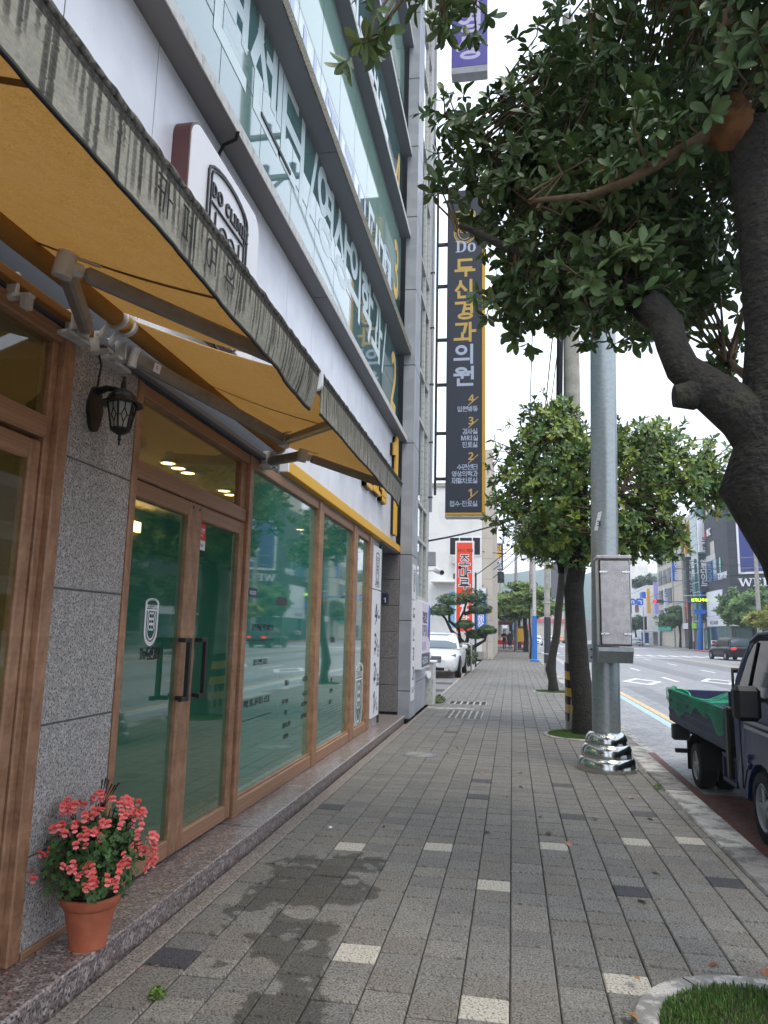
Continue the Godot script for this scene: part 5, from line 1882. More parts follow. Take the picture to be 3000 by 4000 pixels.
func street_left() -> void:
	# things on the end wall of the clinic
	var o := thing("security_camera", "small white bullet camera with grey junction box on the building corner", "camera", Vector3(-1.745, 2.75, -15.3))
	boxp("junction_box", Vector3(-0.02, 0.12, -0.1), Vector3(0.16, 0.42, 0.02), M["alu_grey"], o, 0.01)
	var st := mb()
	tube(st, [Vector3(0, 0.02, 0), Vector3(0.14, 0.02, 0.02), Vector3(0.2, 0.0, 0.06)], [0.016], 8)
	obj("arm", st, M["sign_white"], o)
	st = mb()
	tube(st, [Vector3(0.17, 0.03, -0.05), Vector3(0.31, -0.03, 0.16)], [0.058], 14)
	obj("housing", st, M["sign_white"], o)
	st = mb()
	tube(st, [Vector3(0.31, -0.03, 0.16), Vector3(0.32, -0.034, 0.175)], [0.046], 14)
	obj("lens", st, M["glass_dark"], o)
	o = thing("fire_valve_cabinet", "cream metal cabinet with two round white valves at the foot of the wall", "cabinet", Vector3(-1.72, 0.0, -15.65))
	boxp("case", Vector3(-0.25, 0.0, -0.28), Vector3(0.1, 0.86, 0.2), M["alu_light"], o, 0.01)
	boxp("lid", Vector3(-0.28, 0.862, -0.31), Vector3(0.13, 0.9, 0.23), M["sign_white"], o, 0.01)
	for y in [0.62, 1.02]:
		st = mb()
		tube(st, [Vector3(-0.14, y, 0.2), Vector3(-0.03, y, 0.27)], [0.05], 12)
		tube(st, [Vector3(-0.03, y, 0.27), Vector3(0.02, y, 0.3)], [0.075], 14)
		obj("valve", st, M["sign_white"], o)
	# white car on the forecourt
	var c := car("parked_car", "white saloon car parked nose out on the forecourt beyond the poster", Vector3(-2.66, 0.004, -26.75), 0.0, M["car_white"], "")
	letters("plate_number", "주 8755", 0.075, on_z(-0.2, 0.4, 4.9 / 2 + 0.031), M["ink_black"], c, 0.12)
	# rail, planter and the clipped tree
	o = thing("hoop_rail", "steel hoop rail beside the white car", "rail", Vector3(-1.55, 0, -28.6))
	st = mb()
	tube(st, [Vector3(0, 0, 0), Vector3(0, 1.0, 0), Vector3(-0.1, 1.08, 0), Vector3(-0.75, 1.08, 0), Vector3(-0.85, 1.0, 0), Vector3(-0.85, 0, 0)], [0.035], 8)
	obj("hoop", st, M["stainless"], o)
	o = thing("stone_planter", "low white planter box at the foot of the clipped tree", "planter", Vector3(-1.85, 0, -30.2))
	boxp("box", Vector3(-0.6, 0, -0.9), Vector3(0.3, 0.5, 0.6), M["white_paintwork"], o, 0.02)
	boxp("earth", Vector3(-0.55, 0.495, -0.85), Vector3(0.25, 0.51, 0.55), M["soil"], o, 0.0)
	topiary()
	o = thing("tiled_wall", "low white wall behind the blue roadside sign", "wall")
	boxp("panel", Vector3(-2.6, 0.0, -45.2), Vector3(-1.55, 1.05, -45.0), M["white_paintwork"], o, 0.02)
	boxp("planter_side", Vector3(-2.2, 0.0, -43.6), Vector3(-1.62, 0.45, -42.4), M["granite"], o, 0.02)
	# orange upright sign
	o = thing("orange_restaurant_sign", "tall orange sign with white rim and black Hangul outlined in white", "sign")
	boxp("case", Vector3(-2.53, 1.5, -33.25), Vector3(-1.68, 5.6, -33.0), M["sign_white"], o, 0.01)
	boxp("face", Vector3(-2.46, 1.55, -33.0), Vector3(-1.76, 5.52, -32.99), M["sign_orange"], o, 0.0)
	boxp("post", Vector3(-1.66, 0.0, -33.4), Vector3(-1.58, 4.2, -33.3), M["frame_dark"], o, 0.01)
	letters("lettering_rim", "조마루", 0.46, on_z(-2.35, 4.5, -32.988), M["sign_white"], o, 0.25, 0.0, true, 1.18, 1.06)
	letters("lettering", "조마루", 0.46, on_z(-2.35, 4.5, -32.984), M["ink_black"], o, 0.12, 0.0, true, 1.18, 1.06)
	letters("opening_hours", "24시 영업", 0.14, on_z(-2.42, 5.1, -32.988), M["maroon"], o, 0.13)
	letters("lower_lettering", "감자탕", 0.4, on_z(-2.3, 2.7, -32.988), M["sign_white"], o, 0.16, 0.0, true, 1.02)
	st = mb()
	ring2(st, Vector2(0, 0), 0.06, 0.07, 0.03, 0.0, on_z(-1.98, 3.12, -32.988))
	ring2(st, Vector2(0, 0), 0.1, 0.06, 0.02, 0.0, on_z(-2.25, 3.1, -32.988))
	obj("print", st, M["sign_white"], o)
	# blue sign on two posts
	o = thing("blue_menu_sign", "blue and white upright menu sign on steel posts by the low wall", "sign")
	boxp("face", Vector3(-2.02, 1.4, -42.05), Vector3(-1.47, 3.6, -41.95), M["sign_blue"], o, 0.01)
	boxp("head", Vector3(-2.02, 3.61, -42.05), Vector3(-1.47, 4.0, -41.95), M["sign_white"], o, 0.01)
	for x in [-2.08, -1.42]:
		st = mb()
		tube(st, [Vector3(x, 0, -42), Vector3(x, 4.05, -42)], [0.045], 8)
		obj("post", st, M["stainless"], o)
	letters("lettering", "청년뼈해장국", 0.33, on_z(-1.92, 3.22, -41.945), M["sign_white"], o, 0.15, 0.0, true, 1.08, 1.0)
	st = mb()
	prism(st, PackedVector2Array([Vector2(-0.2, 0), Vector2(0.2, 0), Vector2(0.1, -0.08), Vector2(-0.1, -0.08)]), 0.0, 0.003, on_z(-1.75, 3.85, -41.945))
	obj("print", st, M["sign_blue"], o)
	# white restaurant building across the forecourt
	var b := thing("white_building", "plain white three storey building behind the forecourt and the orange sign", "building")
	boxp("wall", Vector3(-14, 0, -58), Vector3(-1.72, 10.1, -43), M["white_paintwork"], b, 0.02)
	boxp("side_wall", Vector3(-1.72, 0, -58), Vector3(-1.12, 12.4, -43.05), M["beige_wall"], b, 0.02)
	boxp("parapet", Vector3(-14.1, 10.1, -58.1), Vector3(-1.73, 10.35, -42.9), M["concrete"], b, 0.02)
	for i in 9:
		boxp("cladding_joint", Vector3(-1.7, 1.2 * i + 1.0, -43.053), Vector3(-1.13, 1.2 * i + 1.012, -43.045), M["concrete_dark"], b, 0.0)
	var w := group_part("window", b)
	boxp("frame", Vector3(-3.66, 5.95, -43.0), Vector3(-1.78, 7.08, -42.95), M["sign_white"], w, 0.01)
	for q in [[-3.6, -3.08], [-3.02, -2.32], [-2.26, -1.84]]:
		boxp("pane", Vector3(q[0], 6.02, -42.96), Vector3(q[1], 7.02, -42.94), M["glass_dark"], w, 0.0)
	for q in [[-3.6, 2.4], [-3.4, 4.6]]:
		boxp("vent", Vector3(q[0], q[1], -43.0), Vector3(q[0] + 0.4, q[1] + 0.3, -42.93), M["frame_dark"], b, 0.01)
	boxp("awning_lath", Vector3(-4.6, 4.3, -43.0), Vector3(-3.2, 4.4, -41.6), M["white_paintwork"], b, 0.02)
	boxp("air_unit", Vector3(-3.5, 5.45, -43.0), Vector3(-3.0, 5.85, -42.6), M["alu_light"], b, 0.02)
	o = thing("cloth_banner", "small pale blue cloth banner hanging by the white building", "banner")
	st = mb()
	var rows := []
	for i in 5:
		var r := []
		for j in 4:
			r.append(Vector3(-3.05 + j * 0.16, 3.5 - i * 0.45, -36.0 + 0.04 * sin(i * 1.3 + j)))
		rows.append(r)
	sheet(st, rows)
	mat("banner_blue", Color(0.45, 0.65, 0.78), 0.8)
	obj("cloth", st, M["banner_blue"], o)
	# buildings on down the left side
	var dz := -64.0
	o = thing("dental_sign", "narrow navy dental clinic sign with yellow and white Hangul on the next building", "sign")
	boxp("case", Vector3(-1.42, 6.9, dz - 0.3), Vector3(-0.75, 9.25, dz), M["sign_navy"], o, 0.01)
	letters("name", "이순형", 0.42, on_z(-1.31, 8.66, dz + 0.003), M["sign_yellow"], o, 0.17, 0.0, true, 1.02, 1.0)
	letters("words", "치과", 0.42, on_z(-1.28, 7.68, dz + 0.003), M["sign_white"], o, 0.16, 0.0, true, 0.95)
	letters("small_words", "의원", 0.22, on_z(-1.3, 7.0, dz + 0.003), M["sign_white"], o, 0.16)
	b = thing("grey_corner_building", "grey and beige low building under the dental sign", "building")
	boxp("upper_wall", Vector3(-12, 4.6, -84), Vector3(-1.45, 6.2, -64.4), M["beige_wall"], b, 0.02)
	boxp("lower_wall", Vector3(-12, 0, -84), Vector3(-1.9, 4.6, -64.8), M["grey_wall"], b, 0.02)
	boxp("canopy", Vector3(-6, 3.1, -64.8), Vector3(-1.2, 3.5, -60.8), M["dark_wall"], b, 0.03)
	boxp("sloping_eave", Vector3(-2.0, 6.2, -70), Vector3(-0.7, 6.8, -64.3), M["frame_dark"], b, 0.02)
	for i in 4:
		boxp("door_panel", Vector3(-1.9, 0.1, -67.5 - i * 1.6), Vector3(-1.86, 2.4, -66.4 - i * 1.6), M["glass_dark"], b, 0.0)
	b = thing("far_left_building", "pale distant block beyond the two walkers", "building")
	boxp("wall", Vector3(-14, 0, -125), Vector3(-1.6, 8.0, -86), M["beige_wall"], b, 0.03)
	for i in 4:
		for j in 2:
			boxp("window", Vector3(-1.62, 1.2 + j * 3.0, -92.0 - i * 7.0), Vector3(-1.58, 2.8 + j * 3.0, -88.0 - i * 7.0), M["glass_dark"], b, 0.0)
	boxp("brown_awning", Vector3(-2.8, 2.5, -90), Vector3(0.1, 2.9, -86.3), M["maroon"], b, 0.02)
	o = thing("red_barrier", "low red and white barrier behind the two walkers", "barrier", Vector3(-0.4, 0, -84))
	boxp("rail", Vector3(-1.4, 0.25, 0), Vector3(2.2, 0.75, 0.15), M["sign_red"], o, 0.02)
	boxp("foot", Vector3(-1.2, 0, -0.1), Vector3(2.0, 0.25, 0.25), M["sign_white"], o, 0.02)
	people_walking()
	o = thing("yellow_notice_stand", "small yellow and brown notice stand on the far pavement by the trees", "sign stand", Vector3(0.62, 0, -70.8))
	boxp("board", Vector3(-0.42, 0.75, -0.04), Vector3(0.42, 2.0, 0.04), M["hazard_yellow"], o, 0.02)
	boxp("top_rail", Vector3(-0.46, 2.0, -0.05), Vector3(0.46, 2.2, 0.05), M["maroon"], o, 0.02)
	boxp("leg", Vector3(-0.08, 0, -0.03), Vector3(0.08, 0.75, 0.03), M["maroon"], o, 0.01)
	boxp("base", Vector3(-0.4, 0, -0.3), Vector3(0.4, 0.16, 0.3), M["maroon"], o, 0.04)

func topiary() -> void:
	var o := thing("topiary_tree", "cloud pruned juniper with leaning trunk behind the white car", "tree", Vector3(-1.85, 0.45, -30.3))
	var st := mb()
	var limbs := [[Vector3(0.2, 0, 0), Vector3(0.15, 0.4, 0), Vector3(-0.25, 0.8, 0), Vector3(-0.35, 1.4, 0), Vector3(-0.1, 1.9, 0), Vector3(0.02, 2.4, 0)], [Vector3(-0.25, 0.8, 0), Vector3(-0.6, 1.1, 0.1), Vector3(-0.85, 1.6, 0.1), Vector3(-1.15, 1.9, 0.1)], [Vector3(-0.3, 1.2, 0), Vector3(-0.7, 1.5, -0.1), Vector3(-0.75, 2.2, 0)], [Vector3(0.15, 0.4, 0), Vector3(0.5, 0.6, 0.1), Vector3(0.75, 0.75, 0.1), Vector3(0.85, 1.1, 0.1)], [Vector3(-0.1, 1.8, 0), Vector3(0.25, 1.9, 0), Vector3(0.4, 2.0, 0.0)], [Vector3(0.0, 0.6, 0), Vector3(0.1, 1.0, 0.2), Vector3(-0.1, 1.25, 0.3)]]
	for l in limbs:
		var rad := []
		for i in l.size():
			rad.append(lerpf(0.085, 0.035, i / float(l.size() - 1)))
		tube(st, l, rad, 8, true, 0.1)
	obj("trunk", st, M["bark"], o)
	var leaf := SurfaceTool.new()
	leaf.begin(Mesh.PRIMITIVE_TRIANGLES)
	for k in 3:
		var a := TAU * k / 3.0
		var d := Vector3(cos(a), 0.6, sin(a)) * 0.05
		var s := Vector3(-sin(a), 0, cos(a)) * 0.012
		poly(leaf, [-s, s, d], Vector3(-d.y, 1, 0.2).normalized())
	var mesh := leaf.commit()
	var r := RandomNumberGenerator.new()
	r.seed = 8
	var pads := [[-0.55, 2.35, 0.1, 0.62, 0.26], [0.25, 2.5, 0.0, 0.58, 0.32], [-1.0, 1.9, 0.1, 0.5, 0.27], [0.55, 2.0, 0.05, 0.46, 0.28], [-0.05, 1.35, 0.3, 0.38, 0.18], [0.85, 1.15, 0.1, 0.36, 0.18], [0.35, 0.95, -0.2, 0.4, 0.2]]
	for p in pads:
		var xs := []
		var cs := []
		for i in 900:
			var v := Vector3(r.randfn(), r.randfn(), r.randfn()).normalized()
			var lump := 1.0 + 0.16 * sin(v.x * 7.0 + p[0] * 9.0) * sin(v.z * 6.0) + 0.1 * sin(v.y * 9.0)
			var pos := Vector3(p[0], p[1], p[2]) + Vector3(v.x * p[3], v.y * p[4] * (0.7 if v.y < 0 else 1.0), v.z * p[3]) * lump * r.randf_range(0.8, 1.0)
			xs.append(Transform3D(Basis(Quaternion(Vector3.UP, (v + Vector3(0, 0.5, 0)).normalized())) * Basis(Vector3.UP, r.randf() * TAU) * Basis.from_scale(Vector3.ONE * r.randf_range(0.9, 1.7)), pos))
			var g := r.randf_range(0.7, 1.25)
			cs.append(Color(0.05 * g, 0.105 * g, 0.035 * g))
		scatter("foliage_pad", mesh, M["leaf_far"], xs, cs, o)
	var rest := thing("shrub", "small leafy shrub in the low planter beside the hoop rail", "shrub", Vector3(-1.7, 0.1, -28.9))
	leaf_ball(rest, [[Vector3(0, 0.5, 0), Vector3(0.35, 0.4, 0.4)]], 260, 0.09, Color(0.06, 0.1, 0.035), 4)

# leaf tufts through a few ellipsoids, for plants seen from afar
func leaf_ball(o: Node3D, balls: Array, count: int, size: float, col: Color, seed_: int, name_ := "foliage", flatness := 1.0) -> void:
	var r := RandomNumberGenerator.new()
	r.seed = seed_
	var st := mb()
	for k in 4:
		var a := TAU * k / 4.0 + 0.3
		var d := Vector3(cos(a), 0.45, sin(a))
		var s := Vector3(-sin(a), 0, cos(a)) * 0.3
		var n := (d.cross(s)).normalized()
		if n.y < 0:
			n = -n
		poly(st, [Vector3.ZERO, d * 0.5 + s, d, d * 0.5 - s], n)
	var mesh := st.commit()
	var xs := []
	var cs := []
	var vol := 0.0
	for b in balls:
		vol += b[1].x * b[1].y * b[1].z
	for b in balls:
		var n := int(count * b[1].x * b[1].y * b[1].z / vol) + 1
		for i in n:
			var v := Vector3(r.randfn(), r.randfn(), r.randfn()).normalized() * pow(r.randf(), 0.3)
			var wob := 1.0 + 0.22 * sin(v.x * 8.0 + b[0].x * 3.0) * sin(v.y * 9.0 + b[0].z) + 0.12 * sin(v.z * 11.0)
			var pos: Vector3 = b[0] + v * b[1] * wob
			var up := (v * Vector3(1, 0.4, 1) + Vector3(0, 0.9 * flatness, 0) + Vector3(r.randfn(), r.randfn(), r.randfn()) * 0.35).normalized()
			xs.append(Transform3D(Basis(Quaternion(Vector3.UP, up)) * Basis(Vector3.UP, r.randf() * TAU) * Basis.from_scale(Vector3.ONE * size * r.randf_range(0.7, 1.4)), pos))
			var g := r.randf_range(0.7, 1.35)
			cs.append(Color(col.r * g * r.randf_range(0.9, 1.2), col.g * g, col.b * g))
	scatter(name_, mesh, M["leaf_far"], xs, cs, o)

func poles_near() -> void:
	# galvanised signal pole on a stepped polished foot
	var o := thing("signal_pole", "thick galvanised steel pole on a polished stepped foot in the middle of the pavement edge", "pole")
	var st := mb()
	tube(st, [Vector3(1.05, 0.0, -8.95), Vector3(1.06, 1.0, -8.95), Vector3(1.095, 3.0, -8.95), Vector3(1.15, 6.0, -8.95), Vector3(1.21, 9.0, -8.95)], [0.158, 0.157, 0.156, 0.154, 0.15], 40)
	obj("shaft", st, M["galvanised"], o)
	var tiers := [[0.0, 0.33, 0.285, 0.15], [0.145, 0.285, 0.235, 0.29], [0.285, 0.235, 0.165, 0.42]]
	for t in tiers:
		st = mb()
		var pr := []
		for i in 9:
			var a := PI / 2 * i / 8.0
			pr.append(Vector2(lerpf(t[2] - 0.015, t[1], cos(a)), lerpf(t[0], t[3], 0.15 + 0.85 * sin(a))))
		pr.push_front(Vector2(t[1], t[0]))
		pr.append(Vector2(t[2] - 0.05, t[3]))
		lathe(st, pr, 40, Transform3D(Basis(), Vector3(1.05, 0.002, -8.95)), TAU, 0.6)
		obj("foot_ring", st, M["polished"], o)
	st = mb()
	for i in 7:
		var a0 := 2.0 + 0.05 * i
		poly(st, [Vector3(1.07 + cos(a0) * 0.1585, 2.93 - 0.03 * i, -8.95 + sin(a0) * 0.1585), Vector3(1.07 + cos(a0 - 0.3) * 0.1585, 2.95 - 0.032 * i, -8.95 + sin(a0 - 0.3) * 0.1585), Vector3(1.07 + cos(a0 - 0.26) * 0.1585, 2.92 - 0.034 * i, -8.95 + sin(a0 - 0.26) * 0.1585), Vector3(1.07 + cos(a0 + 0.03) * 0.1585, 2.905 - 0.03 * i, -8.95 + sin(a0 + 0.03) * 0.1585)], Vector3(-0.3, 0, 1).normalized())
	obj("torn_sticker", st, M["sign_white"], o)
	letters("sticker_figure", "3", 0.075, Transform3D(Basis(Vector3.UP, -0.25), Vector3(0.985, 2.76, -8.776)), M["ink_black"], o)
	# cabinet on its bracket
	o = thing("traffic_control_cabinet", "stainless steel control cabinet with four hinges strapped to the galvanised pole", "cabinet")
	boxp("case", Vector3(0.955, 1.385, -8.8), Vector3(1.31, 2.36, -8.55), M["stainless"], o, 0.008)
	boxp("lid", Vector3(0.94, 2.36, -8.81), Vector3(1.325, 2.4, -8.53), M["stainless"], o, 0.006)
	boxp("door_seal", Vector3(0.966, 1.395, -8.551), Vector3(1.302, 2.35, -8.546), M["black_rubber"], o, 0.0)
	boxp("door", Vector3(0.98, 1.405, -8.55), Vector3(1.295, 2.34, -8.534), M["stainless"], o, 0.006)
	for y in [2.21, 1.52]:
		for x in [[0.97, 1.065], [1.215, 1.305]]:
			st = mb()
			bx(st, Vector3(x[0], y - 0.012, -8.535), Vector3(x[1], y + 0.012, -8.522), 0.005)
			var hx: float = x[0] + 0.035 if x[0] < 1.1 else x[1] - 0.05
			bx(st, Vector3(hx, y - 0.016, -8.53), Vector3(hx + 0.018, y + 0.016, -8.514), 0.004)
			obj("hinge", st, M["chrome"], o)
	st = mb()
	prism(st, PackedVector2Array([Vector2(-8.8, 1.375), Vector2(-8.53, 1.375), Vector2(-8.53, 1.33), Vector2(-8.62, 1.2), Vector2(-8.8, 1.2)]), -1.318, -0.945, Transform3D(Basis(Vector3(0, 0, 1), Vector3.UP, Vector3(-1, 0, 0)), Vector3.ZERO))
	obj("bracket", st, M["galvanised"], o)
	st = mb()
	bx(st, Vector3(0.865, 1.19, -8.9), Vector3(0.945, 1.4, -8.885), 0.004)
	obj("strap", st, M["galvanised"], o)
	for y in [1.25, 1.34]:
		st = mb()
		lathe(st, [Vector2(0.013, 0), Vector2(0.013, 0.01), Vector2(0, 0.012)], 8, Transform3D(Basis(Vector3(1, 0, 0), Vector3(0, 0, 1), Vector3(0, -1, 0)), Vector3(0.9, y, -8.885)))
		obj("bolt", st, M["frame_dark"], o)
	# concrete pole of the power line, with cross arms and insulators
	utility_pole("power_pole", "concrete power pole with hazard stripes and cross arms behind the galvanised pole", Vector3(1.0, 0, -12.45), 13.0, 0.165, 0.95, true)
	# thin dark pipe in front of it
	o = thing("cable_riser_pipe", "thin dark grey cable pipe standing against the striped power pole", "pipe")
	st = mb()
	tube(st, [Vector3(0.905, 0.0, -12.62), Vector3(0.93, 1.2, -12.6), Vector3(0.968, 2.8, -12.6), Vector3(1.02, 5.5, -12.6)], [0.045, 0.045, 0.036], 12)
	obj("pipe", st, M["frame_dark"], o)
	for y in [0.9, 1.9, 2.9]:
		boxp("clamp", Vector3(0.9 + y * 0.022, y, -12.66), Vector3(1.0 + y * 0.022, y + 0.03, -12.53), M["alu_light"], o, 0.003)
	utility_pole("wrapped_pole", "concrete pole with dark rubber wrap round its lower half beyond the thin tree", Vector3(1.31, 0, -29.0), 9.5, 0.125, 1.35, false)
	boxp("sign_back", Vector3(1.5, 2.9, -29.3), Vector3(1.85, 4.3, -29.25), M["alu_dark"], tag(group_part("road_sign_back", self), "plain grey back of a road sign beside the wrapped pole", "sign"), 0.01)
	o = thing("blue_camera_pole", "slim white and blue steel pole by the kerb further along the pavement", "pole")
	st = mb()
	tube(st, [Vector3(1.2, 0, -41.8), Vector3(1.22, 2.5, -41.8)], [0.145, 0.125], 16)
	lathe(st, [Vector2(0.24, 0.0), Vector2(0.24, 0.08), Vector2(0.16, 0.14)], 16, Transform3D(Basis(), Vector3(1.2, 0, -41.8)))
	obj("lower_shaft", st, M["post_blue"], o)
	st = mb()
	tube(st, [Vector3(1.22, 2.5, -41.8), Vector3(1.24, 8.0, -41.8)], [0.1, 0.08], 14)
	obj("upper_shaft", st, M["alu_light"], o)
	utility_pole("far_power_pole", "concrete power pole close behind the blue pole", Vector3(1.15, 0, -47.0), 9.5, 0.15, 0.0, false)
	utility_pole("far_power_pole", "tall concrete power pole above the layered tree", Vector3(0.3, 0, -66.0), 12.5, 0.17, 0.0, false)
	utility_pole("far_power_pole", "slender distant power pole left of the layered tree top", Vector3(-1.6, 0, -95.0), 13.0, 0.16, 0.0, false)
	# wires strung from pole to pole
	var wires := [[Vector3(0.55, 11.2, -12.45), Vector3(0.9, 8.7, -47.0)], [Vector3(1.45, 11.2, -12.45), Vector3(1.4, 8.7, -47.0)], [Vector3(1.0, 9.2, -12.45), Vector3(1.15, 7.6, -47.0)], [Vector3(0.9, 8.7, -47.0), Vector3(0.1, 11.6, -66.0)], [Vector3(1.4, 8.7, -47.0), Vector3(0.6, 11.6, -66.0)],
		[Vector3(1.1, 7.2, -47.0), Vector3(0.3, 9.0, -66.0)], [Vector3(0.1, 11.6, -66.0), Vector3(-1.8, 12.0, -95.0)], [Vector3(0.6, 11.6, -66.0), Vector3(-1.4, 12.0, -95.0)], [Vector3(1.15, 7.0, -47.0), Vector3(-1.7, 4.2, -43.0)], [Vector3(1.31, 6.0, -29.0), Vector3(-3.2, 4.1, -42.9)], [Vector3(1.31, 6.6, -29.0), Vector3(-1.75, 3.4, -15.3)],
		[Vector3(1.15, 6.5, -47.0), Vector3(-1.7, 6.2, -42.9)], [Vector3(0.3, 8.2, -66.0), Vector3(-1.2, 6.4, -60.0)], [Vector3(1.15, 7.4, -47.0), Vector3(-3.4, 3.4, -42.9)]]
	for i in wires.size():
		var a: Vector3 = wires[i][0]
		var b: Vector3 = wires[i][1]
		st = mb()
		var pts := []
		for k in 13:
			var t := k / 12.0
			pts.append(a.lerp(b, t) + Vector3(0, -4.0 * t * (1.0 - t) * a.distance_to(b) * 0.012, 0))
		tube(st, pts, [0.016 if i < 8 else 0.022], 5, false)
		var lab: String = ["left topmost wire from the striped power pole to the pole behind the blue one", "right topmost wire from the striped power pole to the pole behind the blue one", "lower wire from the striped power pole to the pole behind the blue one", "left wire from the pole behind the blue one to the pole above the layered tree", "right wire from the pole behind the blue one to the pole above the layered tree", "low wire from the pole behind the blue one to the pole above the layered tree", "left wire running on to the most distant pole", "right wire running on to the most distant pole",
			"cable dropping from beside the blue pole to the low corner of the white building", "cable from the wrapped pole to the white building's awning", "cable from the wrapped pole to the clinic's end wall", "cable from beside the blue pole to the white building's window", "cable from the tall far pole to the dental sign", "lowest cable crossing behind the orange sign to the white building"][i]
		tag(obj("overhead_wire", st, M["black_rubber"]), lab, "wire", "overhead wires")

func utility_pole(called: String, label: String, at: Vector3, h: float, r: float, wrap: float, arms: bool) -> void:
	var o := thing(called, label, "pole", at)
	var st := mb()
	tube(st, [Vector3(0, 0, 0), Vector3(0.02, h * 0.3, 0), Vector3(0.1, h, 0)], [r, r * 0.9, r * 0.62], 18)
	obj("shaft", st, M["concrete"], o)
	if wrap > 1.0:
		st = mb()
		tube(st, [Vector3(0.0, 0.42, 0), Vector3(0.02, 2.15, 0)], [r * 1.06, r * 1.0], 18)
		obj("rubber_wrap", st, M["frame_dark"], o)
		for y in [0.75, 2.7]:
			st = mb()
			tube(st, [Vector3(0.01, y, 0), Vector3(0.01, y + 0.04, 0)], [r * 1.1], 18)
			obj("band", st, M["alu_light"], o)
	elif wrap > 0.0:
		for i in 7:
			st = mb()
			var n := 10
			for k in n:   # slanting stripes wound round the foot
				var a0 := TAU * k / n
				var a1 := TAU * (k + 1) / n
				var y0 := 0.1 + i * 0.13 + 0.1 * k / n
				var y1 := 0.1 + i * 0.13 + 0.1 * (k + 1) / n
				var c0 := Vector3(cos(a0), 0, sin(a0)) * r * 1.02
				var c1 := Vector3(cos(a1), 0, sin(a1)) * r * 1.02
				face(st, c0 + Vector3.UP * y0, c1 + Vector3.UP * y1, c1 + Vector3.UP * (y1 + 0.128), c0 + Vector3.UP * (y0 + 0.128), c0)
			obj("hazard_stripe", st, M["hazard_yellow"] if i % 2 else M["ink_black"], o)
	if arms:
		for y in [10.2, 11.1]:
			st = mb()
			bar(st, Vector3(-1.1, y, 0.0), Vector3(1.2, y, 0.0), 0.09, 0.09, 0.005)
			obj("cross_arm", st, M["alu_dark"], o)
			for x in [-0.95, -0.4, 0.55, 1.05]:
				st = mb()
				var pr := [Vector2(0.0, 0.0), Vector2(0.02, 0.0), Vector2(0.02, 0.05)]
				for i in 4:
					pr.append_array([Vector2(0.075, 0.06 + 0.05 * i), Vector2(0.03, 0.09 + 0.05 * i)])
				pr.append(Vector2(0.0, 0.28))
				lathe(st, pr, 12, Transform3D(Basis(), Vector3(x, y + 0.045, 0)))
				obj("insulator", st, M["alu_grey"], o)
		st = mb()
		bar(st, Vector3(0.1, 9.4, 0), Vector3(0.9, 10.15, 0), 0.05, 0.05)
		bar(st, Vector3(0.1, 9.4, 0), Vector3(-0.75, 10.15, 0), 0.05, 0.05)
		obj("brace", st, M["alu_dark"], o)
		st = mb()
		tube(st, [Vector3(0.45, 8.2, 0), Vector3(0.45, 9.2, 0)], [0.24], 16)
		obj("transformer", st, M["alu_grey"], o)
		st = mb()
		tube(st, [Vector3(-0.2, 2.5, 0.05), Vector3(-0.18, 5.5, 0.05), Vector3(-0.1, 8.5, 0.05)], [0.055], 8)
		obj("cable_bundle", st, M["black_rubber"], o)
	elif h > 9.0 and wrap == 0.0:
		st = mb()
		bar(st, Vector3(-0.9, h - 0.8, 0.0), Vector3(1.0, h - 0.8, 0.0), 0.1, 0.1)
		bar(st, Vector3(-0.7, h - 1.7, 0.0), Vector3(0.9, h - 1.7, 0.0), 0.08, 0.08)
		obj("cross_arm", st, M["alu_dark"], o)

# ---------------------------------------------------------------- trees
func leaf_mesh(l: float, w: float, bend: float) -> ArrayMesh:
	var st := mb()
	var rows := []
	# broadest past the middle, blunt at the tip
	for q in [[0.0, 0.06], [0.14, 0.2], [0.34, 0.62], [0.58, 1.0], [0.8, 0.86], [0.94, 0.42], [1.0, 0.05]]:
		var t: float = q[0]
		var hw: float = w * 0.5 * q[1]
		var mid := Vector3(0, l * t, -bend * t * t * l)
		rows.append([mid + Vector3(-hw, 0, hw * 0.3), mid, mid + Vector3(hw, 0, hw * 0.3)])
	sheet(st, rows, false)
	return st.commit()

# rosettes of leaves at twig ends: fills xs, cs
func rosette(tip: Vector3, d: Vector3, r: RandomNumberGenerator, size: float, base: Color, xs: Array, cs: Array) -> void:
	var n := r.randi_range(7, 11)
	var a := d.cross(Vector3(0.31, 0.2, 0.93)).normalized()
	var b := d.cross(a)
	var spin := r.randf() * TAU
	var young := r.randf() < 0.16
	for i in n:
		var az := spin + i * 2.4 + r.randf_range(-0.5, 0.5)
		var pol := r.randf_range(0.55, 1.7)
		if i > n - 3:
			pol = r.randf_range(0.15, 0.6)
		var dir := (d * cos(pol) + (a * cos(az) + b * sin(az)) * sin(pol)).normalized()
		dir = (dir + Vector3(0, -0.12, 0)).normalized()
		var nn := (d - dir * d.dot(dir)).normalized()
		if nn.length() < 0.5:
			nn = a
		var x := dir.cross(nn).normalized()
		var s := size * r.randf_range(0.6, 1.15)
		xs.append(Transform3D(Basis(x * s, dir * s, x.cross(dir) * s), tip - d * r.randf_range(0.0, 0.06) * size * 8.0))
		var g := r.randf_range(0.75, 1.25) * (1.25 if young else 1.0)
		var c := Color(base.r * g * (1.15 if young else 1.0), base.g * g, base.b * g)
		if r.randf() < 0.004:
			c = Color(0.3, 0.13, 0.03)
		cs.append(c)

func near_point(p: Vector3, segs: Array) -> Vector3:
	var best := Vector3.ZERO
	var bd := 1e9
	for s in segs:
		var q := Geometry3D.get_closest_point_to_segment(p, s[0], s[1])
		var d := p.distance_squared_to(q)
		if d < bd:
			bd = d
			best = q
	return best

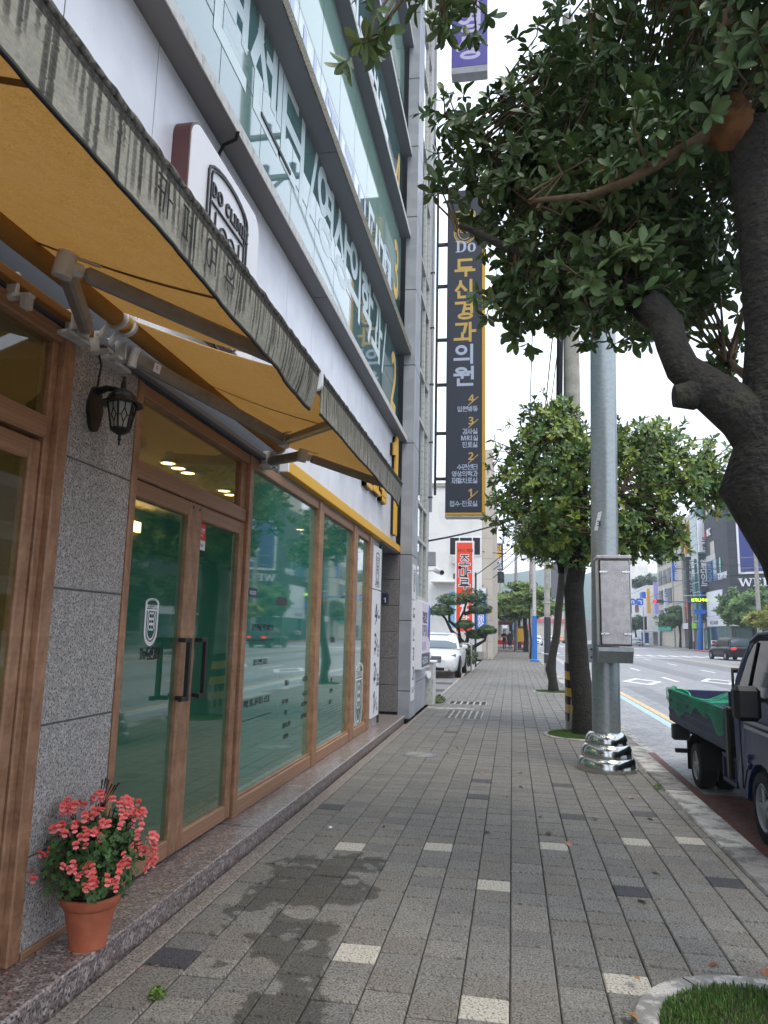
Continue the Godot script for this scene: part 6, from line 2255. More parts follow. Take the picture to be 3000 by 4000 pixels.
# crown: blobs [centre, radii, rosettes]; limbs: lists of points
func crown(o: Node3D, blobs: Array, limbs: Array, seed_: int, size: float, base: Color, singles: int, eye: Vector3, twig_r := 0.006, sun_tint := 0.0, more := 2.3) -> void:
	var r := RandomNumberGenerator.new()
	r.seed = seed_
	var segs := []
	for l in limbs:
		for i in l.size() - 1:
			segs.append([l[i], l[i + 1]])
	var xs := []
	var cs := []
	var twigs := mb()
	for b in blobs:
		for i in int(b[2] * more):
			var v := Vector3(r.randfn(), r.randfn(), r.randfn()).normalized()
			var rad := pow(r.randf(), 0.42)
			var lump := 1.0 + 0.18 * sin(v.x * 6.0 + b[0].y * 5.0) * sin(v.y * 5.0 + b[0].x * 3.0) + 0.12 * sin(v.z * 9.0)
			var p: Vector3 = b[0] + v * b[1] * rad * lump
			var q := near_point(p, segs)
			var away := (p - q).normalized()
			var d := (away * 0.7 + v * 0.5 + Vector3(0, 0.35, 0) + Vector3(r.randfn(), r.randfn(), r.randfn()) * 0.3).normalized()
			var tint := base
			if sun_tint > 0.0 and r.randf() < sun_tint:   # fresh shoots are yellower
				tint = Color(base.r * 2.2, base.g * 1.6, base.b * 1.1)
			rosette(p, d, r, size, tint, xs, cs)
			var back := p - d * size * 1.2
			var reach := minf(back.distance_to(q), size * 7.0)
			if i % 3 == 0:
				tube(twigs, [p, back, back + (q - back).normalized() * reach + Vector3(r.randfn(), r.randfn(), r.randfn()) * 0.02], [twig_r * 0.6, twig_r, twig_r * 1.5], 4, false)
	stuff_part("twig_mass", twigs, M["branch"], o)
	var mesh := leaf_mesh(1.0, 0.4, 0.16)
	if singles > 0:
		# the leaves that show largest are single parts
		var order := []
		for i in xs.size():
			order.append([eye.distance_to(xs[i].origin) + (0.0 if xs[i].origin.z < -1.2 else 50.0), i])
		order.sort()
		var taken := {}
		var shades := []
		for k in 5:
			var m: StandardMaterial3D = M["leaf"].duplicate()
			m.vertex_color_use_as_albedo = false
			var g := 0.75 + 0.125 * k
			m.albedo_color = Color(base.r * g, base.g * g, base.b * g).linear_to_srgb()
			shades.append(m)
		for k in mini(singles, order.size()):
			var i: int = order[k][1]
			taken[i] = true
			put("leaf", mesh, shades[i % 5], o, xs[i])
		var x2 := []
		var c2 := []
		for i in xs.size():
			if not taken.has(i):
				x2.append(xs[i])
				c2.append(cs[i])
		xs = x2
		cs = c2
	scatter("foliage", mesh, M["leaf"], xs, cs, o)

func tree_pit(o: Node3D, c: Vector3, r0: float, r1: float, y: float, seed_: int, parts: int) -> void:
	for k in parts:
		var st := mb()
		ring_arc(st, c, r0, r1, -0.1, y, TAU * k / parts + 0.008, TAU * (k + 1) / parts - 0.008, 8)
		obj("ring_stone", st, M["kerb_stone"], o)
	var st := mb()
	lathe(st, [Vector2(r0 + 0.005, y - 0.03), Vector2(r0 * 0.6, y - 0.005), Vector2(0.0, y + 0.01)], 24, Transform3D(Basis(), c))
	obj("earth", st, M["soil"], o)
	var blade := mb()
	for k in 2:
		var a := k * 1.9
		var s := Vector3(cos(a), 0, sin(a)) * 0.0028
		var d := Vector3(-sin(a), 0, cos(a)) * 0.012
		face(blade, -s, s, Vector3(0, 0.02, 0) + s * 0.8 + d * 0.3, Vector3(0, 0.02, 0) - s * 0.8 + d * 0.3, d)
		poly(blade, [Vector3(0, 0.02, 0) + s * 0.8 + d * 0.3, Vector3(0, 0.02, 0) - s * 0.8 + d * 0.3, Vector3(0, 0.034, 0) + d], d.normalized())
	var mesh := blade.commit()
	var r := RandomNumberGenerator.new()
	r.seed = seed_
	var xs := []
	var cs := []
	var n := int(42000 * r0 * r0)
	for i in n:
		var a := r.randf() * TAU
		var rr := sqrt(r.randf()) * r0
		var p := c + Vector3(cos(a) * rr, y - 0.008, sin(a) * rr)
		xs.append(Transform3D(Basis(Vector3.UP, r.randf() * TAU) * Basis(Vector3.RIGHT, r.randf_range(-0.6, 0.6)) * Basis.from_scale(Vector3.ONE * r.randf_range(0.45, 0.95)), p))
		var g := r.randf_range(0.7, 1.35)
		cs.append(Color(0.075 * g, 0.155 * g, 0.03 * g) if r.randf() > 0.08 else Color(0.2 * g, 0.19 * g, 0.07 * g))
	scatter("grass", mesh, M["leaf_far"], xs, cs, o)

func trees_near() -> void:
	# the big tree at the right edge
	var ring := thing("tree_ring", "round granite tree ring filled with short grass at the lower right corner", "planter")
	tree_pit(ring, Vector3(0.98, 0, -3.2), 0.43, 0.53, 0.035, 31, 6)
	var o := thing("street_tree", "large dark leaved evergreen street tree leaning in at the right, nearest the viewer", "tree", Vector3(1.05, 0.02, -3.25))
	var org := Vector3(1.05, 0.02, -3.25)
	var sub := func(l: Array) -> Array:
		var q := []
		for p in l:
			q.append(p - org)
		return q
	var st := mb()
	var trunk := [Vector3(1.31, -0.05, -3.25), Vector3(1.29, 0.5, -3.26), Vector3(1.27, 1.1, -3.28), Vector3(1.25, 1.6, -3.3), Vector3(1.2, 1.85, -3.3), Vector3(1.14, 2.02, -3.3), Vector3(1.09, 2.16, -3.3), Vector3(1.1, 2.3, -3.3), Vector3(1.13, 2.5, -3.3), Vector3(1.15, 2.8, -3.3), Vector3(1.15, 3.2, -3.3), Vector3(1.13, 3.6, -3.3), Vector3(1.1, 3.85, -3.3)]
	tube(st, sub.call(trunk), [0.2, 0.165, 0.15, 0.15, 0.16, 0.185, 0.2, 0.15, 0.13, 0.125, 0.12, 0.115, 0.1], 18, true, 0.06)
	obj("trunk", st, M["bark"], o)
	var l1 := [Vector3(1.1, 2.32, -3.3), Vector3(1.0, 2.46, -3.3), Vector3(0.86, 2.6, -3.32), Vector3(0.77, 2.7, -3.34), Vector3(0.735, 2.83, -3.38), Vector3(0.72, 2.95, -3.42), Vector3(0.65, 3.1, -3.5), Vector3(0.5, 3.4, -3.75), Vector3(0.35, 3.8, -4.1), Vector3(0.25, 4.3, -4.3)]
	var l2 := [Vector3(1.02, 3.86, -3.28), Vector3(0.96, 3.84, -3.28), Vector3(0.85, 3.79, -3.3), Vector3(0.66, 3.7, -3.32), Vector3(0.56, 3.66, -3.36), Vector3(0.38, 3.66, -3.45), Vector3(0.1, 3.75, -3.6)]
	var l3 := [Vector3(1.02, 3.88, -3.28), Vector3(1.0, 4.1, -3.28), Vector3(1.03, 4.45, -3.3), Vector3(1.05, 5.0, -3.4), Vector3(0.9, 5.6, -3.6)]
	var l4 := [Vector3(1.13, 3.2, -3.3), Vector3(1.4, 3.7, -3.5), Vector3(1.6, 4.4, -3.8)]
	var l5 := [Vector3(0.5, 3.4, -3.75), Vector3(0.1, 3.7, -4.1), Vector3(-0.3, 4.0, -4.2)]
	var l6 := [Vector3(1.05, 5.0, -3.4), Vector3(0.5, 5.1, -3.3), Vector3(0.0, 4.95, -3.25), Vector3(-0.35, 4.75, -3.1), Vector3(-0.5, 4.3, -2.8)]
	var l7 := [Vector3(0.35, 3.8, -4.1), Vector3(0.1, 4.4, -4.5), Vector3(-0.25, 4.7, -4.3)]
	var l8 := [Vector3(0.86, 2.6, -3.32), Vector3(0.78, 2.56, -3.3), Vector3(0.715, 2.56, -3.3)]
	var l9 := [Vector3(1.1, 2.65, -3.42), Vector3(1.08, 2.78, -3.6), Vector3(1.13, 2.95, -3.9)]
	var limbs := []
	for q in [[l1, [0.12, 0.115, 0.092, 0.075, 0.07, 0.075, 0.085, 0.065, 0.055, 0.04], "bark"], [l2, [0.05, 0.036, 0.03, 0.026, 0.022, 0.018, 0.012], "branch"], [l3, [0.06, 0.042, 0.04, 0.035, 0.02], "branch"], [l4, [0.08, 0.06, 0.04], "bark"], [l5, [0.045, 0.03, 0.018], "bark"], [l6, [0.03, 0.022, 0.016, 0.012, 0.006], "branch"], [l7, [0.04, 0.025, 0.012], "bark"], [l8, [0.07, 0.065, 0.05], "bark"], [l9, [0.03, 0.018, 0.008], "branch"]]:
		var l: Array = sub.call(q[0])
		limbs.append(l)
		st = mb()
		tube(st, l, q[1], 12, true, 0.08 if q[2] == "bark" else 0.03)
		obj("limb", st, M[q[2]], o)
	st = mb()
	tube(st, sub.call([Vector3(1.03, 3.82, -3.3), Vector3(0.985, 3.86, -3.2), Vector3(0.965, 3.87, -3.16)]), [0.11, 0.09, 0.075], 14, true, 0.12)
	obj("sawn_stump", st, M["cut_wood"], o)
	var raw := [[Vector3(0.85, 4.65, -4.60), Vector3(0.95, 1.0, 0.90), 330], [Vector3(0.12, 4.50, -4.60), Vector3(0.5, 0.62, 0.58), 95], [Vector3(0.5, 3.57, -4.30), Vector3(0.66, 0.36, 0.50), 110], [Vector3(0.03, 3.45, -4.20), Vector3(0.22, 0.18, 0.20), 10], [Vector3(1.25, 4.31, -3.90), Vector3(0.42, 1.08, 0.74), 150], [Vector3(-0.62, 4.1, -2.75), Vector3(0.13, 0.16, 0.15), 4],
		[Vector3(-0.30, 4.66, -3.30), Vector3(0.26, 0.13, 0.18), 9], [Vector3(-0.33, 4.64, -4.20), Vector3(0.22, 0.28, 0.24), 14], [Vector3(-0.41, 4.25, -4.20), Vector3(0.14, 0.12, 0.13), 4], [Vector3(1.14, 2.97, -4.00), Vector3(0.12, 0.14, 0.13), 4], [Vector3(0.5, 5.44, -4.80), Vector3(0.48, 0.57, 0.54), 80], [Vector3(0.99, 3.51, -4.40), Vector3(0.28, 0.24, 0.26), 26],
		[Vector3(-0.04, 5.05, -4.40), Vector3(0.18, 0.18, 0.18), 6], [Vector3(0.6, 3.95, -4.0), Vector3(0.6, 0.4, 0.5), 90], [Vector3(1.5, 5.6, -3.4), Vector3(1.3, 0.8, 1.5), 170], [Vector3(2.1, 4.4, -3.6), Vector3(0.8, 0.9, 1.1), 110], [Vector3(0.52, 3.25, -3.5), Vector3(0.38, 0.25, 0.25), 28], [Vector3(1.12, 4.25, -2.95), Vector3(0.32, 0.5, 0.25), 40], [Vector3(0.75, 3.9, -3.3), Vector3(0.35, 0.3, 0.25), 16]]
	var blobs := []
	for b in raw:
		blobs.append([b[0] - org, b[1], b[2]])
	crown(o, blobs, limbs, 5, 0.096, Color(0.072, 0.122, 0.042), 300, Vector3(0, 1.5, 0) - org)
	# the second tree
	ring = thing("tree_pit_grass", "low grassed tree pit round the second trunk beside the galvanised pole", "planter")
	tree_pit(ring, Vector3(1.02, 0, -11.75), 0.5, 0.57, 0.018, 32, 6)
	o = thing("street_tree", "bushy round evergreen street tree behind the galvanised pole with yellow green shoots", "tree", Vector3(1.07, 0, -11.85))
	st = mb()
	tube(st, [Vector3(0, -0.05, 0), Vector3(0.0, 0.4, 0), Vector3(-0.06, 1.0, 0), Vector3(-0.08, 1.6, 0), Vector3(-0.12, 2.2, 0), Vector3(-0.02, 2.8, 0), Vector3(0.05, 3.4, 0)], [0.2, 0.165, 0.155, 0.15, 0.15, 0.12, 0.09], 16, true, 0.09)
	obj("trunk", st, M["bark"], o)
	limbs = []
	for l in [[Vector3(-0.02, 2.6, 0), Vector3(-0.5, 3.2, 0.1), Vector3(-0.8, 4.0, 0.1), Vector3(-0.5, 4.9, 0)], [Vector3(0, 2.8, 0), Vector3(0.7, 3.2, 0.1), Vector3(1.4, 3.8, 0.2), Vector3(1.9, 4.1, 0.1)], [Vector3(0.05, 3.3, 0), Vector3(0.1, 4.2, -0.3), Vector3(-0.2, 5.0, -0.3)], [Vector3(0.7, 3.2, 0.1), Vector3(1.2, 4.2, -0.2), Vector3(1.3, 4.8, -0.2)], [Vector3(0, 2.7, 0), Vector3(0.3, 3.0, 0.7), Vector3(0.5, 3.6, 0.9)]]:
		limbs.append(l)
		st = mb()
		tube(st, l, [0.08, 0.06, 0.045, 0.02], 8, true, 0.08)
		obj("limb", st, M["bark"], o)
	crown(o, [[Vector3(-0.45, 4.15, 0.0), Vector3(1.05, 0.95, 1.0), 190], [Vector3(1.25, 4.0, 0.2), Vector3(1.05, 0.75, 1.0), 170], [Vector3(-0.4, 5.0, -0.1), Vector3(0.55, 0.42, 0.6), 50], [Vector3(1.15, 4.65, -0.2), Vector3(0.6, 0.35, 0.6), 45], [Vector3(0.3, 3.1, 0.3), Vector3(1.25, 0.55, 0.9), 150], [Vector3(-0.35, 2.95, 0.1), Vector3(0.7, 0.35, 0.6), 50], [Vector3(1.1, 2.95, 0.0), Vector3(0.6, 0.35, 0.6), 40], [Vector3(2.05, 3.7, 0.1), Vector3(0.32, 0.35, 0.5), 22], [Vector3(-1.2, 3.5, 0.1), Vector3(0.35, 0.4, 0.4), 20], [Vector3(0.4, 4.6, -0.2), Vector3(0.7, 0.4, 0.7), 50]], limbs, 6, 0.12, Color(0.095, 0.175, 0.048), 0, Vector3.ZERO, 0.008, 0.4, 2.8)
	# thin third tree, its crown merging behind
	ring = thing("tree_pit_grass", "small grassed tree pit at the foot of the thin crooked tree", "planter")
	tree_pit(ring, Vector3(1.05, 0, -20.2), 0.46, 0.54, 0.018, 33, 6)
	o = thing("street_tree", "thin crooked street tree with sawn trunk top beyond the striped pole", "tree", Vector3(1.06, 0, -20.2))
	st = mb()
	tube(st, [Vector3(0, -0.05, 0), Vector3(-0.02, 0.3, 0), Vector3(-0.07, 0.6, 0), Vector3(-0.02, 0.9, 0), Vector3(0.1, 1.5, 0), Vector3(0.15, 2.1, 0), Vector3(0.24, 2.7, 0), Vector3(0.3, 3.1, 0), Vector3(0.3, 3.3, 0)], [0.16, 0.115, 0.14, 0.11, 0.1, 0.1, 0.1, 0.125, 0.1], 12, true, 0.1)
	obj("trunk", st, M["bark"], o)
	var lb := [[Vector3(0.28, 3.0, 0), Vector3(0.1, 3.8, -0.2), Vector3(-0.4, 4.5, -0.2)], [Vector3(0.28, 3.1, 0), Vector3(0.6, 4.0, 0.1), Vector3(0.7, 4.7, 0)]]
	for l in lb:
		st = mb()
		tube(st, l, [0.06, 0.045, 0.02], 8)
		obj("limb", st, M["bark"], o)
	crown(o, [[Vector3(-0.2, 4.3, 0), Vector3(1.15, 0.85, 1.1), 150], [Vector3(0.6, 3.7, 0.1), Vector3(0.7, 0.5, 0.7), 60]], lb, 7, 0.14, Color(0.07, 0.12, 0.04), 0, Vector3.ZERO, 0.008, 0.25)
	# trees further along the kerb
	var far := [[Vector3(1.1, 0, -63.5), 2.4, [[Vector3(-0.9, 4.3, 0), Vector3(2.4, 0.55, 1.8)], [Vector3(-0.4, 3.4, 0), Vector3(2.7, 0.6, 1.9)], [Vector3(0.8, 4.9, 0), Vector3(1.9, 0.45, 1.6)], [Vector3(1.7, 3.7, 0), Vector3(1.6, 0.6, 1.6)], [Vector3(-0.2, 5.5, 0), Vector3(1.2, 0.3, 1.0)]], "wide layered green tree over the pavement before the two walkers"],
		[Vector3(0.7, 0, -80.0), 3.0, [[Vector3(0, 4.2, 0), Vector3(2.4, 1.2, 2.0)]], "dark tree directly behind the layered tree"], [Vector3(-0.2, 0, -92.0), 3.0, [[Vector3(0, 4.4, 0), Vector3(2.6, 1.5, 2.2)]], "most distant dark tree on the left pavement"], [Vector3(1.08, 0, -46.0), 2.2, [[Vector3(0.0, 3.6, 0), Vector3(0.5, 0.5, 0.5)]], "slender young tree beside the blue pole"]]
	for i in far.size():
		var f: Array = far[i]
		o = thing("far_tree", f[3], "tree", f[0])
		st = mb()
		var tr := 0.055 if i == 3 else 0.2
		tube(st, [Vector3.ZERO, Vector3(0.05, f[1] * 0.5, 0), Vector3(-0.05, f[1], 0), Vector3(0, f[1] + 1.6, 0)], [tr * 1.2, tr, tr * 0.9, tr * 0.4], 9, true, 0.07)
		obj("trunk", st, M["bark"], o)
		leaf_ball(o, f[2], 2600 if i == 0 else (300 if i == 3 else 1300), 0.3 if i != 3 else 0.14, Color(0.14, 0.22, 0.05) if i == 0 else Color(0.075, 0.125, 0.04), 40 + i)

# ---------------------------------------------------------------- bodies: tapered bones joined smoothly, meshed as surface nets
func body_mesh(bones: Array, cell: float, blend: float) -> ArrayMesh:
	var lo := Vector3.ONE * 1e9
	var hi := -lo
	for b in bones:
		var m: float = maxf(b[2], b[3]) + cell * 2.5 + blend
		for p in [b[0], b[1]]:
			lo = lo.min(p - Vector3.ONE * m)
			hi = hi.max(p + Vector3.ONE * m)
	var n := Vector3i(((hi - lo) / cell).ceil()) + Vector3i.ONE
	var val := PackedFloat32Array()
	val.resize(n.x * n.y * n.z)
	var field := func(p: Vector3) -> float:
		var d := 1e9
		for b in bones:
			var ab: Vector3 = b[1] - b[0]
			var t := clampf((p - b[0]).dot(ab) / maxf(ab.length_squared(), 1e-9), 0.0, 1.0)
			var e: Vector3 = p - (b[0] + ab * t)
			if b.size() > 4:
				e *= b[4]
			var di: float = e.length() - lerpf(b[2], b[3], t)
			var h := clampf(0.5 + 0.5 * (d - di) / blend, 0.0, 1.0)
			d = lerpf(d, di, h) - blend * h * (1.0 - h)
		return d
	for z in n.z:
		for y in n.y:
			for x in n.x:
				val[(z * n.y + y) * n.x + x] = field.call(lo + Vector3(x, y, z) * cell)
	var at := {}
	var verts := PackedVector3Array()
	var norms := PackedVector3Array()
	for z in n.z - 1:
		for y in n.y - 1:
			for x in n.x - 1:
				var sum := Vector3.ZERO
				var cnt := 0
				for e in [[0, 0, 0, 1, 0, 0], [0, 1, 0, 1, 1, 0], [0, 0, 1, 1, 0, 1], [0, 1, 1, 1, 1, 1], [0, 0, 0, 0, 1, 0], [1, 0, 0, 1, 1, 0], [0, 0, 1, 0, 1, 1], [1, 0, 1, 1, 1, 1], [0, 0, 0, 0, 0, 1], [1, 0, 0, 1, 0, 1], [0, 1, 0, 0, 1, 1], [1, 1, 0, 1, 1, 1]]:
					var a := val[((z + e[2]) * n.y + y + e[1]) * n.x + x + e[0]]
					var b := val[((z + e[5]) * n.y + y + e[4]) * n.x + x + e[3]]
					if (a < 0.0) != (b < 0.0):
						var t := a / (a - b)
						sum += Vector3(e[0], e[1], e[2]).lerp(Vector3(e[3], e[4], e[5]), t)
						cnt += 1
				if cnt > 0:
					var p := lo + (Vector3(x, y, z) + sum / cnt) * cell
					at[(z * n.y + y) * n.x + x] = verts.size()
					verts.append(p)
					var h := cell * 0.5
					norms.append(Vector3(field.call(p + Vector3(h, 0, 0)) - field.call(p - Vector3(h, 0, 0)), field.call(p + Vector3(0, h, 0)) - field.call(p - Vector3(0, h, 0)), field.call(p + Vector3(0, 0, h)) - field.call(p - Vector3(0, 0, h))).normalized())
	var st := mb()
	var strides := [1, n.x, n.x * n.y]
	for z in range(1, n.z - 1):
		for y in range(1, n.y - 1):
			for x in range(1, n.x - 1):
				var i := (z * n.y + y) * n.x + x
				for ax in 3:
					var j: int = i + strides[ax]
					if (val[i] < 0.0) == (val[j] < 0.0):
						continue
					var u: int = strides[(ax + 1) % 3]
					var v: int = strides[(ax + 2) % 3]
					var q := [i, i - u, i - u - v, i - v]
					var ok := true
					for k in q:
						if not at.has(k):
							ok = false
					if not ok:
						continue
					var id := [at[q[0]], at[q[1]], at[q[2]], at[q[3]]]
					var g: Vector3 = (verts[id[1]] - verts[id[0]]).cross(verts[id[2]] - verts[id[0]])
					var order := [0, 2, 1, 0, 3, 2] if g.dot(norms[id[0]]) > 0.0 else [0, 1, 2, 0, 2, 3]
					for k in order:
						vtx(st, verts[id[k]], norms[id[k]])
	return st.commit()

func people_walking() -> void:
	# two walkers coming nearer, far down the pavement
	for k in 2:
		var o := thing("person", "person in black with a dark cap looking down at a phone held in both hands" if k == 0 else "person in a long black hooded coat and pale mask walking with hands down", "person", Vector3(-0.78 if k == 0 else -0.22, 0, -73.0 if k == 0 else -72.0))
		var f := 1.0
		var legs := []
		for s in [-1.0, 1.0]:
			var st: float = 0.1 * s
			var knee := Vector3(0.085 * s, 0.5, 0.06 + st * 0.8)
			var foot := Vector3(0.09 * s, 0.09, st * 1.8)
			legs.append([Vector3(0.09 * s, 0.92, 0), knee, 0.09, 0.062])
			legs.append([knee, foot, 0.06, 0.042])
			legs.append([foot + Vector3(0, -0.045, -0.03), foot + Vector3(0, -0.055, 0.15), 0.042, 0.034])
		var body := legs.duplicate()
		body.append([Vector3(0, 0.92, 0), Vector3(0, 1.12, 0), 0.135, 0.12, Vector3(0.82, 1, 1.1)])
		body.append([Vector3(0, 1.12, 0), Vector3(0, 1.38, 0.0), 0.125, 0.15, Vector3(0.75, 1, 1.15)])
		body.append([Vector3(0, 1.44, 0), Vector3(0, 1.52, 0.01), 0.055, 0.05])
		for s in [-1.0, 1.0]:
			var sh := Vector3(0.19 * s, 1.4, 0)
			if k == 0:
				var el := Vector3(0.25 * s, 1.14, 0.05)
				var wr := Vector3(0.06 * s, 1.16, 0.27)
				body.append([sh, el, 0.058, 0.048])
				body.append([el, el.lerp(wr, 0.3), 0.047, 0.042])
			else:
				var el := Vector3(0.25 * s, 1.12, -0.03 * s)
				var wr := Vector3(0.26 * s, 0.86, 0.07 + 0.06 * s)
				body.append([sh, el, 0.068, 0.058])
				body.append([el, wr, 0.056, 0.044])
		if k == 1:
			body.append([Vector3(0, 1.0, 0), Vector3(0, 0.62, 0), 0.16, 0.2, Vector3(0.85, 1, 1.1)])
			body.append([Vector3(0, 1.58, -0.035), Vector3(0, 1.63, -0.03), 0.115, 0.11])
		put("clothing", body_mesh(body, 0.028, 0.03), M["cloth_black"] if k == 0 else M["cloth_navy"], o)
		# head with brow, nose, chin and ears
		var head := [[Vector3(0, 1.62, 0.0), Vector3(0, 1.66, 0.0), 0.086, 0.09], [Vector3(0, 1.55, 0.035), Vector3(0, 1.58, 0.035), 0.05, 0.06], [Vector3(0, 1.6, 0.095), Vector3(0, 1.62, 0.09), 0.014, 0.01], [Vector3(-0.088, 1.61, 0), Vector3(-0.088, 1.63, 0), 0.016, 0.018], [Vector3(0.088, 1.61, 0), Vector3(0.088, 1.63, 0), 0.016, 0.018]]
		put("head", body_mesh(head, 0.016, 0.016), M["skin"], o)
		var hair := [[Vector3(0, 1.665, -0.02), Vector3(0, 1.69, -0.01), 0.095, 0.088]]
		put("hair", body_mesh(hair, 0.02, 0.02), M["hair_black"], o)
		for s in [-1.0, 1.0]:
			var hb := []
			var wr := Vector3(0.06 * s, 1.16, 0.27) if k == 0 else Vector3(0.26 * s, 0.86, 0.07 + 0.06 * s)
			var dir := Vector3(-0.5 * s, 0.1, 0.5).normalized() if k == 0 else Vector3(0, -1, 0.1).normalized()
			if k == 0:
				hb.append([Vector3(0.25 * s, 1.14, 0.05).lerp(wr, 0.28), wr, 0.04, 0.028])
			hb.append([wr, wr + dir * 0.07, 0.03, 0.036, Vector3(1, 1, 1.3)])
			for i in 4:
				var off := Vector3(0, 0.022 * (i - 1.5), 0) if k == 0 else Vector3(0, 0, 0.022 * (i - 1.5))
				hb.append([wr + dir * 0.07 + off, wr + dir * (0.13 - 0.008 * absf(i - 1.5)) + off + Vector3(-0.012 * s, 0, 0.0), 0.011, 0.009])
			hb.append([wr + dir * 0.02, wr + dir * 0.075 + (Vector3(0, 0.045, 0.01) if k == 0 else Vector3(0, 0, 0.05)), 0.013, 0.01])
			put("hand", body_mesh(hb, 0.012, 0.008), M["skin"], o)
		if k == 0:
			boxp("phone", Vector3(-0.035, 1.17, 0.3), Vector3(0.035, 1.31, 0.31), M["ink_black"], o, 0.003)
		else:
			put("mask", body_mesh([[Vector3(0, 1.555, 0.055), Vector3(0, 1.59, 0.055), 0.045, 0.05]], 0.016, 0.01), M["sign_white"], o)

# an outline in (z, y) pushed out across x, its two faces drawn in a little so the edges turn softly
func side_shape(st: SurfaceTool, outline: PackedVector2Array, x0: float, x1: float, inset: float, soft: float, lean := 0.0, lean_from := 1.0) -> void:
	var c := Vector2.ZERO
	for p in outline:
		c += p
	c /= outline.size()
	var at := func(p: Vector2, x: float) -> Vector3:
		var k := maxf(p.y - lean_from, 0.0) * lean
		return Vector3(x + (k if x < (x0 + x1) / 2 else -k), p.y, p.x)
	var small := PackedVector2Array()
	for p in outline:
		small.append(p + (c - p).normalized() * minf(inset, (c - p).length() * 0.3))
	var cw := Geometry2D.is_polygon_clockwise(outline)
	var idx := Geometry2D.triangulate_polygon(small)
	for x in [x0, x1]:
		for i in range(0, idx.size(), 3):
			var t := [at.call(small[idx[i]], x), at.call(small[idx[i + 1]], x), at.call(small[idx[i + 2]], x)]
			var n: Vector3 = (t[1] - t[0]).cross(t[2] - t[0]).normalized()
			if n.x * (1.0 if x == x1 else -1.0) < 0.0:
				n = -n
			poly(st, t, n)
	for i in outline.size():
		var a := outline[i]
		var b := outline[(i + 1) % outline.size()]
		var a2 := small[i]
		var b2 := small[(i + 1) % outline.size()]
		var d := (b - a).normalized()
		var n2 := Vector2(d.y, -d.x) * (-1.0 if cw else 1.0)
		var n := Vector3(0, n2.y, n2.x)
		face(st, at.call(a, x0 + soft), at.call(b, x0 + soft), at.call(b, x1 - soft), at.call(a, x1 - soft), n)
		face(st, at.call(a2, x0), at.call(b2, x0), at.call(b, x0 + soft), at.call(a, x0 + soft), n + Vector3.LEFT)
		face(st, at.call(a2, x1), at.call(b2, x1), at.call(b, x1 - soft), at.call(a, x1 - soft), n + Vector3.RIGHT)

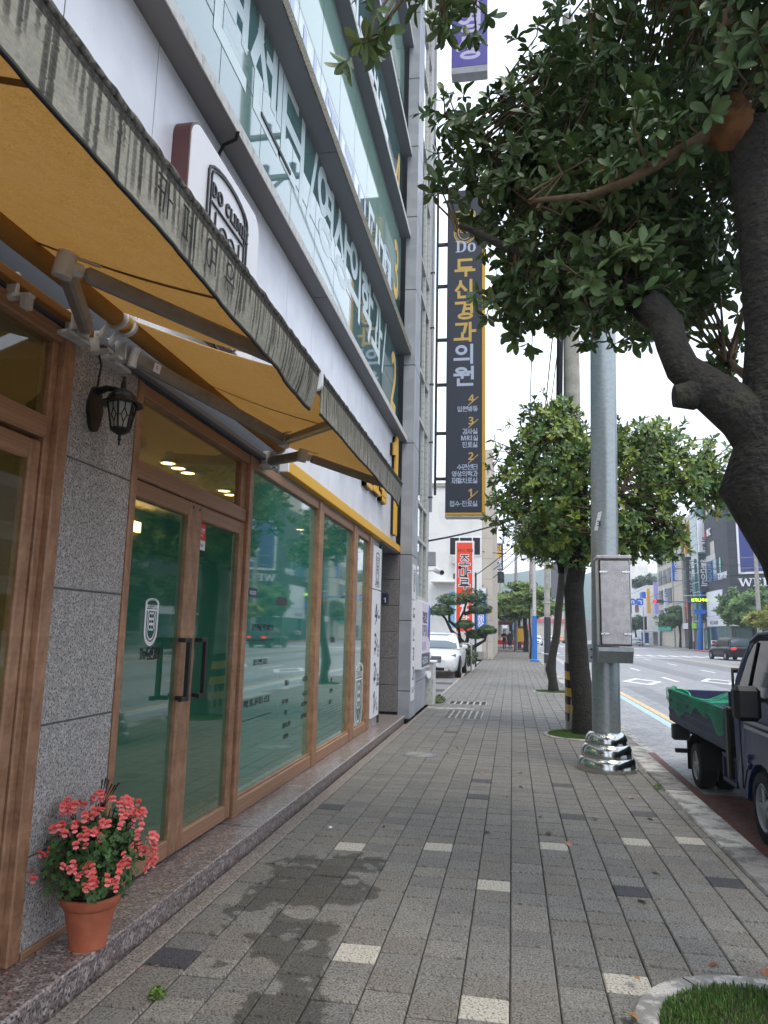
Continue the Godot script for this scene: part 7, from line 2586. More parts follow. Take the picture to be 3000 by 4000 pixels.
func truck() -> void:
	var o := thing("cargo_truck", "dark blue small flatbed truck parked at the kerb with its tailgate away from the viewer", "truck")
	var blue: Material = M["truck_blue"]
	var dark: Material = M["truck_grey"]
	# cab with the wheel arch cut out
	var prof := PackedVector2Array([Vector2(-7.38, 0.22), Vector2(-7.4, 0.9), Vector2(-7.34, 1.14), Vector2(-7.2, 1.36), Vector2(-7.02, 1.5), Vector2(-6.8, 1.565), Vector2(-6.4, 1.59), Vector2(-5.95, 1.58), Vector2(-5.65, 1.52), Vector2(-5.42, 1.3), Vector2(-5.18, 0.95), Vector2(-5.08, 0.6), Vector2(-5.08, 0.05), Vector2(-6.28, 0.05)])
	for i in 9:
		var a := PI * (0.02 + i * 0.96 / 8.0)
		prof.append(Vector2(-6.7 + cos(a) * 0.4, 0.1 + sin(a) * 0.36))
	prof.append(Vector2(-7.12, 0.1))
	prof.append(Vector2(-7.3, 0.12))
	var st := mb()
	side_shape(st, prof, 2.0, 3.66, 0.035, 0.05, 0.16, 1.05)
	obj("cab", st, blue, o)
	st = mb()
	bx(st, Vector3(2.06, 0.02, -7.1), Vector3(3.6, 0.5, -6.3))
	obj("wheel_house", st, M["black_rubber"], o)
	# side window: dark surround, pane, divider
	var win := PackedVector2Array([Vector2(-7.14, 1.09), Vector2(-6.98, 1.34), Vector2(-6.86, 1.45), Vector2(-6.72, 1.485), Vector2(-6.0, 1.49), Vector2(-5.72, 1.3), Vector2(-5.5, 1.0), Vector2(-6.4, 1.02)])
	var frame := Geometry2D.offset_polygon(win, 0.035, Geometry2D.JOIN_ROUND)[0]
	for q in [[frame, 1.997, M["black_rubber"], "window_seal"], [win, 1.992, M["glass_dark"], "side_window"]]:
		st = mb()
		var ps := PackedVector2Array(q[0])
		var idx := Geometry2D.triangulate_polygon(ps)
		for i in range(0, idx.size(), 3):
			var t := []
			for j in 3:
				var p := ps[idx[i + j]]
				t.append(Vector3(q[1] + maxf(p.y - 1.05, 0.0) * 0.16, p.y, p.x))
			poly(st, t, Vector3(-0.987, 0.158, 0).normalized())
		obj(q[3], st, q[2], o)
	st = mb()
	bar(st, Vector3(1.99, 1.04, -6.86), Vector3(2.06, 1.47, -6.74), 0.03, 0.012)
	obj("window_post", st, M["black_rubber"], o)
	st = mb()
	tube(st, [Vector3(2.07, 1.47, -7.0), Vector3(2.066, 1.54, -6.75), Vector3(2.066, 1.555, -6.3), Vector3(2.066, 1.55, -5.9)], [0.016], 6)
	obj("rain_gutter", st, blue, o)
	st = mb()
	bar(st, Vector3(1.998, 0.2, -7.18), Vector3(1.998, 1.06, -7.2), 0.008, 0.012)
	bar(st, Vector3(1.998, 0.52, -6.95), Vector3(1.998, 0.2, -7.16), 0.008, 0.01)
	obj("door_gap", st, M["black_rubber"], o)
	for y in [0.80, 0.745]:
		st = mb()
		bx(st, Vector3(1.992, y - 0.017, -7.05), Vector3(2.0, y + 0.012, -5.3), 0.003)
		obj("side_stripe", st, M["silver"], o)
	letters("badge", "porter", 0.055, Transform3D(Basis(Vector3(0, 0, 1), Vector3.UP, Vector3(-1, 0, 0)), Vector3(1.996, 0.885, -7.09)), M["silver"], o)
	for y in [0.5, 0.42]:
		st = mb()
		bx(st, Vector3(1.975, y - 0.025, -7.0), Vector3(2.0, y + 0.025, -6.93), 0.01)
		obj("hinge", st, blue, o)
	st = mb()
	bx(st, Vector3(1.72, 0.86, -6.42), Vector3(1.92, 1.13, -6.28), 0.035)
	bar(st, Vector3(1.9, 1.02, -6.35), Vector3(2.02, 1.04, -6.2), 0.03, 0.03)
	obj("wing_mirror", st, M["ink_black"], o)
	st = mb()
	bx(st, Vector3(2.1, 0.95, -5.42), Vector3(3.56, 1.45, -5.25), 0.04)
	obj("windscreen", st, M["glass_dark"], o)
	# load bed
	var floor_y := 0.5
	boxp("bed_floor", Vector3(2.03, floor_y - 0.08, -10.26), Vector3(3.63, floor_y, -7.62), dark, o, 0.01)
	var mk_side := func(x: float, out: float, nm: String):
		var s := mb()
		bx(s, Vector3(x - 0.016, floor_y - 0.06, -10.28), Vector3(x + 0.016, 0.8, -7.64), 0.006)
		for y in [0.47, 0.56, 0.68]:
			bx(s, Vector3(minf(x, x + out * 0.026), y, -10.26), Vector3(maxf(x, x + out * 0.026), y + 0.05, -7.66), 0.008)
		bx(s, Vector3(x - 0.024, 0.8, -10.29), Vector3(x + 0.024, 0.83, -7.63), 0.008)
		obj(nm, s, dark, o)
	mk_side.call(2.02, -1.0, "side_board")
	mk_side.call(3.64, 1.0, "side_board")
	boxp("tail_board", Vector3(2.04, floor_y - 0.06, -10.3), Vector3(3.62, 0.83, -10.27), dark, o, 0.008)
	boxp("head_board", Vector3(2.03, floor_y, -7.64), Vector3(3.63, 1.0, -7.6), dark, o, 0.008)
	st = mb()
	tube(st, [Vector3(2.06, 0.5, -7.56), Vector3(2.06, 1.2, -7.56), Vector3(3.6, 1.2, -7.56), Vector3(3.6, 0.5, -7.56)], [0.025], 8)
	obj("head_rail", st, M["black_metal"], o)
	boxp("corner_post", Vector3(1.99, 0.2, -7.66), Vector3(2.08, 0.86, -7.56), M["black_metal"], o, 0.015)
	# chassis
	for x in [2.45, 3.2]:
		boxp("chassis_rail", Vector3(x, 0.24, -10.2), Vector3(x + 0.07, 0.4, -5.4), M["black_rubber"], o, 0.005)
	boxp("rear_bumper", Vector3(2.12, 0.28, -10.34), Vector3(3.52, 0.38, -10.2), M["black_rubber"], o, 0.01)
	boxp("under_run_bar", Vector3(2.0, 0.08, -10.02), Vector3(3.62, 0.13, -9.95), M["frame_dark"], o, 0.008)
	for x in [2.02, 3.4]:
		boxp("lamp_cluster", Vector3(x, 0.2, -10.3), Vector3(x + 0.22, 0.4, -10.18), M["frame_dark"], o, 0.02)
	for x in [2.02, 3.22]:
		st = mb()
		var arc := []
		for i in 9:
			var a := PI * (0.0 + i / 8.0)
			arc.append([Vector3(x, 0.1 + sin(a) * 0.34, -9.0 + cos(a) * 0.36), Vector3(x + 0.4, 0.1 + sin(a) * 0.34, -9.0 + cos(a) * 0.36)])
		sheet(st, arc, false)
		obj("mudguard", st, M["black_rubber"], o)
	boxp("mud_flap", Vector3(2.02, -0.02, -9.42), Vector3(2.42, 0.3, -9.4), M["black_rubber"], o, 0.004)
	var tank := mb()
	for q in [[0.13, 0.17], [0.36, 0.4]]:
		bx(tank, Vector3(2.03, q[0], -7.95), Vector3(2.1, q[1], -7.5), 0.006)
	for z in [-7.95, -7.54]:
		bx(tank, Vector3(2.03, 0.17, z), Vector3(2.1, 0.36, z + 0.04), 0.006)
	obj("side_frame", tank, dark, o)
	boxp("battery_box", Vector3(2.12, 0.12, -7.95), Vector3(2.45, 0.42, -7.5), M["black_rubber"], o, 0.02)
	for x in [2.1, 2.31, 3.34, 3.55]:
		wheel(o, Vector3(x, 0.09, -9.0), 0.24, 0.17, -1.0 if x < 3.0 else 1.0, 5, M["silver"])
	wheel(o, Vector3(2.1, 0.14, -6.7), 0.29, 0.19, -1.0, 5, M["silver"])
	wheel(o, Vector3(3.55, 0.14, -6.7), 0.29, 0.19, 1.0, 5, M["silver"])
	# green net thrown over the load and the near board
	var net := thing("cargo_net", "bright green knotted cargo net draped over the near side of the truck bed", "net")
	var hgt := func(z: float) -> float:   # height of the heap under the net along the bed
		var p := [[-10.3, 0.86], [-9.9, 0.84], [-9.4, 0.8], [-8.9, 0.77], [-8.6, 0.82], [-8.3, 1.06], [-8.05, 1.22], [-7.7, 1.27], [-7.5, 1.27]]
		for i in p.size() - 1:
			if z <= p[i + 1][0]:
				return lerpf(p[i][1], p[i + 1][1], smoothstep(0.0, 1.0, (z - p[i][0]) / (p[i + 1][0] - p[i][0])))
		return 1.08
	var r := RandomNumberGenerator.new()
	r.seed = 15
	var nz := 86
	var nv := 40
	var grid := []
	for i in nz + 1:
		var z := lerpf(-10.33, -7.66, i / float(nz))
		var row := []
		var h: float = hgt.call(z)
		for j in nv + 1:
			var v := j / float(nv)
			var p := Vector3.ZERO
			if v < 0.6:      # over the heap down to the board
				var t := v / 0.6
				var reach := 2.08 + 0.95 * smoothstep(-8.95, -8.05, z) + 0.03 * sin(z * 9.0)
				p = Vector3(lerpf(reach, 2.0, t), lerpf(h, 0.845, t * t) + 0.02 * sin(t * 9.0 + z * 5.0) * (1.0 - t), z)
			else:            # hanging outside
				var t := (v - 0.6) / 0.4
				p = Vector3(1.985 - 0.012 * sin(z * 7.0), 0.845 - t * (0.2 + 0.07 * sin(z * 3.1) + 0.03 * sin(z * 11.0)), z)
			p += Vector3(r.randf_range(-0.004, 0.004), r.randf_range(-0.004, 0.004), r.randf_range(-0.005, 0.005))
			row.append(p)
		grid.append(row)
	st = mb()
	var w := 0.002
	var strand := func(a: Vector3, b: Vector3, out: Vector3):
		var d := (b - a).normalized()
		var s := d.cross(out).normalized() * w
		face(st, a - s, b - s, b + s, a + s, out)
	for i in nz + 1:
		for j in nv + 1:
			var out := Vector3(-0.5, 0.8, 0) if j < nv * 0.6 else Vector3(-1, 0.1, 0)
			if i < nz and j < nv:
				strand.call(grid[i][j], grid[i + 1][j + 1], out)
				strand.call(grid[i + 1][j], grid[i][j + 1], out)
	obj("mesh", st, M["net_green"], net)
	st = mb()
	var rim := []
	for i in nz + 1:
		rim.append(grid[i][0])
	tube(st, rim, [0.012], 6)
	obj("edge_rope", st, M["net_green"], net)

# ---------------------------------------------------------------- small things on the ground
func small_things() -> void:
	flower_pot()
	manholes()
	fallen_leaves()

func flower_pot() -> void:
	var at := Vector3(-1.83, 0.12, -3.17)
	var o := thing("flower_pot", "terracotta pot of coral pink geraniums standing on the granite step", "potted plant", at)
	var st := mb()
	lathe(st, [Vector2(0.0, 0.0), Vector2(0.078, 0.0), Vector2(0.08, 0.012), Vector2(0.077, 0.02), Vector2(0.11, 0.165), Vector2(0.118, 0.17), Vector2(0.124, 0.178), Vector2(0.129, 0.205), Vector2(0.127, 0.213), Vector2(0.118, 0.215), Vector2(0.112, 0.2)], 36)
	obj("pot", st, M["terracotta"], o)
	st = mb()
	lathe(st, [Vector2(0.112, 0.197), Vector2(0.0, 0.203)], 24)
	obj("earth", st, M["soil"], o)
	var r := RandomNumberGenerator.new()
	r.seed = 12
	# scalloped leaf
	st = mb()
	var rim := []
	for i in 11:
		var a := lerpf(-2.6, 2.6, i / 10.0) + PI / 2
		rim.append(Vector3(cos(a) * (1.0 if i % 2 else 0.76), sin(a) * (1.0 if i % 2 else 0.76), 0.16 * (1.0 if i % 2 else 0.3)))
	for i in 10:
		var n: Vector3 = (rim[i]).cross(rim[i + 1]).normalized()
		poly(st, [Vector3.ZERO, rim[i], rim[i + 1]], n if n.z > 0 else -n)
	var lmesh := st.commit()
	var xs := []
	var cs := []
	var stems := mb()
	for i in 1500:
		var v := Vector3(r.randfn(), r.randfn() * 0.9, r.randfn()).normalized() * pow(r.randf(), 0.4)
		var p := Vector3(0.0, 0.365, 0.0) + Vector3(v.x * 0.2, v.y * 0.19, v.z * 0.2) * (1.0 + 0.2 * sin(v.x * 7.0 + 1.0) * sin(v.z * 6.0))
		if p.y < 0.19 and Vector2(p.x, p.z).length() < 0.12:
			continue
		var up := (v * Vector3(1, 0.6, 1) + Vector3(0, 0.5, 0) + Vector3(r.randfn(), r.randfn(), r.randfn()) * 0.4).normalized()
		xs.append(Transform3D(Basis(Quaternion(Vector3(0, 0, 1), up)) * Basis(Vector3(0, 0, 1), r.randf() * TAU) * Basis.from_scale(Vector3.ONE * r.randf_range(0.011, 0.022)), p))
		var g := r.randf_range(0.65, 1.35)
		cs.append(Color(0.05 * g, 0.115 * g, 0.028 * g))
		if i % 12 == 0:
			tube(stems, [Vector3(0, 0.2, 0) + Vector3(p.x, 0, p.z) * 0.3, Vector3(p.x * 0.7, lerpf(0.2, p.y, 0.6), p.z * 0.7), p], [0.003, 0.0025, 0.002], 5, false)
	stuff_part("stems", stems, M["branch"], o)
	scatter("leaves", lmesh, M["leaf_far"], xs, cs, o)
	# flower heads: two broad upper petals with a dark blotch, three narrow lower ones
	var fl := mb()
	for k in 5:
		var a: float = [1.05, 2.09, 4.05, 4.71, 5.37][k]
		var big := k < 2
		var d := Vector3(cos(a), sin(a), 0.15)
		var s := Vector3(-sin(a), cos(a), 0)
		var l := 1.0 if big else 0.85
		var wdt := 0.62 if big else 0.3
		fl.set_color(Color(0.5, 0.04, 0.05) if big else Color(0.72, 0.14, 0.13))
		poly(fl, [d * 0.08, d * l * 0.5 - s * wdt * 0.9, d * l * 0.5 + s * wdt * 0.9], Vector3(0, 0, 1))
		fl.set_color(Color(0.8, 0.13, 0.11) if big else Color(0.82, 0.24, 0.22))
		poly(fl, [d * l * 0.5 - s * wdt * 0.9, d * l * 0.9 - s * wdt * 0.7, d * l * 1.08, d * l * 0.9 + s * wdt * 0.7, d * l * 0.5 + s * wdt * 0.9], Vector3(0, 0, 1))
	var fmesh := fl.commit()
	for i in 95:
		var az := r.randf() * TAU
		var el := asin(r.randf_range(-0.25, 0.98))
		var v := Vector3(cos(az) * cos(el), sin(el), sin(az) * cos(el))
		var head := Vector3(0, 0.37, 0) + v * Vector3(0.22, 0.23, 0.22) * r.randf_range(0.98, 1.12)
		if v.x < -0.75:
			continue
		var s2 := mb()
		tube(s2, [Vector3(v.x * 0.08, 0.37, v.z * 0.08), head - v * 0.03], [0.0022], 5, false)
		for k in r.randi_range(3, 6):
			var off := Vector3(r.randfn(), r.randfn(), r.randfn()) * 0.017
			var q := Basis(Quaternion(Vector3(0, 0, 1), (v * 0.7 + Vector3(0.5, 0.12, 0.4) + Vector3(r.randfn(), r.randfn(), r.randfn()) * 0.5).normalized()))
			s2.append_from(fmesh, 0, Transform3D(q * Basis(Vector3(0, 0, 1), r.randf_range(-0.4, 0.4)) * Basis.from_scale(Vector3.ONE * r.randf_range(0.015, 0.02)), head + off))
		obj("flower_head", s2, M["petal"], o)
	# a spent head on tall thin stalks
	st = mb()
	for k in 6:
		var d := Vector3(-0.02 + 0.022 * k, 0.68 + 0.012 * sin(k * 1.3), -0.05 + 0.01 * k)
		tube(st, [Vector3(0.0, 0.55, -0.02), Vector3(d.x * 0.6, 0.62, d.z * 0.6), d], [0.0018, 0.0016, 0.004], 5)
	obj("spent_stalks", st, M["ink_black"], o)
	# dropped petals
	for q in [[-1.88, -2.86], [-1.95, -2.95], [-1.98, -2.74], [-1.86, -2.7], [-1.93, -2.63], [-1.99, -2.86]]:
		var pt := mb()
		poly(pt, [Vector3(-0.008, 0, 0), Vector3(0, 0.002, 0.006), Vector3(0.009, 0.004, 0), Vector3(0, 0.001, -0.006)], Vector3.UP)
		var one := obj("fallen_petal", pt, tinted("petal_pink", "sign_white", Color(0.85, 0.45, 0.43)))
		one.position = Vector3(q[0], 0.1225, q[1])
		one.rotation.y = q[0] * 40.0
		tag(one, "small pink petal dropped on the granite step near the flower pot", "petal", "petals dropped on the step")
	for q in [[-1.57, -3.31], [-1.62, -3.27]]:
		var pt := mb()
		poly(pt, [Vector3(-0.012, 0, 0), Vector3(0, 0.003, 0.008), Vector3(0.013, 0.004, 0), Vector3(0, 0.001, -0.008)], Vector3.UP)
		var one := obj("fallen_petal", pt, M["petal_pink"])
		one.position = Vector3(q[0], 0.006, q[1])
		tag(one, "pink petal dropped on the paving below the flower pot", "petal", "petals dropped on the paving")
	# weed in the joint
	var weed := thing("weed", "tuft of bright green weed growing from a paving joint below the flower pot", "plant", Vector3(-1.44, 0, -3.06))
	leaf_ball(weed, [[Vector3(0, 0.015, 0), Vector3(0.025, 0.022, 0.03)]], 34, 0.02, Color(0.12, 0.2, 0.04), 61)
	weed = thing("weed", "small weed in the joint by the polished pole foot", "plant", Vector3(1.42, 0, -8.0))
	leaf_ball(weed, [[Vector3(0, 0.02, 0), Vector3(0.03, 0.025, 0.035)]], 34, 0.022, Color(0.1, 0.16, 0.05), 62)
	weed = thing("weed", "leafy weeds at the foot of the wall beside the valve cabinet", "plant", Vector3(-1.6, 0, -16.2))
	leaf_ball(weed, [[Vector3(0, 0.05, 0), Vector3(0.12, 0.07, 0.3)]], 160, 0.05, Color(0.09, 0.12, 0.04), 63)

func manholes() -> void:
	var o := thing("manhole_cover", "round iron manhole cover in the paving ahead of the shop windows", "manhole cover", Vector3(-1.14, 0.004, -9.29))
	var st := mb()
	lathe(st, [Vector2(0.215, -0.03), Vector2(0.215, 0.003), Vector2(0.19, 0.004), Vector2(0.188, -0.004), Vector2(0.182, -0.004), Vector2(0.18, 0.003), Vector2(0.0, 0.003)], 36)
	obj("plate", st, M["alu_dark"], o)
	for i in 5:
		st = mb()
		ring2(st, Vector2.ZERO, 0.03 + 0.032 * i, 0.03 + 0.032 * i, 0.012, 0.0, Transform3D(Basis(Vector3(1, 0, 0), Vector3(0, 0, -1), Vector3(0, 1, 0)), Vector3(0, 0.006, 0)), 24, 0.003)
		obj("raised_ring", st, M["concrete"], o)
	var grates := [[Vector3(-0.89, 0.004, -13.95), 0.68, 1.3, "pale cast iron grating cover with slots set in the paving before the building corner"], [Vector3(-0.95, 0.004, -16.2), 0.8, 0.6, "worn grating cover in the paving, the farther of two near the corner"]]
	for g in grates:
		o = thing("grating_cover", g[3], "drain cover", g[0])
		st = mb()
		bx(st, Vector3(-g[1] / 2, -0.04, -g[2] / 2), Vector3(g[1] / 2, 0.004, g[2] / 2), 0.004)
		obj("frame", st, M["concrete"], o)
		for i in 9:
			for j in 6:
				st = mb()
				var x: float = -g[1] / 2 + g[1] * (j + 0.5) / 6.0
				var z: float = -g[2] / 2 + g[2] * (i + 0.5) / 9.0
				bx(st, Vector3(x - g[1] * 0.055, 0.0, z - g[2] * 0.03), Vector3(x + g[1] * 0.055, 0.0065, z + g[2] * 0.03), 0.001)
				obj("slot", st, M["black_rubber"], o)
	o = thing("threshold_slab", "pale concrete strip across the end of the paving at the building corner", "slab", Vector3(-1.26, 0, -14.9))
	boxp("slab", Vector3(-0.42, -0.05, -0.2), Vector3(0.5, 0.012, 0.12), M["kerb_stone"], o, 0.01)
	o = thing("white_pebble", "tiny white scrap lying on the paving near the doors", "litter", Vector3(-1.38, 0.002, -5.74))
	st = mb()
	lathe(st, [Vector2(0.014, 0.0), Vector2(0.016, 0.006), Vector2(0.008, 0.014), Vector2(0.0, 0.015)], 8)
	obj("scrap", st, M["sign_white"], o)

func fallen_leaves() -> void:
	var mesh := leaf_mesh(1.0, 0.42, 0.35)
	var cols := [Color(0.62, 0.42, 0.2), Color(0.5, 0.28, 0.16), Color(0.24, 0.15, 0.1), Color(0.7, 0.45, 0.35), Color(0.66, 0.6, 0.35)]
	var mats := []
	for c in cols:
		var m: StandardMaterial3D = M["leaf"].duplicate()
		m.vertex_color_use_as_albedo = false
		m.albedo_color = c
		mats.append(m)
	# x, z, length, colour, curl
	var spots := [[-1.02, -6.13, 0.07, 1], [-0.98, -5.9, 0.06, 2], [-0.15, -5.89, 0.11, 0], [-0.05, -7.18, 0.08, 0], [-0.35, -8.32, 0.07, 0], [0.37, -5.79, 0.1, 3], [0.26, -6.54, 0.09, 2], [0.28, -6.05, 0.13, 2], [0.62, -6.58, 0.09, 2], [1.05, -7.44, 0.1, 3], [1.14, -6.63, 0.12, 4], [0.93, -5.19, 0.09, 0], [0.74, -4.62, 0.11, 2], [0.95, -3.91, 0.09, 1], [1.13, -3.9, 0.1, 1], [0.53, -3.54, 0.1, 0], [0.47, -3.2, 0.13, 0], [0.1, -7.64, 0.11, 0], [0.04, -8.42, 0.1, 0], [-0.78, -9.45, 0.09, 1], [-0.7, -9.93, 0.09, 4], [-0.1, -9.41, 0.08, 1], [0.45, -11.3, 0.1, 0], [0.2, -13.0, 0.1, 1]]
	var words := ["tan", "brown", "dark dried", "pinkish", "pale yellow"]
	var where := ["before the second door leaf", "a hand nearer than the leaf before the doors", "beside the middle joint left of a white paver", "on the middle joint well ahead", "beyond the white paver by the shop windows", "touching a white paver in the middle of the walk", "near a dark paver in the middle of the walk", "long and thin, behind the pink one in the middle", "left of the dark paver below the pole", "below the polished pole foot", "pale strip by the right hand dark paver", "right of the middle, half way to the tree ring", "fat and dark, between the tree ring and the pole", "just above the tree ring", "near the kerb above the tree ring", "touching the left of the tree ring", "lying on the stones of the tree ring", "left of the pole foot", "farther left of the pole foot", "beside the round manhole cover", "beyond the round manhole cover", "level with the manhole in the middle of the walk", "at the edge of the second tree pit", "farthest, left of the striped pole"]
	for i in spots.size():
		var s: Array = spots[i]
		var o := MeshInstance3D.new()
		o.name = numbered("fallen_leaf")
		o.mesh = mesh
		o.material_override = mats[s[3]]
		add_child(o)
		o.transform = Transform3D(Basis(Vector3.UP, 1.2 + s[0] * 5.0 + s[1]) * Basis(Vector3.RIGHT, -PI / 2 + 0.12) * Basis(Vector3.UP, 0.15) * Basis.from_scale(Vector3.ONE * s[2] * 0.85), Vector3(s[0], 0.012 if i not in [15, 16] else 0.045, s[1]))
		tag(o, "%s fallen leaf %s" % [words[s[3]], where[i]], "leaf", "fallen leaves on the paving")

# ---------------------------------------------------------------- across the road
func frame_at(p: Vector3, right: Vector3) -> Transform3D:
	var x := right.normalized()
	return Transform3D(Basis(x, Vector3.UP, x.cross(Vector3.UP)), p)

# an upright board that stands out towards the road, its lettering seen from up the street
func board(called: String, label: String, x0: float, x1: float, y0: float, y1: float, z: float, face_m: Material, text: String, ink: Material, size: float, group := "") -> Node3D:
	var o := thing(called, label, "sign", Vector3.ZERO, 0.0, group)
	boxp("case", Vector3(x0, y0, z - 0.4), Vector3(x1, y1, z), face_m, o, 0.02)
	if text != "":
		letters("lettering", text, size, on_z((x0 + x1) / 2 - size * 0.5, y1 - size * 1.5, z + 0.01), ink, o, 0.16, 0.0, true, 1.12)
	return o

func far_street() -> void:
	var dw: Material = M["dark_wall"]
	# dark shop building on the corner
	var b := thing("dark_shop_building", "dark charcoal clothes shop building with a chamfered corner and a large blue sale poster", "building")
	var k := Vector3(24.5, 0, -89.0)
	var dir := Vector3(0.85, 0, 0.527).normalized()      # the front that looks towards us
	var fx := frame_at(k, dir)
	var st := mb()
	prism(st, PackedVector2Array([Vector2(24.5, 89.0), Vector2(24.5, 99.0), Vector2(48, 99.0), Vector2(48, 74.4)]), -17.0, -3.9, Transform3D(Basis(Vector3(1, 0, 0), Vector3(0, 0, -1), Vector3(0, -1, 0)), Vector3.ZERO))
	obj("wall", st, dw, b)
	st = mb()
	prism(st, PackedVector2Array([Vector2(25.2, 89.2), Vector2(25.2, 98.6), Vector2(47, 98.6), Vector2(47, 75.6)]), -3.9, 0.0, Transform3D(Basis(Vector3(1, 0, 0), Vector3(0, 0, -1), Vector3(0, -1, 0)), Vector3.ZERO))
	obj("shop_core", st, M["beige_wall"], b)
	for i in 13:      # cladding courses
		st = mb()
		bx(st, Vector3(0.0, -0.02, 0.0), Vector3(24.0, 0.02, 0.02))
		var c := obj("cladding_joint", st, M["ink_black"], b)
		c.transform = fx * Transform3D(Basis(), Vector3(0, 4.6 + i, 0.0))
		boxp("cladding_joint", Vector3(24.48, 4.58 + i, -98.9), Vector3(24.495, 4.62 + i, -89.1), M["ink_black"], b, 0.0)
	boxp("recess", Vector3(24.46, 9.6, -98.6), Vector3(24.52, 13.4, -94.4), M["ink_black"], b, 0.0)
	boxp("recess_wall", Vector3(24.44, 11.2, -96.4), Vector3(24.47, 13.3, -94.5), M["beige_wall"], b, 0.0)
	boxp("blue_glazing", Vector3(24.44, 8.4, -98.6), Vector3(24.5, 11.0, -94.0), tinted("blue_glass", "glass_dark", Color(0.16, 0.33, 0.47)), b, 0.0)
	boxp("balcony_rail", Vector3(24.4, 11.0, -98.6), Vector3(24.45, 11.7, -94.2), M["alu_light"], b, 0.0)
	boxp("fascia", Vector3(24.3, 2.9, -99.0), Vector3(24.6, 3.85, -89.2), M["sign_white"], b, 0.02)
	boxp("upper_fascia", Vector3(24.35, 4.2, -99.0), Vector3(24.5, 7.2, -92.0), M["sign_white"], b, 0.02)
	for i in 14:
		boxp("fascia_tooth", Vector3(24.2, 3.85, -98.8 + i * 0.7), Vector3(24.5, 4.15, -98.45 + i * 0.7), M["sign_white"], b, 0.0)
	letters("shop_name", "WELLMADE", 0.5, Transform3D(Basis(Vector3(0, 0, 1), Vector3.UP, Vector3(-1, 0, 0)), Vector3(24.28, 3.1, -97.6)), M["ink_black"], b, 0.16, 0.0, false, 1.0, 1.0, true)
	st = mb()
	bx(st, Vector3(0.1, 2.9, 0.02), Vector3(22.0, 3.85, 0.2), 0.02)
	var c2 := obj("fascia", st, M["sign_white"], b)
	c2.transform = fx
	for i in 5:
		boxp("shop_pane", Vector3(24.44, 0.1, -99.0 + i * 2.0), Vector3(24.5, 2.85, -97.1 + i * 2.0), M["glass_far"], b, 0.0)
	for i in 8:
		st = mb()
		bx(st, Vector3(0.2 + i * 2.2, 0.1, 0.02), Vector3(2.3 + i * 2.2, 2.85, 0.06))
		obj("shop_pane", st, M["glass_far"], b).transform = fx
	# sale poster and name on the front
	var post := thing("sale_poster", "large navy blue sale poster with white 80% lettering on the dark shop front", "poster")
	var fp := frame_at(k + Vector3.UP * 0.0, dir)
	st = mb()
	bx(st, Vector3(1.0, 8.7, 0.02), Vector3(11.2, 15.0, 0.12), 0.02)
	obj("rim", st, M["sign_white"], post).transform = fp
	st = mb()
	bx(st, Vector3(1.25, 8.95, 0.1), Vector3(10.95, 14.75, 0.14))
	mat("poster_blue", Color(0.2, 0.24, 0.5), 0.5)
	obj("sheet", st, M["poster_blue"], post).transform = fp
	st = mb()
	write(st, "80%", 1.9, fp * Transform3D(Basis(), Vector3(3.2, 10.7, 0.15)), 0.16, 0.0, false, 1.0, 1.1)
	write(st, "SALE~", 0.75, fp * Transform3D(Basis(), Vector3(3.4, 9.55, 0.15)), 0.16)
	write(st, "웰메이드", 0.9, fp * Transform3D(Basis(), Vector3(3.3, 12.95, 0.15)), 0.16)
	write(st, "국민", 0.55, fp * Transform3D(Basis(), Vector3(3.9, 13.95, 0.15)), 0.15)
	obj("lettering", st, M["sign_white"], post)
	var nm := thing("shop_front_name", "raised white WELLMADE letters on the dark front below the sale poster", "lettering")
	st = mb()
	write(st, "WELLMADE", 1.05, fp * Transform3D(Basis(), Vector3(0.9, 7.25, 0.02)), 0.16, 0.06, false, 1.0, 1.15, true)
	write(st, "INDIAN", 0.5, fp * Transform3D(Basis(), Vector3(4.0, 6.2, 0.02)), 0.16, 0.05, false, 1.0, 1.2, true)
	obj("letters", st, M["sign_white"], nm)
	nm = thing("wall_logo", "white and red letters high on the side wall of the dark building", "lettering")
	var sx := func(y: float, z: float) -> Transform3D: return Transform3D(Basis(Vector3(0, 0, 1), Vector3.UP, Vector3(-1, 0, 0)), Vector3(24.42, y, z))
	letters("red_letter", "S", 1.1, sx.call(13.9, -98.4), M["sign_red"], nm, 0.2, 0.1)
	letters("white_letters", "MC", 1.0, sx.call(14.1, -97.3), M["sign_white"], nm, 0.2, 0.1)
	nm = thing("wall_fish_sign", "pale green fish above white Hangul on the side wall of the dark building", "lettering")
	letters("words", "강감찬의원", 0.75, sx.call(8.4, -93.6), M["sign_white"], nm, 0.16, 0.05)
	st = mb()
	var fish := PackedVector2Array()
	for i in 14:
		var a := TAU * i / 14
		fish.append(Vector2(cos(a) * 0.28, 0.6 + sin(a) * 0.75))
	prism(st, fish, 0.0, 0.06, sx.call(9.7, -92.2))
	prism(st, PackedVector2Array([Vector2(-0.25, -0.5), Vector2(0.25, -0.5), Vector2(0, 0.0)]), 0.0, 0.06, sx.call(9.7, -92.2))
	obj("fish", st, tinted("fish_green", "sign_white", Color(0.5, 0.78, 0.68)), nm)
	# pale block rising behind it
	var bh := thing("rear_block", "plain cream block rising behind the dark shop building", "building")
	boxp("wall", Vector3(31, 0, -118), Vector3(52, 23.5, -101), M["beige_wall"], bh, 0.05)
	boxp("roof_edge", Vector3(30.8, 23.5, -118.2), Vector3(52.2, 24.0, -100.8), M["concrete"], bh, 0.03)
	for i in 3:
		boxp("window", Vector3(33 + i * 4.0, 19.5, -101.05), Vector3(35 + i * 4.0, 21.5, -100.95), M["glass_dark"], bh, 0.0)
	# glass building
	b = thing("glass_office_building", "narrow green glass office building between the dark shop and the beige tower", "building")
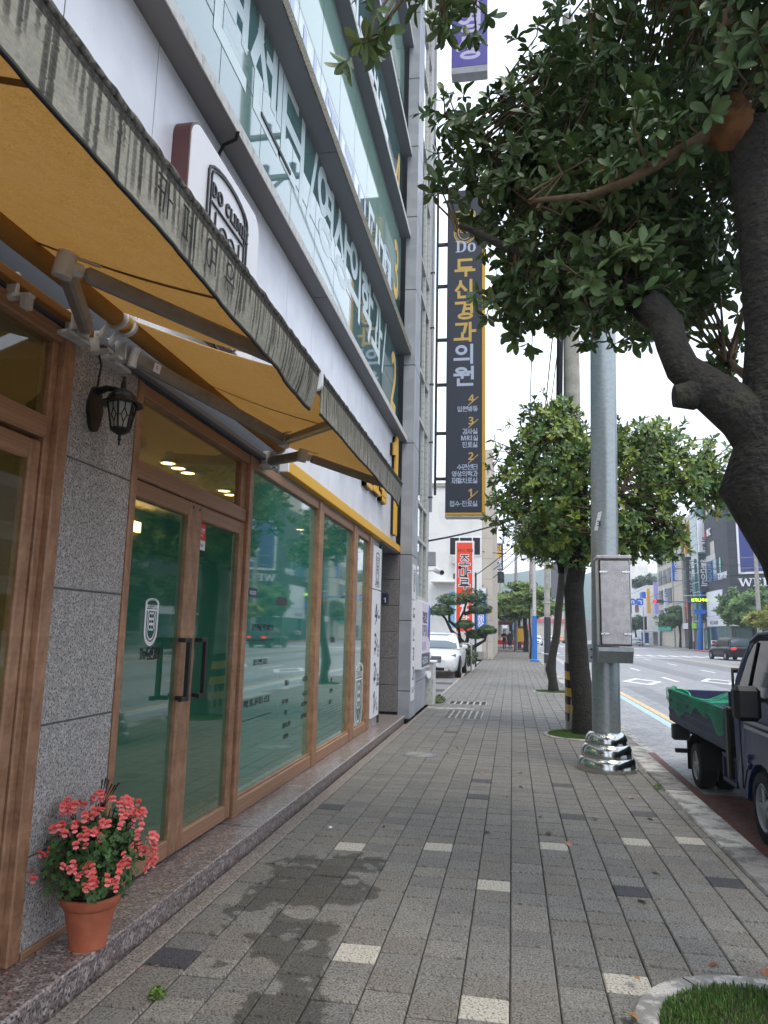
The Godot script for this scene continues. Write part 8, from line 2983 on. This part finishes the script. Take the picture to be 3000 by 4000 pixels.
	boxp("wall", Vector3(24.9, 0, -113.4), Vector3(40, 18.4, -99.3), M["beige_wall"], b, 0.02)
	for i in 6:
		for j in 5:
			boxp("pane", Vector3(24.78, 3.6 + i * 2.5, -113.2 + j * 2.75), Vector3(24.9, 5.9 + i * 2.5, -110.7 + j * 2.75), tinted("green_glass", "glass_dark", Color(0.25, 0.42, 0.42)) if (i + j) % 3 else M["glass_dark"], b, 0.0)
	for j in 3:
		boxp("pier", Vector3(24.5, 0, -113.4 + j * 5.5), Vector3(24.95, 18.6, -112.8 + j * 5.5), M["beige_wall"], b, 0.02)
	boxp("curved_bay", Vector3(23.9, 3.4, -104.2), Vector3(24.8, 18.8, -100.4), M["green_glass"], b, 0.03)
	for i in 12:
		boxp("bay_bar", Vector3(23.85, 3.6 + i * 1.25, -104.25), Vector3(24.85, 3.68 + i * 1.25, -100.35), M["alu_light"], b, 0.0)
	letters("raised_words", "수학전문", 1.1, Transform3D(Basis(Vector3(0, 0, 1), Vector3.UP, Vector3(-1, 0, 0)), Vector3(24.4, 15.9, -112.8)), M["sign_yellow"], b, 0.2, 0.15)
	for i in 3:
		boxp("shutter", Vector3(24.6, 0.1, -112.8 + i * 4.4), Vector3(24.9, 2.6, -109.2 + i * 4.4), [M["frame_dark"], M["maroon"], M["green_glass"]][i], b, 0.02)
		boxp("shop_sign", Vector3(24.3, 2.7, -112.8 + i * 4.4), Vector3(24.7, 3.5, -109.0 + i * 4.4), [M["sign_white"], tinted("lime_sign", "sign_white", Color(0.55, 0.78, 0.2)), M["beige_wall"]][i], b, 0.02)
	# beige tower and the building beside it
	b = thing("beige_tower", "slim beige stair tower with blank walls behind the blue billiard sign", "building")
	boxp("wall", Vector3(24.7, 0, -119.6), Vector3(38, 18.9, -113.5), M["beige_wall"], b, 0.03)
	boxp("cap", Vector3(24.6, 18.9, -119.7), Vector3(38, 19.2, -113.45), M["concrete"], b, 0.02)
	for y in [6.5, 12.0]:
		boxp("joint", Vector3(24.69, y, -119.6), Vector3(24.72, y + 0.06, -113.5), M["concrete_dark"], b, 0.0)
	b = thing("corner_office_building", "beige corner office with tall dark window strips beyond the tower", "building")
	boxp("wall", Vector3(24.5, 0, -131), Vector3(40, 16.6, -119.7), M["beige_wall"], b, 0.03)
	for i in 4:
		for j in 3:
			var w := group_part("window", b)
			boxp("pane", Vector3(24.42, 3.6 + i * 3.2, -130.0 + j * 3.5), Vector3(24.52, 5.9 + i * 3.2, -127.2 + j * 3.5), M["glass_dark"], w, 0.0)
			for q in 3:
				boxp("bar", Vector3(24.36, 3.6 + i * 3.2, -129.4 + j * 3.5 + q * 0.75), Vector3(24.44, 5.9 + i * 3.2, -129.32 + j * 3.5 + q * 0.75), M["alu_light"], w, 0.0)
	boxp("shop_sign", Vector3(24.2, 2.5, -130.5), Vector3(24.6, 3.3, -120.5), M["sign_green"], b, 0.02)
	boxp("roof_dome", Vector3(25.0, 16.6, -128), Vector3(30.0, 17.4, -122), M["concrete"], b, 0.3)
	# boards that stand out over the pavement
	var grp := "projecting signs across the road"
	board("projecting_sign", "tall yellow projecting sign with dark Hangul on the glass office", 23.75, 25.0, 13.0, 17.4, -107.0, M["sign_yellow"], "헤럴드영어학원", M["maroon"], 0.52, grp)
	board("projecting_sign", "tall pale grey projecting clinic sign next to the dark shop", 23.75, 25.35, 12.4, 16.9, -99.2, M["sign_white"], "", M["ink_grey"], 0.6, grp)
	letters("lettering", "의원", 0.75, on_z(24.2, 13.6, -99.19), M["ink_grey"], get_node("projecting_sign_001"), 0.16, 0.0, true, 1.15)
	board("projecting_sign", "charcoal projecting sign with white Hangul below the pale grey one", 23.6, 24.75, 7.3, 11.8, -98.8, M["sign_dark"], "엘레이드", M["sign_white"], 0.8, grp)
	board("projecting_sign", "black projecting gym sign with white lettering under the yellow sign", 23.85, 24.95, 6.8, 12.6, -107.2, M["ink_black"], "3F온엑스PT", M["sign_white"], 0.72, grp)
	board("projecting_sign", "orange projecting sign lowest on the glass office", 23.85, 24.8, 4.0, 6.7, -107.4, M["sign_orange"], "지코바", M["sign_white"], 0.6, grp)
	board("projecting_sign", "blue and white projecting billiard hall sign on the beige tower", 24.1, 25.2, 9.9, 14.2, -117.0, M["sign_blue"], "우리당구클럽", M["sign_white"], 0.58, grp)
	board("projecting_sign", "green projecting sign highest on the beige corner office", 23.4, 24.3, 15.2, 18.9, -119.4, M["sign_green"], "하나은행", M["sign_white"], 0.55, grp)
	board("projecting_sign", "lilac hanging banner at the near end of the white shops", 24.0, 24.75, 5.3, 10.8, -132.0, tinted("lilac", "sign_white", Color(0.68, 0.66, 0.9)), "", M["sign_white"], 0.5, grp)
	board("projecting_sign", "yellow hanging banner beside the lilac one", 23.2, 23.7, 5.5, 9.8, -134.0, M["sign_yellow"], "", M["sign_white"], 0.5, grp)
	board("projecting_sign", "white and blue projecting sign low on the corner office", 23.9, 24.7, 5.2, 9.4, -123.0, M["sign_white"], "치과", M["sign_blue"], 0.6, grp)
	# pale buildings further on
	b = thing("white_row_building", "white row of low shops with blue boards far along the road", "building")
	boxp("wall", Vector3(23.5, 0, -168), Vector3(40, 10.5, -136), M["white_paintwork"], b, 0.03)
	for i in 6:
		boxp("window", Vector3(23.4, 2.6 + (i % 2) * 3.4, -140.5 - (i / 2) * 8.0), Vector3(23.52, 5.0 + (i % 2) * 3.4, -136.8 - (i / 2) * 8.0), M["glass_dark"], b, 0.0)
	boxp("blue_board", Vector3(22.9, 6.6, -139.5), Vector3(23.5, 9.4, -137.0), M["sign_blue"], b, 0.03)
	boxp("white_board", Vector3(22.6, 5.0, -137.2), Vector3(23.5, 8.2, -136.2), M["sign_white"], b, 0.03)
	b = thing("white_tower_block", "white stepped apartment tower closing the view at the end of the shops", "building")
	boxp("wall", Vector3(22.5, 0, -190), Vector3(31, 17.6, -176), M["white_paintwork"], b, 0.05)
	boxp("upper_wall", Vector3(24.0, 17.6, -189), Vector3(30.0, 20.0, -177), M["white_paintwork"], b, 0.05)
	for i in 4:
		boxp("window", Vector3(24.0 + (i % 2) * 3.2, 8.0 + (i / 2) * 4.5, -176.0), Vector3(26.0 + (i % 2) * 3.2, 10.0 + (i / 2) * 4.5, -175.9), M["glass_dark"], b, 0.0)
	b = thing("pink_roofed_house", "small pale house with pink red roofs at the far end of the road", "building", Vector3(11.0, 0, -230))
	boxp("wall", Vector3(-4.5, 0, -6), Vector3(4.5, 9.5, 0), M["beige_wall"], b, 0.05)
	for y in [5.0, 9.5]:
		boxp("roof", Vector3(-5.0, y, -6.5), Vector3(5.0, y + 1.2, 0.5), tinted("roof_pink", "sign_white", Color(0.72, 0.34, 0.36)), b, 0.1)
	for i in 3:
		boxp("window", Vector3(-3.5 + i * 2.6, 6.8, 0.0), Vector3(-2.2 + i * 2.6, 8.4, 0.1), M["glass_dark"], b, 0.0)
	b = thing("far_blue_grey_building", "low blue grey shops closing the road behind the distant cars", "building", Vector3(4.0, 0, -250))
	boxp("wall", Vector3(-10, 0, -8), Vector3(22, 6.5, 0), M["grey_wall"], b, 0.05)
	for i in 7:
		boxp("window", Vector3(-9 + i * 4.2, 0.5, 0.0), Vector3(-6.2 + i * 4.2, 2.8, 0.1), M["glass_dark"], b, 0.0)
		boxp("shop_sign", Vector3(-9 + i * 4.2, 3.2, 0.0), Vector3(-5.6 + i * 4.2, 4.4, 0.3), [M["sign_white"], M["sign_blue"], M["sign_red"]][i % 3], b, 0.0)
	# buildings on the near stretch, seen in the shop glass only at a slant
	b = thing("opposite_shop_building", "grey shop block across the road nearer than the corner", "building")
	boxp("wall", Vector3(26.5, 0, -58), Vector3(42, 14, -22), M["grey_wall"], b, 0.05)
	for i in 4:
		for j in 7:
			var w := group_part("window", b)
			boxp("pane", Vector3(26.4, 1.0 + i * 3.3, -57.0 + j * 5.0), Vector3(26.52, 3.2 + i * 3.3, -53.4 + j * 5.0), M["glass_dark"], w, 0.0)
			boxp("sill", Vector3(26.3, 0.85 + i * 3.3, -57.1 + j * 5.0), Vector3(26.5, 1.0 + i * 3.3, -53.3 + j * 5.0), M["concrete"], w, 0.0)
	# signal gantry with lamp, blue arm and blue post
	var o := thing("signal_gantry", "bright blue signal post with a long blue arm reaching over the road", "gantry")
	st = mb()
	tube(st, [Vector3(23.45, -0.02, -99.8), Vector3(23.7, 3.5, -99.8)], [0.42, 0.3], 14)
	tube(st, [Vector3(23.7, 3.5, -99.8), Vector3(24.0, 7.6, -99.8)], [0.26, 0.2], 14)
	obj("post", st, M["post_blue"], o)
	st = mb()
	tube(st, [Vector3(24.0, 6.0, -99.8), Vector3(18.9, 6.05, -99.8)], [0.1, 0.07], 8)
	obj("arm", st, M["post_blue"], o)
	o = thing("traffic_light", "horizontal traffic light showing red at the end of the blue arm", "traffic light")
	boxp("case", Vector3(18.0, 5.85, -100.0), Vector3(19.3, 6.27, -99.7), M["black_metal"], o, 0.05)
	for i in 3:
		st = mb()
		lathe(st, [Vector2(0.17, -0.03), Vector2(0.17, 0.02), Vector2(0.0, 0.05)], 14, Transform3D(Basis(Vector3(1, 0, 0), Vector3(0, 0, 1), Vector3(0, -1, 0)), Vector3(18.22 + 0.42 * i, 6.06, -99.68)))
		obj("lens", st, M["signal_red"] if i == 0 else M["frame_dark"], o)
	var rl := OmniLight3D.new()
	rl.name = "red_signal_light"
	rl.light_color = Color(1, 0.15, 0.1)
	rl.light_energy = 0.05
	rl.light_size = 0.12
	rl.omni_range = 20.0
	rl.omni_attenuation = 2.0
	rl.shadow_enabled = true
	rl.position = Vector3(18.22, 6.06, -99.45)
	add_child(rl)
	o = thing("message_board", "black electronic message board with yellow green dots over the road", "sign")
	boxp("case", Vector3(22.3, 5.95, -99.0), Vector3(25.1, 6.55, -98.8), M["ink_black"], o, 0.02)
	letters("led_words", "신자나추어바", 0.4, on_z(22.45, 6.04, -98.79), M["led_text"], o, 0.13, 0.0, false, 1.05)
	st = mb()
	tube(st, [Vector3(21.3, 6.75, -99.2), Vector3(26.0, 6.95, -99.2), Vector3(29.5, 7.1, -99.2)], [0.07], 8)
	tag(obj("lamp_arm", st, M["alu_light"]), "long pale horizontal arm above the electronic message board", "gantry arm")
	o = thing("street_name_sign", "small blue street name sign below the message board", "sign")
	boxp("plate", Vector3(22.8, 4.5, -98.9), Vector3(24.2, 5.05, -98.85), M["sign_blue"], o, 0.02)
	for i in 2:
		o = thing("lane_sign", ["round blue U turn sign hung over the far lanes", "square blue left turn sign hung over the far lanes"][i], "sign", Vector3(15.5 + 0.9 * i, 5.95, -100.0))
		st = mb()
		prism(st, rounded(0.85, 0.85, 0.42 if i == 0 else 0.06, 8), 0.0, 0.05)
		obj("plate", st, M["sign_blue"], o)
		st = mb()
		if i == 0:
			for a in [[Vector2(0.13, -0.22), Vector2(0.13, 0.08)], [Vector2(0.13, 0.12), Vector2(-0.1, 0.12)], [Vector2(-0.12, 0.1), Vector2(-0.12, -0.1)]]:
				stroke(st, a[0], a[1], 0.09, 0.0, 0.0, on_z(0, 0, 0.056))
		else:
			stroke(st, Vector2(0.15, -0.25), Vector2(0.15, 0.1), 0.09, 0.0, 0.0, on_z(0, 0, 0.056))
			stroke(st, Vector2(0.15, 0.12), Vector2(-0.2, 0.12), 0.09, 0.0, 0.0, on_z(0, 0, 0.057))
		obj("arrow", st, M["sign_white"], o)
	# poles on that side
	o = thing("roadside_pole", "pale concrete pole with cross arms in front of the sale poster", "pole", Vector3(23.05, 0, -75.0))
	st = mb()
	tube(st, [Vector3.ZERO, Vector3(0.05, 9.8, 0)], [0.24, 0.17], 12)
	obj("shaft", st, M["concrete"], o)
	for y in [9.2, 8.2]:
		st = mb()
		bar(st, Vector3(-1.4, y, 0), Vector3(1.6, y + 0.15, 0), 0.1, 0.1)
		obj("cross_arm", st, M["alu_dark"], o)
	o = thing("roadside_pole", "grey pole carrying wires before the green glass office", "pole", Vector3(23.3, 0, -104.0))
	st = mb()
	tube(st, [Vector3.ZERO, Vector3(0.1, 12.0, 0)], [0.25, 0.18], 12)
	obj("shaft", st, M["concrete_dark"], o)
	for y in [10.6, 9.0]:
		st = mb()
		bar(st, Vector3(-1.6, y, 0), Vector3(1.2, y + 0.1, 0), 0.1, 0.1)
		obj("cross_arm", st, M["alu_dark"], o)
	o = thing("roadside_pole", "slim lamp post by the bus shelter", "pole", Vector3(19.9 + 1.6, 0, -128.0))
	st = mb()
	tube(st, [Vector3.ZERO, Vector3(0, 6.4, 0), Vector3(-0.6, 6.7, 0), Vector3(-2.4, 6.8, 0)], [0.1, 0.08, 0.06, 0.05], 8)
	obj("shaft", st, M["alu_light"], o)
	# wires over there
	var wl := ["upper wire from the pale concrete pole to the grey pole by the glass office", "lower wire from the pale concrete pole to the grey pole by the glass office", "upper wire running on past the corner office", "lower wire running on past the corner office", "long wire crossing high over the road to the left hand poles", "wire running from the pale concrete pole out of the right edge"]
	for q in [[Vector3(24.4, 9.3, -75), Vector3(22.0, 10.7, -104)], [Vector3(23.2, 8.3, -75), Vector3(23.4, 9.1, -104)], [Vector3(22.0, 10.7, -104), Vector3(21.0, 9.0, -150)], [Vector3(23.4, 9.1, -104), Vector3(22.0, 8.0, -150)], [Vector3(23.2, 8.3, -75), Vector3(0.6, 10.6, -66)], [Vector3(24.4, 9.3, -75), Vector3(25.0, 9.0, -40)]]:
		st = mb()
		var pts := []
		for i in 9:
			var t := i / 8.0
			pts.append(q[0].lerp(q[1], t) + Vector3(0, -4.0 * t * (1 - t) * 0.5, 0))
		tube(st, pts, [0.022], 5, false)
		tag(obj("overhead_wire", st, M["black_rubber"]), wl.pop_front(), "wire", "wires across the road")
	# trees over there
	var tr := [[Vector3(24.0, 0, -80.0), [[Vector3(-0.2, 4.6, 0), Vector3(2.9, 1.7, 2.4)], [Vector3(1.6, 5.6, 0), Vector3(1.8, 1.2, 1.8)], [Vector3(-1.6, 3.7, 0), Vector3(1.3, 0.9, 1.3)]], Color(0.1, 0.19, 0.05), 3400, "dense bright green tree before the dark shop front"],
		[Vector3(22.95, 0, -69.0), [[Vector3(0.2, 3.4, 0), Vector3(2.6, 0.6, 1.8)], [Vector3(1.4, 4.3, 0), Vector3(2.2, 0.7, 1.8)], [Vector3(-1.2, 2.9, 0), Vector3(1.4, 0.45, 1.2)], [Vector3(2.2, 5.2, 0), Vector3(1.6, 0.7, 1.6)]], Color(0.24, 0.26, 0.04), 2600, "yellow green layered tree behind the truck cab"],
		[Vector3(24.6, 0, -116.0), [[Vector3(0, 4.4, 0), Vector3(2.9, 0.7, 2.2)], [Vector3(0.5, 5.4, 0), Vector3(2.2, 0.7, 1.8)], [Vector3(-1.4, 3.5, 0), Vector3(1.8, 0.5, 1.4)], [Vector3(1.4, 3.6, 0), Vector3(1.8, 0.6, 1.6)]], Color(0.1, 0.17, 0.05), 2600, "layered green tree before the shops under the red signal"],
		[Vector3(22.0, 0, -140.0), [[Vector3(0, 3.8, 0), Vector3(3.2, 1.2, 2.4)]], Color(0.06, 0.11, 0.04), 1200, "dark tree by the bus shelter"], [Vector3(26.0, 0, -150.0), [[Vector3(0, 11.5, 0), Vector3(2.2, 2.0, 2.2)]], Color(0.05, 0.08, 0.04), 700, "dark tree top rising beside the beige corner office"],
		[Vector3(25.4, 0, -64.0), [[Vector3(0, 4.6, 0), Vector3(2.6, 1.8, 2.4)]], Color(0.06, 0.11, 0.035), 1800, "green tree at the right edge beyond the truck"], [Vector3(24.4, 0, -50.0), [[Vector3(0, 4.2, 0), Vector3(2.8, 1.8, 2.8)]], Color(0.05, 0.09, 0.03), 1500, "green tree across the road hidden by the truck cab"]]
	for i in tr.size():
		var f: Array = tr[i]
		o = thing("roadside_tree", f[4], "tree", f[0])
		st = mb()
		var top: float = f[1][0][0].y
		tube(st, [Vector3.ZERO, Vector3(0.08, top * 0.4, 0), Vector3(-0.05, top * 0.7, 0), Vector3(0, top + 0.6, 0)], [0.24, 0.18, 0.15, 0.07], 9, true, 0.06)
		obj("trunk", st, M["bark"], o)
		leaf_ball(o, f[1], f[3], 0.34, f[2], 70 + i)
	# street furniture
	for x in [21.6, 22.15]:
		o = thing("bollard", "short black bollard on the red kerbed corner, " + ("left" if x < 22 else "right") + " of the pair", "bollard", Vector3(x + 0.9, -0.02, -101.0))
		st = mb()
		tube(st, [Vector3.ZERO, Vector3(0, 0.95, 0)], [0.09, 0.08], 10)
		lathe(st, [Vector2(0.1, 0.93), Vector2(0.09, 1.02), Vector2(0.0, 1.05)], 10)
		obj("post", st, M["black_metal"], o)
	o = thing("bus_shelter", "white framed bus shelter with glass walls far across the road", "shelter", Vector3(22.9, -0.02, -131.0))
	boxp("roof", Vector3(-1.6, 2.4, -3), Vector3(1.2, 2.6, 2), M["sign_white"], o, 0.05)
	for q in [[-1.4, 1.8], [1.0, 1.8], [-1.4, -2.8], [1.0, -2.8]]:
		boxp("post", Vector3(q[0], 0, q[1]), Vector3(q[0] + 0.12, 2.4, q[1] + 0.12), M["sign_white"], o, 0.02)
	boxp("wall_panel", Vector3(1.0, 0.2, -2.7), Vector3(1.06, 2.3, 1.7), M["grey_wall"], o, 0.0)
	boxp("advert", Vector3(-0.9, 0.4, -2.8), Vector3(0.3, 2.2, -2.7), M["sign_blue"], o, 0.02)
	o = thing("parked_scooter", "white delivery scooter with red box parked before the shop window", "scooter", Vector3(24.0, -0.02, -95.0))
	boxp("box", Vector3(-0.3, 0.75, -0.3), Vector3(0.3, 1.25, 0.3), M["sign_white"], o, 0.05)
	boxp("badge", Vector3(-0.31, 0.9, 0.29), Vector3(0.1, 1.15, 0.31), M["sign_red"], o, 0.0)
	st = mb()
	for z in [-0.55, 0.6]:
		lathe(st, [Vector2(0.16, -0.05), Vector2(0.25, -0.05), Vector2(0.25, 0.05), Vector2(0.16, 0.05)], 14, Transform3D(Basis(Vector3(0, 0, 1), Vector3(1, 0, 0), Vector3(0, 1, 0)), Vector3(0, 0.25, z)))
	bx(st, Vector3(-0.14, 0.25, -0.5), Vector3(0.14, 0.75, 0.3), 0.08)
	bar(st, Vector3(0, 0.3, 0.6), Vector3(0, 1.05, 0.3), 0.08, 0.08)
	obj("frame", st, M["black_metal"], o)
	# traffic
	var suv := car("passing_car", "black tall car driving away in the far lanes beyond the truck", Vector3(16.7, -0.15, -61.5), PI + 0.12, M["black_car"], "cars on the road", true, 4.7, 1.92, 1.72)
	var base := car("distant_car", "white saloon car coming nearer far down the road left of the poles", Vector3(3.4, -0.15, -112.0), 0.0, M["car_white"], "cars on the road")
	car_copy(base, "distant_car", Vector3(9.0, -0.15, -150.0), 0.0, "orange taxi far down the road right of the thin tree", "cars on the road", M["orange"])
	car_copy(base, "distant_car", Vector3(10.8, -0.15, -146.0), PI, "dark red tailed car beside the distant orange taxi", "cars on the road", M["black_car"])
	car_copy(base, "distant_car", Vector3(4.4, -0.15, -140.0), 0.0, "silver car behind the white one far down the road", "cars on the road", M["silver"])
	car_copy(base, "distant_car", Vector3(7.4, -0.15, -138.0), 0.0, "pale car seen between the wrapped pole and the thin tree", "cars on the road", M["car_white"])
	car_copy(base, "distant_car", Vector3(20.6, -0.15, -131.0), 0.0, "silver car waiting at the bus shelter", "cars on the road", M["silver"])
	car_copy(suv, "passing_car", Vector3(16.4, -0.15, -44.0), PI, "second black tall car seen in the shop glass", "cars on the road", M["black_car"])
	# hills
	st = mb()
	var f := FastNoiseLite.new()
	f.seed = 4
	f.frequency = 0.006
	f.fractal_octaves = 4
	var rows := []
	for i in 22:
		var r := []
		for j in 70:
			var x := -560.0 + j * 20.0
			var z := -620.0 - i * 24.0
			var rise := sin(PI * clampf(i / 14.0, 0, 1) * 0.5)
			var ridge := 78.0 - 34.0 * smoothstep(20.0, 420.0, x) + 26.0 * f.get_noise_2d(x, 3.0)
			r.append(Vector3(x, -1.0 + rise * maxf(ridge + 9.0 * f.get_noise_2d(x * 6.0, z * 6.0), 4.0), z))
		rows.append(r)
	sheet(st, rows, false)
	struct("hills", st, M["hill_green"])
